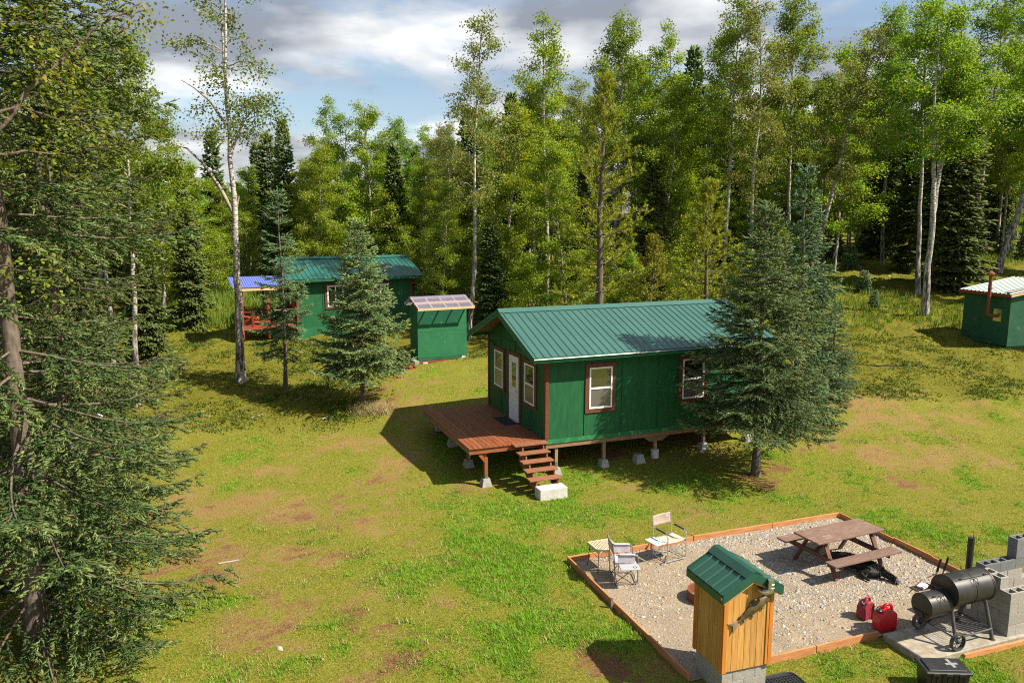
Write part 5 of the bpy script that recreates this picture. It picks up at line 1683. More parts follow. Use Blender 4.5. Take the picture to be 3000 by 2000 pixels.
    for i, x in enumerate((.37, 1.92, 3.68, 5.42, 7.1)):
        for y in (.1, CW / 2, CW - .1):
            g = lz(x, y, o, CAB_A) - .05
            if i == 2 and y == .1:
                MB().lathe([(.12, g), (.12, g + .3)], (x, y, 0), 14).build('pier_block', 'conc_w', c, True)
                top = g + .3
                m = MB()
                m.prism([(-.45, 0), (.45, 0), (.22, -.16), (-.22, -.16)], (x, y - .05, B - .27), (1, 0, 0), (0, 0, 1), (0, 1, 0), 0, .09)
                m.build('knee_brace', 'beam', c)
            else:
                pier(MB(), x, y, g, 1.0, .26).build('pier_block', 'conc', c)
                top = g + .26
            MB().box((x, y, (top + B - .27) / 2), (.09, .09, B - .27 - top), None, .004).build('post', 'post', c)
            if y == .1:
                m = MB(); m.box((x, y - .047, top + .08), (.07, .004, .16)); m.build('post_bracket', 'galv', c)
    # porch lamp bracket and its wire on the gable
    m = MB(); m.tube([gable.p(4.62, B + 2.22, .01), gable.p(4.35, B + 2.2, .04), gable.p(4.1, B + 2.2, .06)], .012, 6); m.tube([gable.p(4.1, B + 2.22, .06), gable.p(4.1, B + 2.12, .06)], .03, 8)
    m.build('wall_bracket', 'iron', c)
    return c


main_cabin()


def lone_pier():
    p = CAB_O + np.array((math.cos(CAB_A), math.sin(CAB_A))) * 3.05 + np.array((-math.sin(CAB_A), math.cos(CAB_A))) * -.02
    o = empty('pier_block', (p[0], p[1], float(ground_z(*p)) - .03), CAB_A, 'spare concrete pier block with metal bracket, carrying no post', 'pier block')
    pier(MB(), 0, 0, 0, 1.1, .27).build('block', 'conc', o)
    m = MB()
    m.box((0, 0, .275), (.1, .08, .006)); m.box((-.045, 0, .32), (.006, .08, .09)); m.box((.045, 0, .32), (.006, .08, .09))
    m.build('bracket', 'galv', o)


lone_pier()


def deck_and_steps():
    o = (CAB_O[0], CAB_O[1], 0)
    D = 2.29
    c = empty('wooden_deck', o, CAB_A, 'red brown stained plank deck at the cabin door', 'deck')
    n = 16
    w = (D + .02) / n
    for i in range(n):
        x = -D - .02 + w * (i + .5)
        MB().box((x, CW / 2 - .015, DECK_Z - .019), (w - .007, CW + .05, .036), None, .004).build('deck_board', 'deck', c)
    MB().box((-D + .02, CW / 2, DECK_Z - .115), (.04, CW - .0, .15), None, .004).build('rim_joist', 'beam', c)
    MB().box((-D / 2, .02, DECK_Z - .115), (D - .09, .04, .15), None, .004).build('rim_joist', 'deckrim', c)
    MB().box((-D / 2, CW - .02, DECK_Z - .115), (D - .09, .04, .15), None, .004).build('rim_joist', 'deckrim', c)
    for k in range(1, 6):
        MB().box((-D + .4 * k, CW / 2, DECK_Z - .115), (.04, CW - .1, .14)).build('floor_joist', 'beam', c)
    MB().box((-1.79, CW / 2, DECK_Z - .26), (.09, CW - .2, .13)).build('deck_beam', 'deckrim', c)
    for y in (.08, 1.6, 3.2, CW - .15):
        g = lz(-1.79, y, o, CAB_A) - .05
        pier(MB(), -1.79, y, g, 1.05, .27).build('pier_block', 'conc', c)
        MB().box((-1.79, y, (g + .27 + DECK_Z - .325) / 2), (.1, .1, DECK_Z - .325 - g - .27), None, .005).build('post', 'deckrim', c)
        MB().box((-1.79, y - .053, g + .34), (.085, .004, .12)).build('post_bracket', 'galv', c)
    MB().bar((-1.79, .08, DECK_Z - .45), (-1.98, .08, DECK_Z - .21), .09, .09).build('brace', 'deckrim', c)
    s = empty('wooden_steps', o, CAB_A, 'open wooden steps of five treads leading up to the deck', 'steps')
    for k in range(5):
        z = DECK_Z - .17 * k + (.012 if k == 0 else 0)
        b = -.145 - .25 * k if k else -.15
        MB().box((-.55, b, z - .02), (.93 if k else 1.02, .28, .04), None, .005).build('tread', 'step', s)
    for x in (-.93 + .1, -.2):
        poly = [(-.02, DECK_Z - .06), (-.02, DECK_Z - .36), (-.98, .2), (-1.2, .2), (-1.2, .42)]
        q = [(-.02, DECK_Z - .042)]
        for k in range(5):
            z = DECK_Z - .042 - .17 * k
            b0, b1 = -.03 - .25 * k, -.03 - .25 * (k + 1)
            q += [(b0, z), (b1 + .03, z)] if k else [(b1 + .03, z)]
        q += [(-1.25, .2), (-.98, .1), (-.02, DECK_Z - .5)]
        MB().prism(q, (x, 0, 0), (0, 1, 0), (0, 0, 1), (1, 0, 0), 0, .04).build('stringer', 'step', s)
    st = empty('concrete_step', (CAB_O[0], CAB_O[1], 0), CAB_A, 'pale rectangular concrete block at the foot of the steps', 'concrete block')
    MB().box((-.46, -1.4, .12), (.8, .38, .34), None, .012).build('block', 'conc_w', st)
    m = empty('door_mat', (CAB_O[0], CAB_O[1], 0), CAB_A, 'dark rubber mat on the deck before the white door', 'mat')
    MB().box((-.28, 2.42, DECK_Z + .012), (.5, .95, .018), None, .006).build('mat_body', 'rubber', m)
    q = MB()
    for k in range(9):
        q.box((-.28, 2.02 + .1 * k, DECK_Z + .0235), (.44, .03, .004))
    q.build('tread_pattern', 'rubber', m)


deck_and_steps()


def far_cabin():
    A = math.radians(26.6)
    o = (-9.95, 36.3, 2.0)
    W, D = 5.6, 4.3
    c = empty('far_cabin', o, A, 'green cabin in the background with teal roof and red porch', 'cabin')
    H = 2.55
    oe, zr, ze = .42, 3.44, 2.62
    front, right, left, back = Face((0, 0, 0), (1, 0, 0), (0, -1, 0)), Face((W, 0, 0), (0, 1, 0), (1, 0, 0)), Face((0, 0, 0), (0, 1, 0), (-1, 0, 0)), Face((0, D, 0), (1, 0, 0), (0, 1, 0))
    MB().box((W / 2, D / 2, H / 2 - .4), (W - .08, D - .08, H + .75)).build('wall_core', 'wall', c)
    for F, Lw in ((front, W), (back, W)):
        k = 0
        while k * 1.22 < Lw - .01:
            F.part('siding_panel', 'wall', c, k * 1.22 + .002, min(Lw, (k + 1) * 1.22) - .002, .35, H, -.02, .004)
            F.part('skirt_panel', 'wall_old', c, k * 1.22 + .002, min(Lw, (k + 1) * 1.22) - .002, -.6, .345, -.02, .01)
            if k:
                F.part('batten', 'wall', c, k * 1.22 - .018, k * 1.22 + .018, .36, H - .05, .004, .022)
            k += 1
    for F in (right, left):
        MB().prism([(0, -.6), (D, -.6), (D, H), (D / 2, zr - .12), (0, H)], F.o, F.ux, (0, 0, 1), F.n, -.02, .004).build('gable_wall', 'wall', c)
    for F, a, b in ((front, -.02, .09), (front, W - .1, W + .02), (right, 0, .1), (left, 0, .1)):
        F.part('corner_board', 'trim', c, a, b, .0, H - .02, .005, .03)
    window(front, c, 1.42, 2.2, 1.25, 2.25, .11, 'v', trim_mat='trim', fw=.06)
    window(front, c, 3.6, 4.4, 1.3, 2.25, .11, 'v', trim_mat='trim', fw=.06)
    rf = empty_part('roof', c)
    roof_slope(rf, 'roof_far', -.5, W + .5, (-oe, ze), (D / 2, zr), h=.03)
    roof_slope(rf, 'roof_far', -.5, W + .5, (D + oe, ze), (D / 2, zr), h=.03)
    MB().prism([(D / 2 - .2, zr - .03), (D / 2, zr + .05), (D / 2 + .2, zr - .03), (D / 2 + .2, zr - .01), (D / 2, zr + .075), (D / 2 - .2, zr - .01)], (0, 0, 0), (0, 1, 0), (0, 0, 1), (1, 0, 0), -.51, W + .51).build('ridge_cap', 'roof_far', rf)
    MB().box((W / 2, -oe + .02, ze - .08), (W + .96, .04, .12)).build('eave_fascia', 'wall_dark', rf)
    for x in (-.47, W + .47):
        for y in (-oe, D + oe):
            MB().bar((x, y, ze - .09), (x, D / 2, zr - .09), .04, .13).build('rake_board', 'wall_dark', rf)
    MB().lathe([(.09, 2.9), (.09, 3.75)], (2.95, D * .62, 0), 12).build('flue_pipe', 'rust', rf, True)
    # small lean-to against the right gable
    ln = empty_part('lean_to', c)
    MB().box((W + .27, .85, .75), (.5, 1.2, 2.6)).build('lean_to_wall', 'wall_dark', ln)
    MB().bar((W + .0, .85, 2.2), (W + .72, .85, 2.05), 1.4, .06).build('lean_to_roof', 'trim', ln)
    # porch on the left end: deck, posts, screen of red boards, blue plastic roof
    px0 = -2.45
    p = empty_part('porch', c)
    for k in range(9):
        MB().box((px0 / 2 - .02, .2 + .15 * k, .52), (-px0 - .02, .142, .035)).build('deck_board', 'deck', p)
    MB().box((px0 / 2, .11, .44), (-px0, .04, .16)).build('porch_rim', 'redwood', p)
    for x in (px0 + .06, -1.25, -.12):
        MB().box((x, .16, 1.1), (.09, .09, 2.3)).build('porch_post', 'redwood', p)
        MB().box((x, 1.45, 1.1), (.09, .09, 2.4)).build('porch_post', 'redwood', p)
    for k in range(8):
        MB().box((px0 - .02, .25 + .15 * k, 1.25), (.02, .13, 1.35)).build('screen_board', 'redwood', p)
    MB().box((-.7, .16, 1.18), (1.05, .04, .09)).build('porch_rail', 'raw', p)
    MB().box((-1.6, .1, .72), (.62, .05, .1)).build('porch_rail', 'redwood', p)
    r = empty_part('porch_roof', c)
    m = MB().prism(rib_profile(2.5, .1, .05, h=.02, base=.06, top=.02, th=.006), (px0 - .35, -.1, 2.3), (1, 0, 0), (0, -.24, .97), (0, .97, .24), 0, 1.6)
    m.build('plastic_sheet', 'clear_blue', r)
    MB().box((px0 / 2 - .1, -.05, 2.22), (2.85, .04, .14)).build('porch_fascia', 'raw', r)
    for x in (px0 - .2, -1.6, -.8, -.1):
        MB().bar((x, -.03, 2.24), (x, 1.45, 2.6), .04, .09).build('porch_rafter', 'raw', r)
    # things kept on the porch
    c_, s_ = math.cos(A), math.sin(A)
    W2 = lambda x, y, z: (o[0] + x * c_ - y * s_, o[1] + x * s_ + y * c_, o[2] + z)
    q = empty('garden_machine', W2(-1.65, .62, .54), A + .3, 'orange and black garden machine with a grey wheel on the red porch', 'machine')
    MB().box((0, 0, .3), (.5, .4, .18), None, .05).build('engine_cover', 'orange', q)
    MB().box((.05, .0, .5), (.28, .3, .22), None, .05).build('fuel_tank', 'plastic_b', q)
    for y in (-.26, .26):
        w = MB().lathe([(.08, -.04), (.17, -.04), (.19, -.02), (.19, .02), (.17, .04), (.08, .04)], (.12, y, .19), 18, np.array(((1, 0, 0), (0, 0, -1), (0, 1, 0)))).build('wheel', 'plastic_b', q, True)
        MB().lathe([(.02, -.045), (.09, -.043), (.09, .043), (.02, .045)], (.12, y, .19), 14, np.array(((1, 0, 0), (0, 0, -1), (0, 1, 0)))).build('rim', 'alu', w)
    MB().tube(pipe_pts([(-.2, -.2, .35), (-.6, -.2, .85), (-.6, .2, .85), (-.2, .2, .35)], .08), .018, 8).build('handlebar', 'plastic_b', q)
    q = empty('red_chair', W2(-2.05, .45, .54), A - .5, 'red slatted wooden chair at the open end of the far porch', 'chair')
    for k in range(4):
        MB().box((-.2 + .13 * k, .0 + .0, .38 - .02 * k), (.11, .5, .025)).build('seat_slat', 'redwood', q)
    for k in range(5):
        MB().bar((-.28, -.22 + .11 * k, .36), (-.5, -.22 + .11 * k, 1.0), .095, .022).build('back_slat', 'redwood', q)
    for y in (-.29, .29):
        MB().box((-.02, y, .62), (.62, .11, .025)).build('armrest', 'redwood', q)
        MB().box((.24, y, .3), (.09, .03, .6)).build('leg', 'redwood', q)
        MB().bar((.24, y * .9, .36), (-.5, y * .9, .04), .03, .1).build('leg', 'redwood', q)


far_cabin()


def plastic_roof_shed():
    A = math.radians(26.0)
    o = (-3.92, 32.45, 1.5)
    W, D, H = 2.2, .95, 2.18
    c = empty('storage_shed', o, A, 'narrow green plywood shed with a clear plastic roof', 'shed')
    front, left = Face((0, 0, 0), (1, 0, 0), (0, -1, 0)), Face((0, 0, 0), (0, 1, 0), (-1, 0, 0))
    right, back = Face((W, 0, 0), (0, 1, 0), (1, 0, 0)), Face((0, D, 0), (1, 0, 0), (0, 1, 0))
    front.part('plywood_sheet', 'wall_old', c, .0, W, .1, 1.18, -.02, .004)
    front.part('plywood_sheet', 'wall_old', c, .0, W, 1.186, H, -.02, .004)
    front.part('skirt_board', 'wall_dark', c, .0, W, -.04, .094, -.02, .02)
    back.part('plywood_sheet', 'wall_old', c, 0, W, -.04, H, -.02, .004)
    for F in (left, right):
        MB().prism([(0, -.04), (D, -.04), (D, H), (D * .5, H + .22), (0, H)], F.o, F.ux, (0, 0, 1), F.n, -.02, .003).build('side_wall', 'wall', c)
    MB().box((W / 2, D / 2, -.08), (W + .02, D + .02, .07)).build('floor_frame', 'redwood', c)
    MB().box((W / 2, D / 2, .3), (W - .1, D - .1, .05)).build('shelf', 'beam', c)
    for x in (.3, W - .15):
        for y in (.05, D - .05):
            g = lz(x, y, o, A) - o[2] - .04
            t = -.16
            pier(MB(), x, y, g, .95, max(.1, t - g)).build('pier_block', 'conc', c)
            MB().box((x, y, t + .03), (.06, .06, .1)).build('bracket', 'galv', c)
    # roof: wooden purlins and rafters under clear corrugated sheet
    rf = empty_part('roof', c)
    ry, rz, ey, ez = D * .5, H + .4, -.5, H + .02
    by, bz = D + .25, H + .08
    for x in (-.1, .5, 1.12, 1.72, W + .1):
        MB().bar((x, ey, ez), (x, ry, rz - .02), .04, .06).build('rafter', 'raw', rf)
        MB().bar((x, by, bz), (x, ry, rz - .02), .04, .06).build('rafter', 'grey_wood', rf)
    for y, z, mt in ((ey - .02, ez - .01, 'raw'), ((ey + ry) / 2 - .05, (ez + rz) / 2 + .0, 'raw'), (ry, rz - .01, 'grey_wood'), (by, bz, 'grey_wood')):
        MB().box((W / 2, y, z), (W + .3, .045, .1)).build('purlin', mt, rf)
    for ya, za in ((ey - .05, ez + .045), (by + .05, bz + .045)):
        sl = np.array((0, ry - ya, rz + .05 - za)); Ls = np.linalg.norm(sl); sl /= Ls
        nr = np.cross((1., 0, 0), sl); nr = nr if nr[2] > 0 else -nr
        MB().prism(rib_profile(W + .32, .075, .04, h=.014, base=.05, top=.02, th=.004), (-.16, ya, za), (1, 0, 0), nr, sl, 0, Ls).build('plastic_sheet', 'clear', rf)
    # timber lying at its corner
    def beam(name, p0, p1, w, h, mat, label):
        a = math.atan2(p1[1] - p0[1], p1[0] - p0[0])
        L = math.hypot(p1[0] - p0[0], p1[1] - p0[1])
        q = empty(name, ((p0[0] + p1[0]) / 2, (p0[1] + p1[1]) / 2, float(ground_z((p0[0] + p1[0]) / 2, (p0[1] + p1[1]) / 2))), a, label, 'timber')
        MB().box((0, 0, h / 2), (L, w, h), None, .01).build('timber', mat, q)
        return q
    b = beam('squared_timber', at(1222, 1076), at(1196, 1054), .2, .16, 'grey_wood', 'grey squared timber lying at the corner of the plastic roofed shed')
    b.location.z += .1
    beam('timber_block', at(1205, 1080), at(1188, 1066), .16, .14, 'redwood', 'reddish timber block under the grey timber by the small shed')
    beam('flat_board', at(1185, 1078), at(1150, 1074), .22, .03, 'grey_wood', 'flat weathered board on the ground left of the small shed')


plastic_roof_shed()


def dark_shed():
    A = math.radians(13.9)
    o = (21.97, 34.6, 1.85)
    W, D, H = 2.7, 2.58, 2.2
    c = empty('dark_shed', o, A, 'dark green plywood shed with a rusty stove pipe', 'shed')
    front, left = Face((0, 0, 0), (1, 0, 0), (0, -1, 0)), Face((0, 0, 0), (0, 1, 0), (-1, 0, 0))
    MB().box((W / 2, D / 2, H / 2 - .1), (W - .08, D - .08, H + .2)).build('wall_core', 'wall_dark', c)
    hx = .17
    for k in range(2):
        MB().prism([(k * W / 2 + .002, .06), ((k + 1) * W / 2 - .002, .06), ((k + 1) * W / 2 - .002, H + hx * (k + 1) * W / 2), (k * W / 2 + .002, H + hx * k * W / 2)], front.o, front.ux, (0, 0, 1), front.n, -.02, .004).build('plywood_sheet', 'wall_dark', c)
        left.part('plywood_sheet', 'wall_dark', c, k * D / 2 + .002, (k + 1) * D / 2 - .002, .06, H, -.02, .004)
    front.part('skirt_board', 'wall_dark', c, -.02, W, -.1, .055, -.02, .02)
    left.part('skirt_board', 'wall_dark', c, 0, D, -.1, .055, -.02, .02)
    MB().box((W / 2, D / 2, -.25), (W - .3, D - .3, .3)).build('skid', 'beam', c)
    rf = empty_part('roof', c)
    ov = .18
    sl = np.array((1, 0, hx)); sl /= np.linalg.norm(sl)
    nr = np.array((-sl[2], 0, sl[0]))
    Ls = (W + 2 * ov) / sl[0]
    y = -ov
    while y < D + ov - .02:
        w = min(.914, D + ov - y)
        MB().prism(rib_profile(w - .002, .2286, .114, h=.03), (-ov, y, H + .05 - ov * hx), (0, 1, 0), nr, sl, 0, Ls).build('roof_sheet', 'roof_far', rf)
        y += w
    MB().box((-ov + .0, D / 2, H - .05), (.04, D + 2 * ov, .12)).build('eave_fascia', 'redwood', rf)
    for y in (-ov + .02, D + ov - .02):
        MB().bar((-ov, y, H - .05), (W + ov, y, H - .05 + hx * (W + 2 * ov)), .04, .12).build('rake_board', 'raw' if y < 0 else 'redwood', rf)
    MB().bar((-ov + .1, -ov + .3, H + .115 - ov * hx), (W * .8, -ov + .3, H + .115 + hx * W * .75), .3, .02).build('loose_board', 'grey_wood', rf)
    left.part('metal_plate', 'galv', c, .42, .85, .95, 1.5, .004, .012)
    sp = empty_part('stove_pipe', c)
    P = pipe_pts([left.p(.62, 1.2, .0), left.p(.72, 1.2, .3), left.p(.82, 1.25, .36), left.p(.82, 3.0, .36)], .12, 6)
    MB().tube(P, .075, 12).build('pipe', 'rust', sp, True)
    MB().lathe([(.02, 3.2), (.17, 3.08), (.17, 3.06), (.02, 3.1)], left.p(.82, 0, .36), 14).build('rain_cap', 'rust', sp, True)
    for z in (1.75, 2.4):
        MB().lathe([(.078, z), (.084, z + .01), (.084, z + .05), (.078, z + .06)], left.p(.82, 0, .36), 12).build('pipe_joint', 'rust', sp)
    MB().bar(left.p(.82, 2.42, .36), left.p(.82, 2.42, 0), .02, .02).build('pipe_strap', 'iron', sp)


dark_shed()

# ------------------------------------------------------------------ gravel pad: edging, furniture, tools
def edging():
    e = empty('timber_edging', (0, 0, 0), 0, 'orange brown boards edging the gravel pad', 'edging')

    def brd(p0, p1, z0=-.06, z1=.13, w=.04, mat='edge'):
        a, b = np.array(padpt(*p0)), np.array(padpt(*p1))
        a[2] = b[2] = (z0 + z1) / 2
        x = (b - a) / np.linalg.norm(b - a)
        y = np.cross((0, 0, 1.), x)
        o = MB().box((0, 0, 0), (np.linalg.norm(b - a), w, z1 - z0), None, .005).build('board', mat, e)
        o.location = (a + b) / 2
        o.rotation_euler = (0, 0, math.atan2(x[1], x[0]))
        return o
    brd((-.02, 0), (3.16, 0)); brd((3.2, -.03), (5.4, -.02)); brd((5.41, -.02), (PAD_L, -.02))
    brd((0, .04), (0, 2.15)); brd((.0, 2.17), (0, 4.75), z1=.12)
    brd((PAD_L, .02), (PAD_L, 1.7)); brd((PAD_L + .03, 1.66), (PAD_L + .02, 2.75), z1=.14); brd((PAD_L, 2.76), (PAD_L, 4.7))
    brd((.55, PAD_W), (2.5, PAD_W)); brd((2.51, PAD_W), (3.88, PAD_W))
    brd((4.72, 5.82), (6.4, 5.85), z0=-.08, z1=.09, w=.05); brd((6.41, 5.86), (8.2, 5.88), z0=-.08, z1=.1, w=.05)
    s = MB().box((0, 0, .0), (.05, .05, .42), None, .004).build('stake', 'grey_wood', e)
    s.location = padpt(-.06, 2.16, .02)
    s = MB().box((0, 0, .0), (.05, .05, .3), None, .004).build('stake', 'edge', e)
    s.location = padpt(3.18, -.06, .02)


edging()


def fish_ornament(F):
    """flat-backed carved fish hung on a wall face F (face of the well house)"""
    f = empty('fish_ornament', (0, 0, 0), 0, 'carved brown fish hung aslant on the wooden well house', 'ornament')
    a = math.radians(33)
    hx, hz = .8, 1.6                                     # nose
    tx, tz = hx - .66 * math.cos(a), hz - .66 * math.sin(a)  # tail root
    ax = np.array((tx - hx, tz - hz)); Ln = np.linalg.norm(ax); ax /= Ln
    pr = np.array((ax[1], -ax[0]))                           # towards the back of the fish
    s = np.array((0, .06, .15, .28, .42, .58, .74, .88, 1.0))
    hgt = np.array((.014, .042, .064, .082, .088, .078, .056, .034, .026))
    m, V, n = MB(), [], 10
    for q, h in zip(s, hgt):
        c = np.array((hx, hz)) + ax * Ln * q + pr * .012 * math.sin(q * 3)
        for k in range(n):
            an = 2 * math.pi * k / n
            p = c + pr * h * math.cos(an)
            V.append(F.p(p[0], p[1], .03 + max(-.02, h * .55 * math.sin(an))))
    fs = [(j * n + i, j * n + (i + 1) % n, (j + 1) * n + (i + 1) % n, (j + 1) * n + i) for j in range(len(s) - 1) for i in range(n)]
    m.add(V, fs + [tuple(range(n)), tuple(range((len(s) - 1) * n, len(s) * n))])
    m.build('fish_body', 'fish', f, True)

    def fin(name, mat, pts):
        P = [np.array((hx, hz)) + ax * Ln * q + pr * h for q, h in pts]
        MB().prism([tuple(p) for p in P], F.o, F.ux, (0, 0, 1), F.n, .022, .036).build(name, mat, f)
    fin('tail_fin', 'fish_fin', [(.96, .022), (1.1, .05), (1.24, .115), (1.17, .01), (1.26, -.1), (1.1, -.05), (.96, -.022)])
    fin('dorsal_fin', 'fish', [(.36, .075), (.42, .13), (.54, .12), (.6, .07)])
    fin('adipose_fin', 'fish', [(.8, .034), (.86, .066), (.9, .06), (.9, .026)])
    fin('pectoral_fin', 'fish_fin', [(.22, -.07), (.28, -.125), (.34, -.11), (.32, -.075)])
    fin('pelvic_fin', 'fish_fin', [(.52, -.075), (.58, -.125), (.64, -.1), (.62, -.06)])
    fin('anal_fin', 'fish_fin', [(.72, -.045), (.8, -.085), (.9, -.075), (.86, -.028)])
    MB().lathe([(.009, 0), (.009, .006)], F.p(hx + ax[0] * .05 + pr[0] * .012, hz + ax[1] * .05 + pr[1] * .012, .052), 10, np.stack([F.ux, np.array((0, 0, 1.)), F.n], 1)).build('eye', 'plastic_b', f)
    return f


def well_house():
    A = math.radians(18.6)
    o = (3.25, 11.3, 0)
    W, D = .88, .81
    c = empty('well_house', o, A, 'small cedar plank well house on concrete blocks with green metal roof', 'well house')
    z0, ze, zr = .42, 1.76, 2.05
    hang = .1
    sl = (zr - ze) / (W / 2 + hang)
    top = lambda u: zr - .03 - abs(u - W / 2) * sl
    front, left, right, back = Face((0, 0, 0), (1, 0, 0), (0, -1, 0)), Face((0, 0, 0), (0, 1, 0), (-1, 0, 0)), Face((W, 0, 0), (0, 1, 0), (1, 0, 0)), Face((0, D, 0), (1, 0, 0), (0, 1, 0))
    # block base: three courses of two blocks a side
    for k in range(3):
        zb, zt = -.18 + .2 * k, .015 + .2 * k
        sh = .2 if k % 2 == 0 else 0
        for y0, y1, s0 in ((.03, .225, sh), (D - .225, D - .03, .2 - sh)):
            e = sorted({.03, W - .03} | {x for x in (.03 + s0, .03 + s0 + .41, .03 + s0 + .82) if .1 < x < W - .1})
            for a, b in zip(e, e[1:]):
                MB().box(((a + b) / 2, (y0 + y1) / 2, (zb + zt) / 2), (b - a - .004, y1 - y0, zt - zb), None, .004).build('concrete_block', 'cmu', c)
        for x0, x1 in ((.03, .225), (W - .225, W - .03)):
            e = [.23, D / 2 + (.05 if k % 2 else -.06), D - .23]
            for a, b in zip(e, e[1:]):
                MB().box(((x0 + x1) / 2, (a + b) / 2, (zb + zt) / 2), (x1 - x0, b - a - .004, zt - zb), None, .004).build('concrete_block', 'cmu', c)
    MB().box((W / 2, D / 2, .93), (W - .05, D - .05, 1.0)).build('frame_core', 'cedar_d', c)
    # vertical planks: the front ones follow the gable
    for F, Lw, g in ((front, W, True), (back, W, True), (left, D, False), (right, D, False)):
        n = 7 if g else 6
        w = (Lw - .1) / n
        for k in range(n):
            u0, u1 = .05 + w * k + .003, .05 + w * (k + 1) - .003
            if g:
                us = [u1, W / 2, u0] if u0 < W / 2 < u1 else [u1, u0]
                poly = [(u0, z0), (u1, z0)] + [(u, top(u)) for u in us]
                MB().prism(poly, F.o, F.ux, (0, 0, 1), F.n, -.02, .001 + .002 * (k % 2)).build('plank', 'cedar', c)
            else:
                F.part('plank', 'cedar', c, u0, u1, z0, ze - .02, -.02, .001 + .002 * (k % 2), .002)
        for a, b in ((-.012 if F in (front, back) else .0, .06), (Lw - .06, Lw + (.012 if F in (front, back) else 0))):
            F.part('corner_board', 'cedar_d', c, a, b, z0 - .01, ze - .03, .004, .022 if F in (front, back) else .02, .003)
    front.part('trim_strip', 'cedar_d', c, W - .105, W - .062, z0 + .01, ze - .02, .004, .016, .002)
    left.part('trim_strip', 'cedar_d', c, D - .1, D - .062, z0 + .01, ze - .05, .004, .016, .002)
    # roof
    rf = empty_part('roof', c)
    y0, y1 = -.11, D + .12
    for s in (-1, 1):
        xe = W / 2 + s * (W / 2 + hang)
        d = np.array((W / 2 - xe, 0, zr - ze)); Ls = np.linalg.norm(d); d /= Ls
        nr = np.array((-d[2], 0, d[0])) * (1 if d[0] > 0 else -1)
        MB().prism(rib_profile(y1 - y0, .19, .14, h=.022, base=.05, top=.022, th=.008), (xe, y0, ze), (0, 1, 0), nr, d, 0, Ls).build('roof_sheet', 'roof_dark', rf)
        MB().box((xe + s * .004, (y0 + y1) / 2, ze - .075), (.012, y1 - y0, .125)).build('eave_fascia', 'roof_dark', rf)
        MB().box((xe - s * .03, (y0 + y1) / 2, ze - .065), (.03, y1 - y0 - .03, .07)).build('sub_fascia', 'cedar_d', rf)
        for y in (y0, y1):
            MB().prism([(xe, ze - .138), (xe, ze + .02), (W / 2, zr + .02), (W / 2, zr - .138)], (0, y, 0), (1, 0, 0), (0, 0, 1), (0, 1, 0), -.006, .006).build('rake_flashing', 'roof_dark', rf)
            MB().bar((xe, y + (.022 if y < 0 else -.022), ze - .1), (W / 2, y + (.022 if y < 0 else -.022), zr - .1), .03, .12).build('rake_board', 'cedar', rf)
        MB().prism([(W / 2, zr + .035), (W / 2 + s * .05, zr + .03), (W / 2 + s * .16, zr - .16 * sl + .03), (W / 2 + s * .16, zr - .16 * sl + .024), (W / 2, zr + .02)], (0, 0, 0), (1, 0, 0), (0, 0, 1), (0, 1, 0), y0 - .012, y1 + .012).build('ridge_cap', 'roof_dark', rf)
    v = empty_part('vent_pipe', c)
    ux = .6
    P = pipe_pts([front.p(ux, 1.72, -.02), front.p(ux + .03, 1.72, .13), front.p(ux + .1, 1.74, .17), front.p(ux + .1, 1.93, .17)], .09, 7)
    MB().tube(P, .05, 14).build('pipe', 'galv', v, True)
    for z in (1.8, 1.86):
        MB().lathe([(.051, z), (.055, z + .004), (.055, z + .012), (.051, z + .016)], front.p(ux + .1, 0, .17), 16).build('pipe_seam', 'galv', v)
    f = fish_ornament(front)
    f.location = o
    f.rotation_euler = (0, 0, A)


well_house()


def picnic_table():
    A = math.radians(24.2)
    o = (7.01, 16.08, .02)
    c = empty('picnic_table', o, A, 'weathered brown picnic table with two benches on the gravel', 'picnic table')
    L = 1.88
    for k in range(5):
        MB().box((0, -.29 + .145 * k, .745), (L, .134, .04), None, .006).build('top_plank', 'table', c)
    for s in (-1, 1):
        for k in range(2):
            MB().box((0, s * (.62 + .145 * k) - (0 if s > 0 else .0), .44), (L, .138, .04), None, .005).build('bench_plank', 'table', c)
        for x in (-.66, .66):
            MB().bar((x + .04, s * .2, .7), (x + .04, s * .58, .0), .045, .1, .004, (1, 0, 0)).build('leg', 'table_d', c)
    for x in (-.66, .66):
        MB().box((x, 0, .37), (.045, 1.52, .1), None, .004).build('bench_support', 'table_d', c)
        MB().box((x, 0, .685), (.045, .66, .08), None, .004).build('top_support', 'table_d', c)
        MB().bar((x * .95, 0, .4), (x * .3, 0, .7), .08, .045).build('brace', 'table_d', c)
    MB().box((0, 0, .7), (.08, .62, .045)).build('top_support', 'table_d', c)


picnic_table()


def skin_body(name, verts, edges, rads, mat, parent, sub=2):
    me = bpy.data.meshes.new(name)
    me.from_pydata(verts, edges, [])
    o = link(name, me, MAT[mat], parent)
    o.modifiers.new('skin', 'SKIN')
    for i, r in enumerate(rads):
        me.skin_vertices[0].data[i].radius = (r, r) if np.isscalar(r) else r
    me.skin_vertices[0].data[0].use_root = True
    m = o.modifiers.new('sub', 'SUBSURF'); m.levels = m.render_levels = sub
    return o


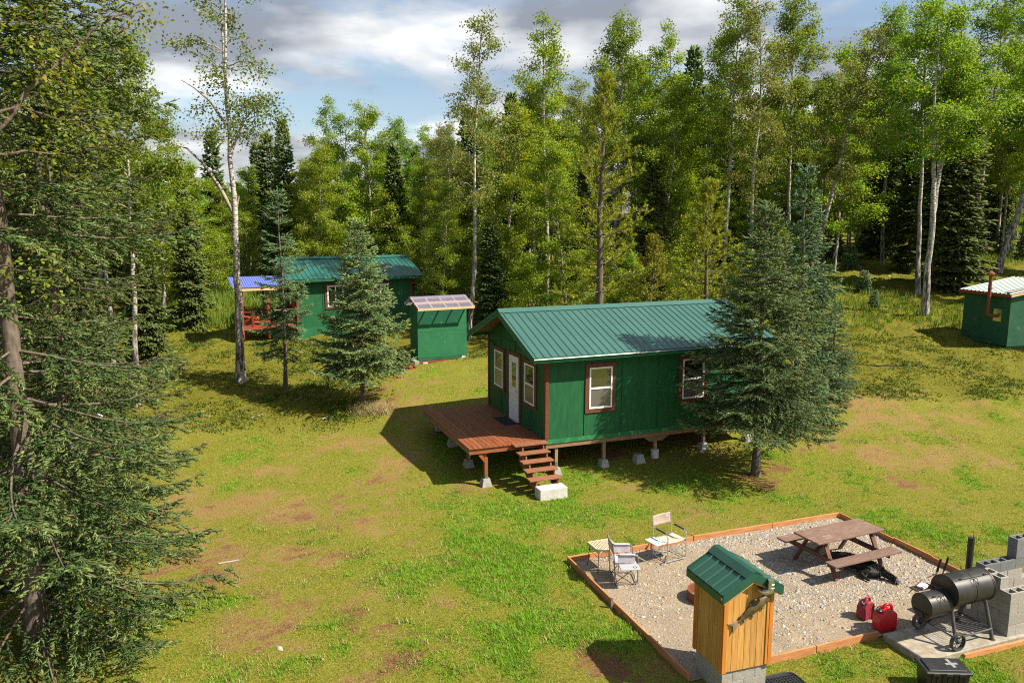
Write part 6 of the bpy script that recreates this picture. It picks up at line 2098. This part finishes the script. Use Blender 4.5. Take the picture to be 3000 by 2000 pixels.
def dog():
    """long haired black dog lying on its side under the near bench, rump and tail towards the camera"""
    d = empty('dog', (7.42, 15.66, .03), math.radians(-52), 'black long haired dog with white tail tip lying under the picnic bench', 'dog')
    # x runs from head (negative) to tail (positive)
    V = [(.1, 0, .15), (-.12, .0, .16), (-.34, 0, .17), (-.46, -.02, .2), (-.6, -.06, .2), (-.74, -.1, .13), (-.84, -.13, .1),      # loin, ribs, chest, neck, poll, brow, muzzle
         (.28, .02, .14), (.38, .04, .1), (.5, .06, .05), (.64, .05, .035), (.74, .02, .03),                                        # rump, tail
         (.2, -.14, .12), (.06, -.26, .06), (.2, -.32, .035), (.3, -.34, .03),                                                      # near hind leg: thigh, knee, hock, paw
         (.24, .14, .09), (.1, .22, .05), (.24, .28, .035), (.33, .29, .03),                                                        # far hind leg
         (-.36, -.12, .1), (-.5, -.24, .04), (-.66, -.26, .03), (-.38, .1, .1), (-.54, .2, .04), (-.7, .2, .03)]                      # front legs stretched forward
    E = [(0, 1), (1, 2), (2, 3), (3, 4), (4, 5), (5, 6), (0, 7), (7, 8), (8, 9), (9, 10), (10, 11), (7, 12), (12, 13), (13, 14), (14, 15), (7, 16), (16, 17), (17, 18), (18, 19), (2, 20), (20, 21), (21, 22), (2, 23), (23, 24), (24, 25)]
    Rd = [.13, .145, .135, .095, .085, .07, .035, .125, .07, .05, .05, .03, .1, .065, .035, .03, .09, .06, .035, .03, .06, .035, .03, .06, .035, .03]
    b = skin_body('dog_body', V, E, Rd, 'fur', d)
    for s in (-1, 1):
        m = MB()
        m.add([(-.63, s * .05 - .06, .26), (-.58, s * .075 - .06, .25), (-.66, s * .13 - .07, .2), (-.6, s * .1 - .07, .17)], [(0, 1, 2), (1, 3, 2)])
        e = m.build('ear', 'fur', d)
        e.modifiers.new('thick', 'SOLIDIFY').thickness = .015
    # coat: tufts of hair over back, rump and tail
    r = np.random.default_rng(8)

    def coat(name, mat, n, pts, ln):
        P, D = [], []
        pts = np.array(pts)
        for i in range(n):
            k = r.integers(0, len(pts) - 1); t = r.uniform()
            c = pts[k] * (1 - t) + pts[k + 1] * t
            an = r.uniform(0, 2 * math.pi)
            nr = np.array((0, math.cos(an), abs(math.sin(an))))
            P.append(c[:3] + nr * c[3] * .92); D.append(norm(np.array((.9, 0, -.25)) + nr * .55 + r.normal(0, .25, 3)))
        P, D = np.array(P), np.array(D)
        W = norm(np.cross(D, r.normal(0, 1, (n, 3)))) * .007
        Vv = np.stack([P - W, P + W, P + D * r.uniform(.6, 1.3, (n, 1)) * ln], 1).reshape(-1, 3)
        return link(name, np_mesh(name, Vv, tris=np.arange(3 * n).reshape(-1, 3)), MAT[mat], d)
    coat('coat', 'fur', 1500, [(-.5, -.02, .19, .1), (-.3, 0, .17, .14), (0, 0, .16, .14), (.2, .01, .145, .13), (.38, .04, .1, .08), (.62, .05, .04, .06)], .06)
    coat('tail_tip', 'fur_w', 160, [(.64, .05, .035, .05), (.74, .02, .03, .035)], .06)
    coat('breeches', 'fur_w', 90, [(.2, -.16, .1, .07), (.1, -.22, .05, .05)], .05)


dog()


def camp_chair(loc, rz, label, cloth, seatcloth, tube, tray, side_cloth=False):
    c = empty('folding_chair', loc, rz, label, 'chair')
    hw, f, b = .26, .24, -.24
    for s in (-1, 1):
        x = s * hw
        MB().tube(pipe_pts([(x, b - .05, .9), (x, b - .0, .5), (x, b + .01, .03), (x, f, .03), (x, f, .62), (x, b + .02, .65)], .07, 6), .0125, 8).build('side_frame', tube, c, True)
        MB().bar((x, f - .06, .645), (x, b + .08, .66), .05, .028, .01).build('armrest', 'plastic_b' if not side_cloth else cloth, c)
        if side_cloth:
            MB().box((x - s * .002, .0, .56), (.006, .36, .17)).build('side_panel', cloth, c)
    for y in (f - .03, b + .05):
        MB().tube([(-hw, y, .04), (hw, y + .01, .43)], .01, 8).build('cross_brace', tube, c)
        MB().tube([(hw, y, .04), (-hw, y + .01, .43)], .01, 8).build('cross_brace', tube, c)
    for y, z in ((f, .03), (b + .02, .03)):
        MB().tube([(-hw, y, z), (hw, y, z)], .0115, 8).build('floor_rail', tube, c)

    def cloth_patch(name, mat, P00, P10, P11, P01, sag, nrm):
        nU, nV = 9, 7
        P00, P10, P11, P01, nrm = (np.array(p, float) for p in (P00, P10, P11, P01, nrm))
        vs, fs = [], []
        for j in range(nV):
            for i in range(nU):
                u, v = i / (nU - 1), j / (nV - 1)
                p = P00 * (1 - u) * (1 - v) + P10 * u * (1 - v) + P11 * u * v + P01 * (1 - u) * v
                vs.append(p - nrm * sag * math.sin(math.pi * u) * (.6 + .4 * math.sin(math.pi * v)))
        for j in range(nV - 1):
            for i in range(nU - 1):
                a = j * nU + i
                fs.append((a, a + 1, a + nU + 1, a + nU))
        o = MB().add(vs, fs).build(name, mat, c, True)
        o.modifiers.new('thick', 'SOLIDIFY').thickness = .006
        return o
    cloth_patch('seat', seatcloth, (-hw, b + .02, .44), (hw, b + .02, .44), (hw, f - .02, .45), (-hw, f - .02, .45), .03, (0, 0, 1))
    cloth_patch('backrest', cloth, (-hw - .01, b - .018, .66), (hw + .01, b - .018, .66), (hw + .01, b - .052, .9), (-hw - .01, b - .052, .9), .035, (0, 1, 0))
    t = empty_part('side_tray', c)
    m = MB().box((hw + .17, .03, .46), (.27, .4, .018), None, .006)
    m.build('tray_board', tray, t)
    MB().lathe([(.04, .4685), (.04, .472), (.03, .472), (.03, .4685)], (hw + .2, .13, 0), 16).build('cup_hole', 'plastic_b', t)
    MB().tube([(hw + .03, .18, .45), (hw + .28, .18, .45)], .008, 6).build('tray_arm', tube, t)
    MB().tube([(hw + .03, -.12, .45), (hw + .28, -.12, .45)], .008, 6).build('tray_arm', tube, t)
    return c


camp_chair((2.3, 15.36, .02), math.radians(-86), 'folding chair with pale lilac fabric and grey tray beside the wicker table', 'canvas_l', 'canvas_l', 'tubegrey', 'tray', True)
ch2 = camp_chair((3.46, 16.44, .02), math.radians(-150), 'folding chair with taupe canvas and pale blue tray by the far edging', 'canvas', 'canvas_b', 'alu', 'tray_b')
b2 = MB().box((-.17, -.312, .83), (.04, .004, .03)).build('stitched_tag', 'white', ch2)
b2.location.y = .018


def wicker_table():
    c = empty('wicker_table', (1.95, 15.93, .02), math.radians(21), 'square woven wicker side table on thin dark legs', 'side table')
    hx, hy, z = .25, .24, .5
    m = MB()
    n = 11
    for j in range(n):
        for i in range(n):
            x, y = -hx + (i + .5) * 2 * hx / n, -hy + (j + .5) * 2 * hy / n
            if (i + j) % 2:
                m.box((x, y, z + .004), (2 * hx / n * .96, 2 * hy / n * .5, .014), None, .003)
            else:
                m.box((x, y, z + .004), (2 * hx / n * .5, 2 * hy / n * .96, .014), None, .003)
    t = m.build('woven_top', 'wicker', c)
    t['kind'] = 'stuff'
    q = MB()
    q.box((0, 0, z - .012), (2 * hx, 2 * hy, .018))
    for s in (-1, 1):
        q.box((0, s * hy, z - .02), (2 * hx + .03, .03, .07), None, .008); q.box((s * hx, 0, z - .021), (.03, 2 * hy - .03, .07), None, .008)
    q.build('rim', 'wicker', c)
    for sx in (-1, 1):
        for sy in (-1, 1):
            MB().tube([(sx * (hx - .03), sy * (hy - .03), z - .05), (sx * (hx - .0), sy * (hy - .0), 0)], .008, 6).build('leg', 'iron', c)
    for s in (-1, 1):
        MB().tube([(-hx + .02, s * (hy - .02), z - .16), (hx - .02, s * (hy - .02), z - .16)], .005, 6).build('stretcher', 'iron', c)
        MB().tube([(s * (hx - .02), -hy + .02, z - .16), (s * (hx - .02), hy - .02, z - .16)], .005, 6).build('stretcher', 'iron', c)
        for k in range(4):
            MB().tube([(-hx + .1 + .1 * k, s * (hy - .022), z - .16), (-hx + .1 + .1 * k, s * (hy - .025), z - .05)], .004, 5).build('spindle', 'iron', c)


wicker_table()


def jerry_can(loc, rz, label, mat, s, old):
    c = empty('fuel_can', loc, rz, label, 'fuel can')
    w, d, h = .36 * s, .24 * s, .3 * s
    m = MB()
    prof = [(-w / 2, .0), (w / 2, .0), (w / 2, h), (w / 2 - .03 * s, h + .05 * s), (w * .05, h + .11 * s), (-w * .2, h + .1 * s), (-w / 2 + .04 * s, h + .02 * s), (-w / 2, h - .03 * s)]
    m.prism(prof, (0, 0, 0), (1, 0, 0), (0, 0, 1), (0, 1, 0), -d / 2, d / 2)
    b = m.build('can_body', mat, c, True)
    bv = b.modifiers.new('round', 'BEVEL'); bv.width = .03 * s; bv.segments = 3; bv.limit_method = 'ANGLE'
    MB().tube(pipe_pts([(w * .38, 0, h + .04 * s), (w * .34, 0, h + .15 * s), (-w * .02, 0, h + .17 * s), (-w * .12, 0, h + .1 * s)], .05 * s, 6), [.028 * s] * 14, 10).build('handle', mat, c, True)
    MB().lathe([(.05 * s, 0), (.052 * s, .03 * s), (.04 * s, .045 * s), (.02 * s, .05 * s)], (-w * .36, 0, h + .04 * s), 14).build('cap', 'plastic_b', c, True)
    MB().tube(pipe_pts([(-w * .36, 0, h + .08 * s), (-w * .36, 0, h + .13 * s), (-w * .55, -.02, h + .1 * s)], .03 * s), .014 * s, 8).build('spout', 'plastic_b', c, True)
    if old:
        for y in (-1, 1):
            MB().box((0, y * (d / 2 + .002), h * .5), (.02 * s, .008, h * .9), None, .002).build('side_rib', mat, c)
    return c


jerry_can((6.76, 13.36, .03), math.radians(14), 'bright red plastic fuel can with black spout, the bigger of two', 'red', 1.0, False)
jerry_can((6.6, 13.78, .03), math.radians(32), 'faded dull red fuel can, the smaller one behind the bright can', 'red_old', .82, True)


def slab_and_blocks():
    s = empty('concrete_slab', (0, 0, 0), 0, 'rust stained concrete slab under the smoker grill', 'slab')
    o = MB().box((0, 0, 0), (3.9, .92, .2), None, .015).build('slab_body', 'slab', s)
    o.location = padpt(5.86, 5.32, .02)
    o.rotation_euler = (0, 0, PAD_A)
    p0 = padpt(5.86, 5.72, .122)
    w = empty('block_fire_pit', p0, PAD_A, 'half built grey concrete block fire pit beside the smoker', 'block wall')

    def blk(x, y, z, L=.4, D=.195, mat='cmu', along='x', hollow=True):
        """hollow concrete block with two cores"""
        m = MB()
        dx, dy = (L, D) if along == 'x' else (D, L)
        if hollow:
            t = .032
            m.box((0, -dy / 2 + t / 2, .097), (dx, t, .194)); m.box((0, dy / 2 - t / 2, .097), (dx, t, .194))
            for q in ((-dx / 2 + t / 2, dx / 2 - t / 2) if L < .3 else (-dx / 2 + t / 2, 0, dx / 2 - t / 2)) if along == 'x' else (-dx / 2 + t / 2, dx / 2 - t / 2):
                m.box((q, 0, .0965), (t, dy - 2 * t, .193))
            if along == 'y' and L > .3:
                m.box((0, 0, .0965), (dx - 2 * t, t, .193))
        else:
            m.box((0, 0, .097), (dx, dy, .194), None, .004)
        o = m.build('concrete_block', mat, w)
        o.location = (x, y, z)
        return o
    # x along the pad, y away from the camera
    for k in range(4):
        z = .2 * k
        off = 0 if k % 2 else .2
        if off:
            blk(.1, .1, z, .195)
        for j in range(4):
            blk(off + .2 + .405 * j, .1, z, hollow=(k == 3))
        # return wall along the left side
        e = .2 if k % 2 == 0 else .0
        for j in range(2):
            blk(.1, .2 + e * 0 + .2 + .405 * j + (.0 if k % 2 else .0), z, along='y', hollow=(k == 3))
    blk(.1, .42, .8, .4, along='y')
    for k in range(4):
        for j in range(3):
            blk(.62 + .405 * j + (.2 if k % 2 else 0), 1.1, .2 * k, mat='cmu_d' if k > 2 else 'cmu', hollow=(k == 3))
    for k in range(2):
        blk(1.62, 1.1, .8 + .2 * k, mat='cmu_d', hollow=(k == 1))
    lv = empty('spirit_level', (0, 0, 0), PAD_A, 'yellow spirit level lying on the concrete blocks', 'level')
    c, s_ = math.cos(PAD_A), math.sin(PAD_A)
    lx, ly = .62, .1
    lv.location = (p0[0] + lx * c - ly * s_, p0[1] + lx * s_ + ly * c, p0[2] + .796)
    MB().box((.05, 0, .025), (.42, .035, .05), None, .004).build('level_body', 'yellow', lv)
    for x in (-.1, .05, .2):
        MB().box((x, -.019, .028), (.05, .004, .026)).build('vial', 'white', lv)


slab_and_blocks()


def smoker():
    o = padpt(5.08, 5.34, .12)
    c = empty('smoker_grill', o, PAD_A, 'black barrel smoker grill with side firebox on two wheels', 'grill')
    Rx = np.array(((0, 0, 1), (0, 1, 0), (-1, 0, 0)))        # lathe axis z -> x
    zc, R = .88, .285
    MB().lathe([(R - .01, -.36), (R + .006, -.36), (R + .006, -.34), (R, -.335), (R, .5), (R + .006, .505), (R + .006, .525), (R - .01, .525)], (0, 0, zc), 36, Rx).build('barrel', 'smoker', c, True)
    MB().lathe([(R * .2, -.372), (R - .004, -.362), (R - .004, -.355), (R * .2, -.355)], (0, 0, zc), 36, Rx).build('barrel_end', 'smoker', c, True)
    zf, Rf = .7, .215
    fb = MB().lathe([(Rf - .01, -.86), (Rf + .005, -.86), (Rf + .005, -.84), (Rf, -.835), (Rf, -.34)], (0, 0, zf), 32, Rx).build('firebox', 'smoker', c, True)
    MB().lathe([(.02, -.872), (Rf - .004, -.862), (Rf - .004, -.85)], (0, 0, zf), 32, Rx).build('firebox_end', 'smoker', fb, True)
    # ash door latch bar, and a black plate painting the draught hole's dark
    MB().box((-.878, -.0, zf - .1), (.012, .3, .012)).build('door_bar', 'iron', fb)
    MB().prism([(-.05, -.19), (.05, -.19), (.0, -.1)], (-.874, -.03, zf), (0, 1, 0), (0, 0, 1), (-1, 0, 0), 0, .006).build('draught_hole_dark', 'plastic_b', fb)
    # lids: seams, hinges and wire handles
    ang = math.radians(58)

    def on(x, r, a, cz, d=0.0):
        return np.array((x, -(r + d) * math.cos(a), cz + (r + d) * math.sin(a)))
    for x0, x1, r, cz, nm in ((-.3, .47, R, zc, 'lid_seam'), (-.8, -.4, Rf, zf, 'lid_seam')):
        MB().bar(on(x0, r, ang, cz, .003), on(x1, r, ang, cz, .003), .01, .008).build(nm, 'iron', c)
        for x in (x0 + .12 * (x1 - x0), x0 + .85 * (x1 - x0)):
            MB().bar(on(x, r, ang + .05, cz, .012), on(x + .05, r, ang + .05, cz, .012), .02, .014).build('hinge', 'iron', c)
        xm = (x0 + x1) / 2 - .03
        MB().tube([on(xm - .04, r, ang - .1, cz, .0), on(xm - .03, r, ang - .14, cz, .06), on(xm + .01, r, ang - .45, cz, .07), on(xm + .05, r, ang - .14, cz, .06), on(xm + .05, r, ang - .1, cz, .0)], .006, 6).build('lid_handle', 'iron', c)
    for x in (-.34, .08, .48):
        q = [on(x, R + .002, t, zc) for t in np.linspace(-1.4, 1.35, 18)]
        MB().tube(q, .004, 5).build('weld_seam', 'smoker', c)
    # chimney with cap
    MB().tube([(.4, .18, zc + .16), (.4, .18, zc + .78)], .055, 16).build('chimney', 'smoker', c, True)
    MB().lathe([(.06, 0), (.062, .012), (.0, .014)], (.4, .18, zc + .785), 16).build('chimney_rim', 'smoker', c)
    MB().tube([(.4, .14, zc + .8), (.43, .16, zc + .86), (.45, .2, zc + .9)], .006, 6).build('damper_handle', 'iron', c)
    # legs, axle frame and wheels
    for y in (-.33, .33):
        MB().tube([(.4, y * .55, zc - .18), (.46, y * 1.05, .0)], .034, 12).build('leg', 'smoker_leg', c, True)
        MB().lathe([(.05, 0), (.05, .01)], (.46, y * 1.05, 0), 12).build('foot_plate', 'smoker_leg', c)
        MB().tube([(-.36, y * .55, zf - .1), (-.4, y * 1.0, .14)], .03, 12).build('leg', 'smoker_leg', c, True)
        MB().tube([(-.4, y * .98, .17), (.44, y * 1.0, .2)], .016, 8).build('side_rail', 'smoker_leg', c)
        Ry = np.array(((1, 0, 0), (0, 0, -1), (0, 1, 0)))
        w = MB().lathe([(.135, -.035), (.15, -.035), (.15, .035), (.135, .035), (.135, -.035)], (-.42, y * 1.18, .15), 28, Ry, False).build('wheel', 'smoker_leg', c, True)
        for k in range(4):
            a = math.pi * k / 4 + .2
            MB().tube([(-.42 + .137 * math.cos(a), y * 1.18, .15 + .137 * math.sin(a)), (-.42 - .137 * math.cos(a), y * 1.18, .15 - .137 * math.sin(a))], .006, 6).build('spoke', 'smoker_leg', w)
        MB().lathe([(.022, -.04), (.022, .04)], (-.42, y * 1.18, .15), 12, Ry).build('hub', 'smoker_leg', w)
    for x in (-.41, .45):
        MB().tube([(x, -.34, .19), (x, .34, .19)], .015, 8).build('axle', 'smoker_leg', c)
    g = MB()
    for k in range(12):
        g.tube([(-.38, -.28 + .05 * k, .2), (.42, -.28 + .05 * k, .2)], .003, 4)
    for k in range(14):
        g.tube([(-.36 + .06 * k, -.3, .2), (-.36 + .06 * k, .3, .2)], .003, 4)
    g.build('wire_shelf', 'iron', c)['kind'] = 'stuff'
    # fold-down side shelf with tool rods at the back
    MB().tube([(.53, -.1, zc), (.6, -.1, zc), (.6, .1, zc), (.53, .1, zc)], .008, 6).build('end_handle', 'alu', c)
    MB().box((-.62, .23, zf + .19), (.42, .16, .02)).build('firebox_shelf', 'iron', c)
    MB().tube([(-.9, .25, zf + .12), (-.55, .3, zf + .3)], .008, 6).build('poker_rod', 'iron', c)
    MB().tube([(-.4, .34, zc + .1), (-.1, .38, zc + .12)], .008, 6).build('rack_rod', 'iron', c)

    def wpt(x, y, z):
        cc, ss = math.cos(PAD_A), math.sin(PAD_A)
        return (o[0] + x * cc - y * ss, o[1] + x * ss + y * cc, o[2] + z)
    # things standing on or near it
    b = empty('paper_packet', wpt(-.62, .22, zf + .2), PAD_A + .3, 'colourful paper packet lying on the smoker firebox', 'packet')
    MB().box((0, 0, .02), (.2, .13, .04), None, .008).build('packet_body', 'paper', b)
    MB().box((.02, 0, .043), (.1, .09, .006)).build('packet_label', 'white', b)
    u = empty('tin_bucket', wpt(.5, .2, .4), 0, 'small tin grease bucket hanging below the smoker barrel', 'bucket')
    MB().lathe([(.06, -.07), (.075, .07), (.07, .07), (.056, -.06)], (0, 0, 0), 18).build('bucket_wall', 'galv', u, True)
    MB().tube([(-.073, 0, .06), (-.04, 0, .15), (0, 0, .2), (.04, 0, .15), (.073, 0, .06)], .004, 6).build('bail', 'iron', u)
    for k, (dx, mat, lab) in enumerate(((0, 'raw', 'long tool with pale wooden handle leaning behind the smoker'), (.13, 'orange', 'long tool with orange handle and black grip leaning behind the smoker'))):
        t = empty('garden_tool', wpt(-.1 + dx, .62, -.1), PAD_A, lab, 'tool')
        MB().tube([(0, .0, .12), (.2 + .04 * k, -.06, 1.02)], .017, 10).build('handle', mat, t, True)
        MB().tube([(.2 + .04 * k, -.06, 1.02), (.25 + .05 * k, -.075, 1.26)], .021, 10).build('grip', 'plastic_b', t, True)
        MB().prism([(-.09, 0), (.09, 0), (.1, -.1), (.0, -.14), (-.1, -.1)], (-.0, .0, .14), (1, 0, 0), (0, .1, .99), (0, 1, 0), -.004, .004).build('tool_blade', 'iron', t)


smoker()


def tote():
    c = empty('storage_tote', (6.83, 11.55, 0), math.radians(-3), 'black lidded plastic tote with a grey tape cross', 'storage tote')
    c.location.z = float(ground_z(6.83, 11.55))
    w, d, h = .68, .42, .38
    m = MB()
    a, b = .045, .0
    m.add([(-w / 2 + a, -d / 2 + a, 0), (w / 2 - a, -d / 2 + a, 0), (w / 2 - a, d / 2 - a, 0), (-w / 2 + a, d / 2 - a, 0), (-w / 2 + .015, -d / 2 + .015, h), (w / 2 - .015, -d / 2 + .015, h), (w / 2 - .015, d / 2 - .015, h), (-w / 2 + .015, d / 2 - .015, h)],
          [(0, 3, 2, 1), (4, 5, 6, 7), (0, 1, 5, 4), (1, 2, 6, 5), (2, 3, 7, 6), (3, 0, 4, 7)])
    m.build('tote_body', 'plastic_b', c)
    for k in range(7):
        x = -w / 2 + .09 + k * (w - .18) / 6
        MB().bar((x, -d / 2 + .035, .03), (x, -d / 2 + .008, h - .03), .012, .012).build('wall_rib', 'plastic_b', c)
    l = MB().box((0, 0, h + .02), (w + .03, d + .03, .045), None, .012).build('lid', 'plastic_b', c)
    MB().box((0, 0, h + .05), (w - .1, d - .08, .018), None, .008).build('lid_panel', 'plastic_b', l)
    for s in (-1, 1):
        MB().box((s * (w / 2 - .06), 0, h + .052), (.02, d - .14, .022), None, .006).build('lid_rib', 'plastic_b', l)
        for k in range(3):
            MB().box((-.2 + .2 * k, s * (d / 2 + .012), h + .005), (.1, .016, .05), None, .004).build('lid_lip', 'plastic_b', l)
    MB().box((.13, .02, h + .0605), (.05, .24, .003)).build('tape_strip', 'tape', c)
    MB().box((.13, .0, h + .0625), (.19, .05, .003)).build('tape_strip', 'tape', c)
    for i, o in enumerate([q for q in c.children if q.name.startswith('tape_strip')]):
        o.rotation_euler = (0, 0, .12)


tote()


def plastic_grate():
    c = empty('plastic_grate', (4.45, 11.42, .0), math.radians(18), 'dark plastic lattice tray lying beside the well house', 'tray')
    c.location.z = float(ground_z(4.45, 11.42)) + .04
    m = MB()
    w, d, r = .56, .9, .12
    P = []
    for cx, cy, a0 in ((w / 2 - r, d / 2 - r, 0), (-w / 2 + r, d / 2 - r, 90), (-w / 2 + r, -d / 2 + r, 180), (w / 2 - r, -d / 2 + r, 270)):
        for k in range(6):
            a = math.radians(a0 + 18 * k)
            P.append((cx + r * math.cos(a), cy + r * math.sin(a)))
    m.prism(P, (0, 0, 0), (1, 0, 0), (0, 1, 0), (0, 0, 1), 0, .03)
    m.build('tray_base', 'plastic_b', c)
    m = MB()
    for k in range(9):
        m.box((-w / 2 + .06 + .055 * k, 0, .036), (.008, d - .12, .012))
    for k in range(14):
        m.box((0, -d / 2 + .07 + .058 * k, .0365), (w - .1, .008, .012))
    m.build('lattice', 'rubber', c)['kind'] = 'stuff'
    MB().tube([(x, y, .03) for x, y in P + P[:1]], .018, 8, False).build('rim', 'plastic_b', c, True)


plastic_grate()


def fire_ring():
    c = empty('fire_ring', (3.78, 14.5, .0), .3, 'rusty steel fire ring half hidden behind the well house', 'fire ring')
    MB().lathe([(.33, 0), (.33, .2), (.345, .21), (.345, .0), (.33, 0)], (0, 0, .01), 32, None, False).build('ring', 'rust', c, True)
    MB().lathe([(.325, 0), (.1, .03), (.0, .035)], (0, 0, .015), 24).build('ash_bed', 'cmu_d', c)


fire_ring()


def odds_and_ends():
    def tube_thing(name, pix, r, mat, label, cat, lift=.015):
        P = []
        for u, v in pix:
            x, y = at(u, v)
            P.append((x, y, float(ground_z(x, y)) + lift))
        P = pipe_pts(P, .4, 5)
        P = [(p[0], p[1], float(ground_z(p[0], p[1])) + lift) for p in P]
        o = MB().tube(P, r, 8).build(name, mat, None, True)
        return tag(o, label, cat)
    tube_thing('black_hose', [(2470, 1060), (2530, 1066), (2600, 1072), (2660, 1078), (2740, 1078), (2850, 1081)], .022, 'rubber', 'black water hose lying across the grass towards the dark shed', 'hose')
    tube_thing('grey_cable', [(1372, 1046), (1400, 1044), (1432, 1040)], .02, 'rubber', 'dark cable on the ground between the small shed and the near cabin', 'cable')
    for i, (pts, lab) in enumerate((([(862, 1172), (885, 1162)], 'short bleached stick on the moss before the two young spruces'), ([(735, 1222), (770, 1214)], 'pale broken stick on the moss at the left'),
                                    ([(560, 1576), (605, 1560)], 'long pale stick on the dry lawn beside the huge spruce'), ([(640, 1650), (700, 1640)], 'thin grey stick lower on the dry lawn by the huge spruce'))):
        tube_thing('fallen_stick', pts, .022, 'grey_wood', lab, 'stick')
    r = np.random.default_rng(9)
    for i, (u, v, s, lab) in enumerate(((950, 1228, .16, 'pale stone lump on the moss below the young spruces'), (820, 1900, .12, 'white stone on the lawn at the bottom of the picture'), (2605, 806, .3, 'pale stone in the moss of the clearing'), (2585, 838, .3, 'second pale stone nearer in the mossy clearing'))):
        x, y = at(u, v)
        o = stones('stone', np.array([0.]), np.array([0.]), np.array([0.]), np.array([s * 1.6]), np.array([(.36, .33, .28)]), 40 + i)
        o.location = (x, y, float(ground_z(x, y)))
        tag(o, lab, 'stone')
    x, y = 7.3, 16.35
    o = stones('white_lump', np.array([0.]), np.array([0.]), np.array([0.]), np.array([.3]), np.array([(.5, .48, .43)]), 50)
    o.location = (x, y, .03)
    tag(o, 'small whitish lump on the gravel under the picnic table', 'stone')
    # red and white ornament half hidden in the left spruces
    x, y = at(290, 1260)
    g = empty('red_white_figure', (x, y, float(ground_z(x, y))), .4, 'small red and white garden figure half hidden by the left spruces', 'figure')
    MB().lathe([(.2, 0), (.24, .15), (.2, .32), (.1, .45)], (0, 0, 0), 16).build('red_body', 'red', g, True)
    MB().lathe([(.12, .42), (.17, .5), (.17, .6), (.1, .7)], (0, 0, 0), 16).build('white_head', 'white', g, True)
    MB().lathe([(.18, .66), (.12, .8), (.04, 1.0), (.01, 1.05)], (0, 0, 0), 16).build('red_cap', 'red', g, True)
    MB().lathe([(.12, .2), (.14, .34), (.08, .44)], (.05, -.16, 0), 12).build('white_beard', 'white', g, True)


odds_and_ends()
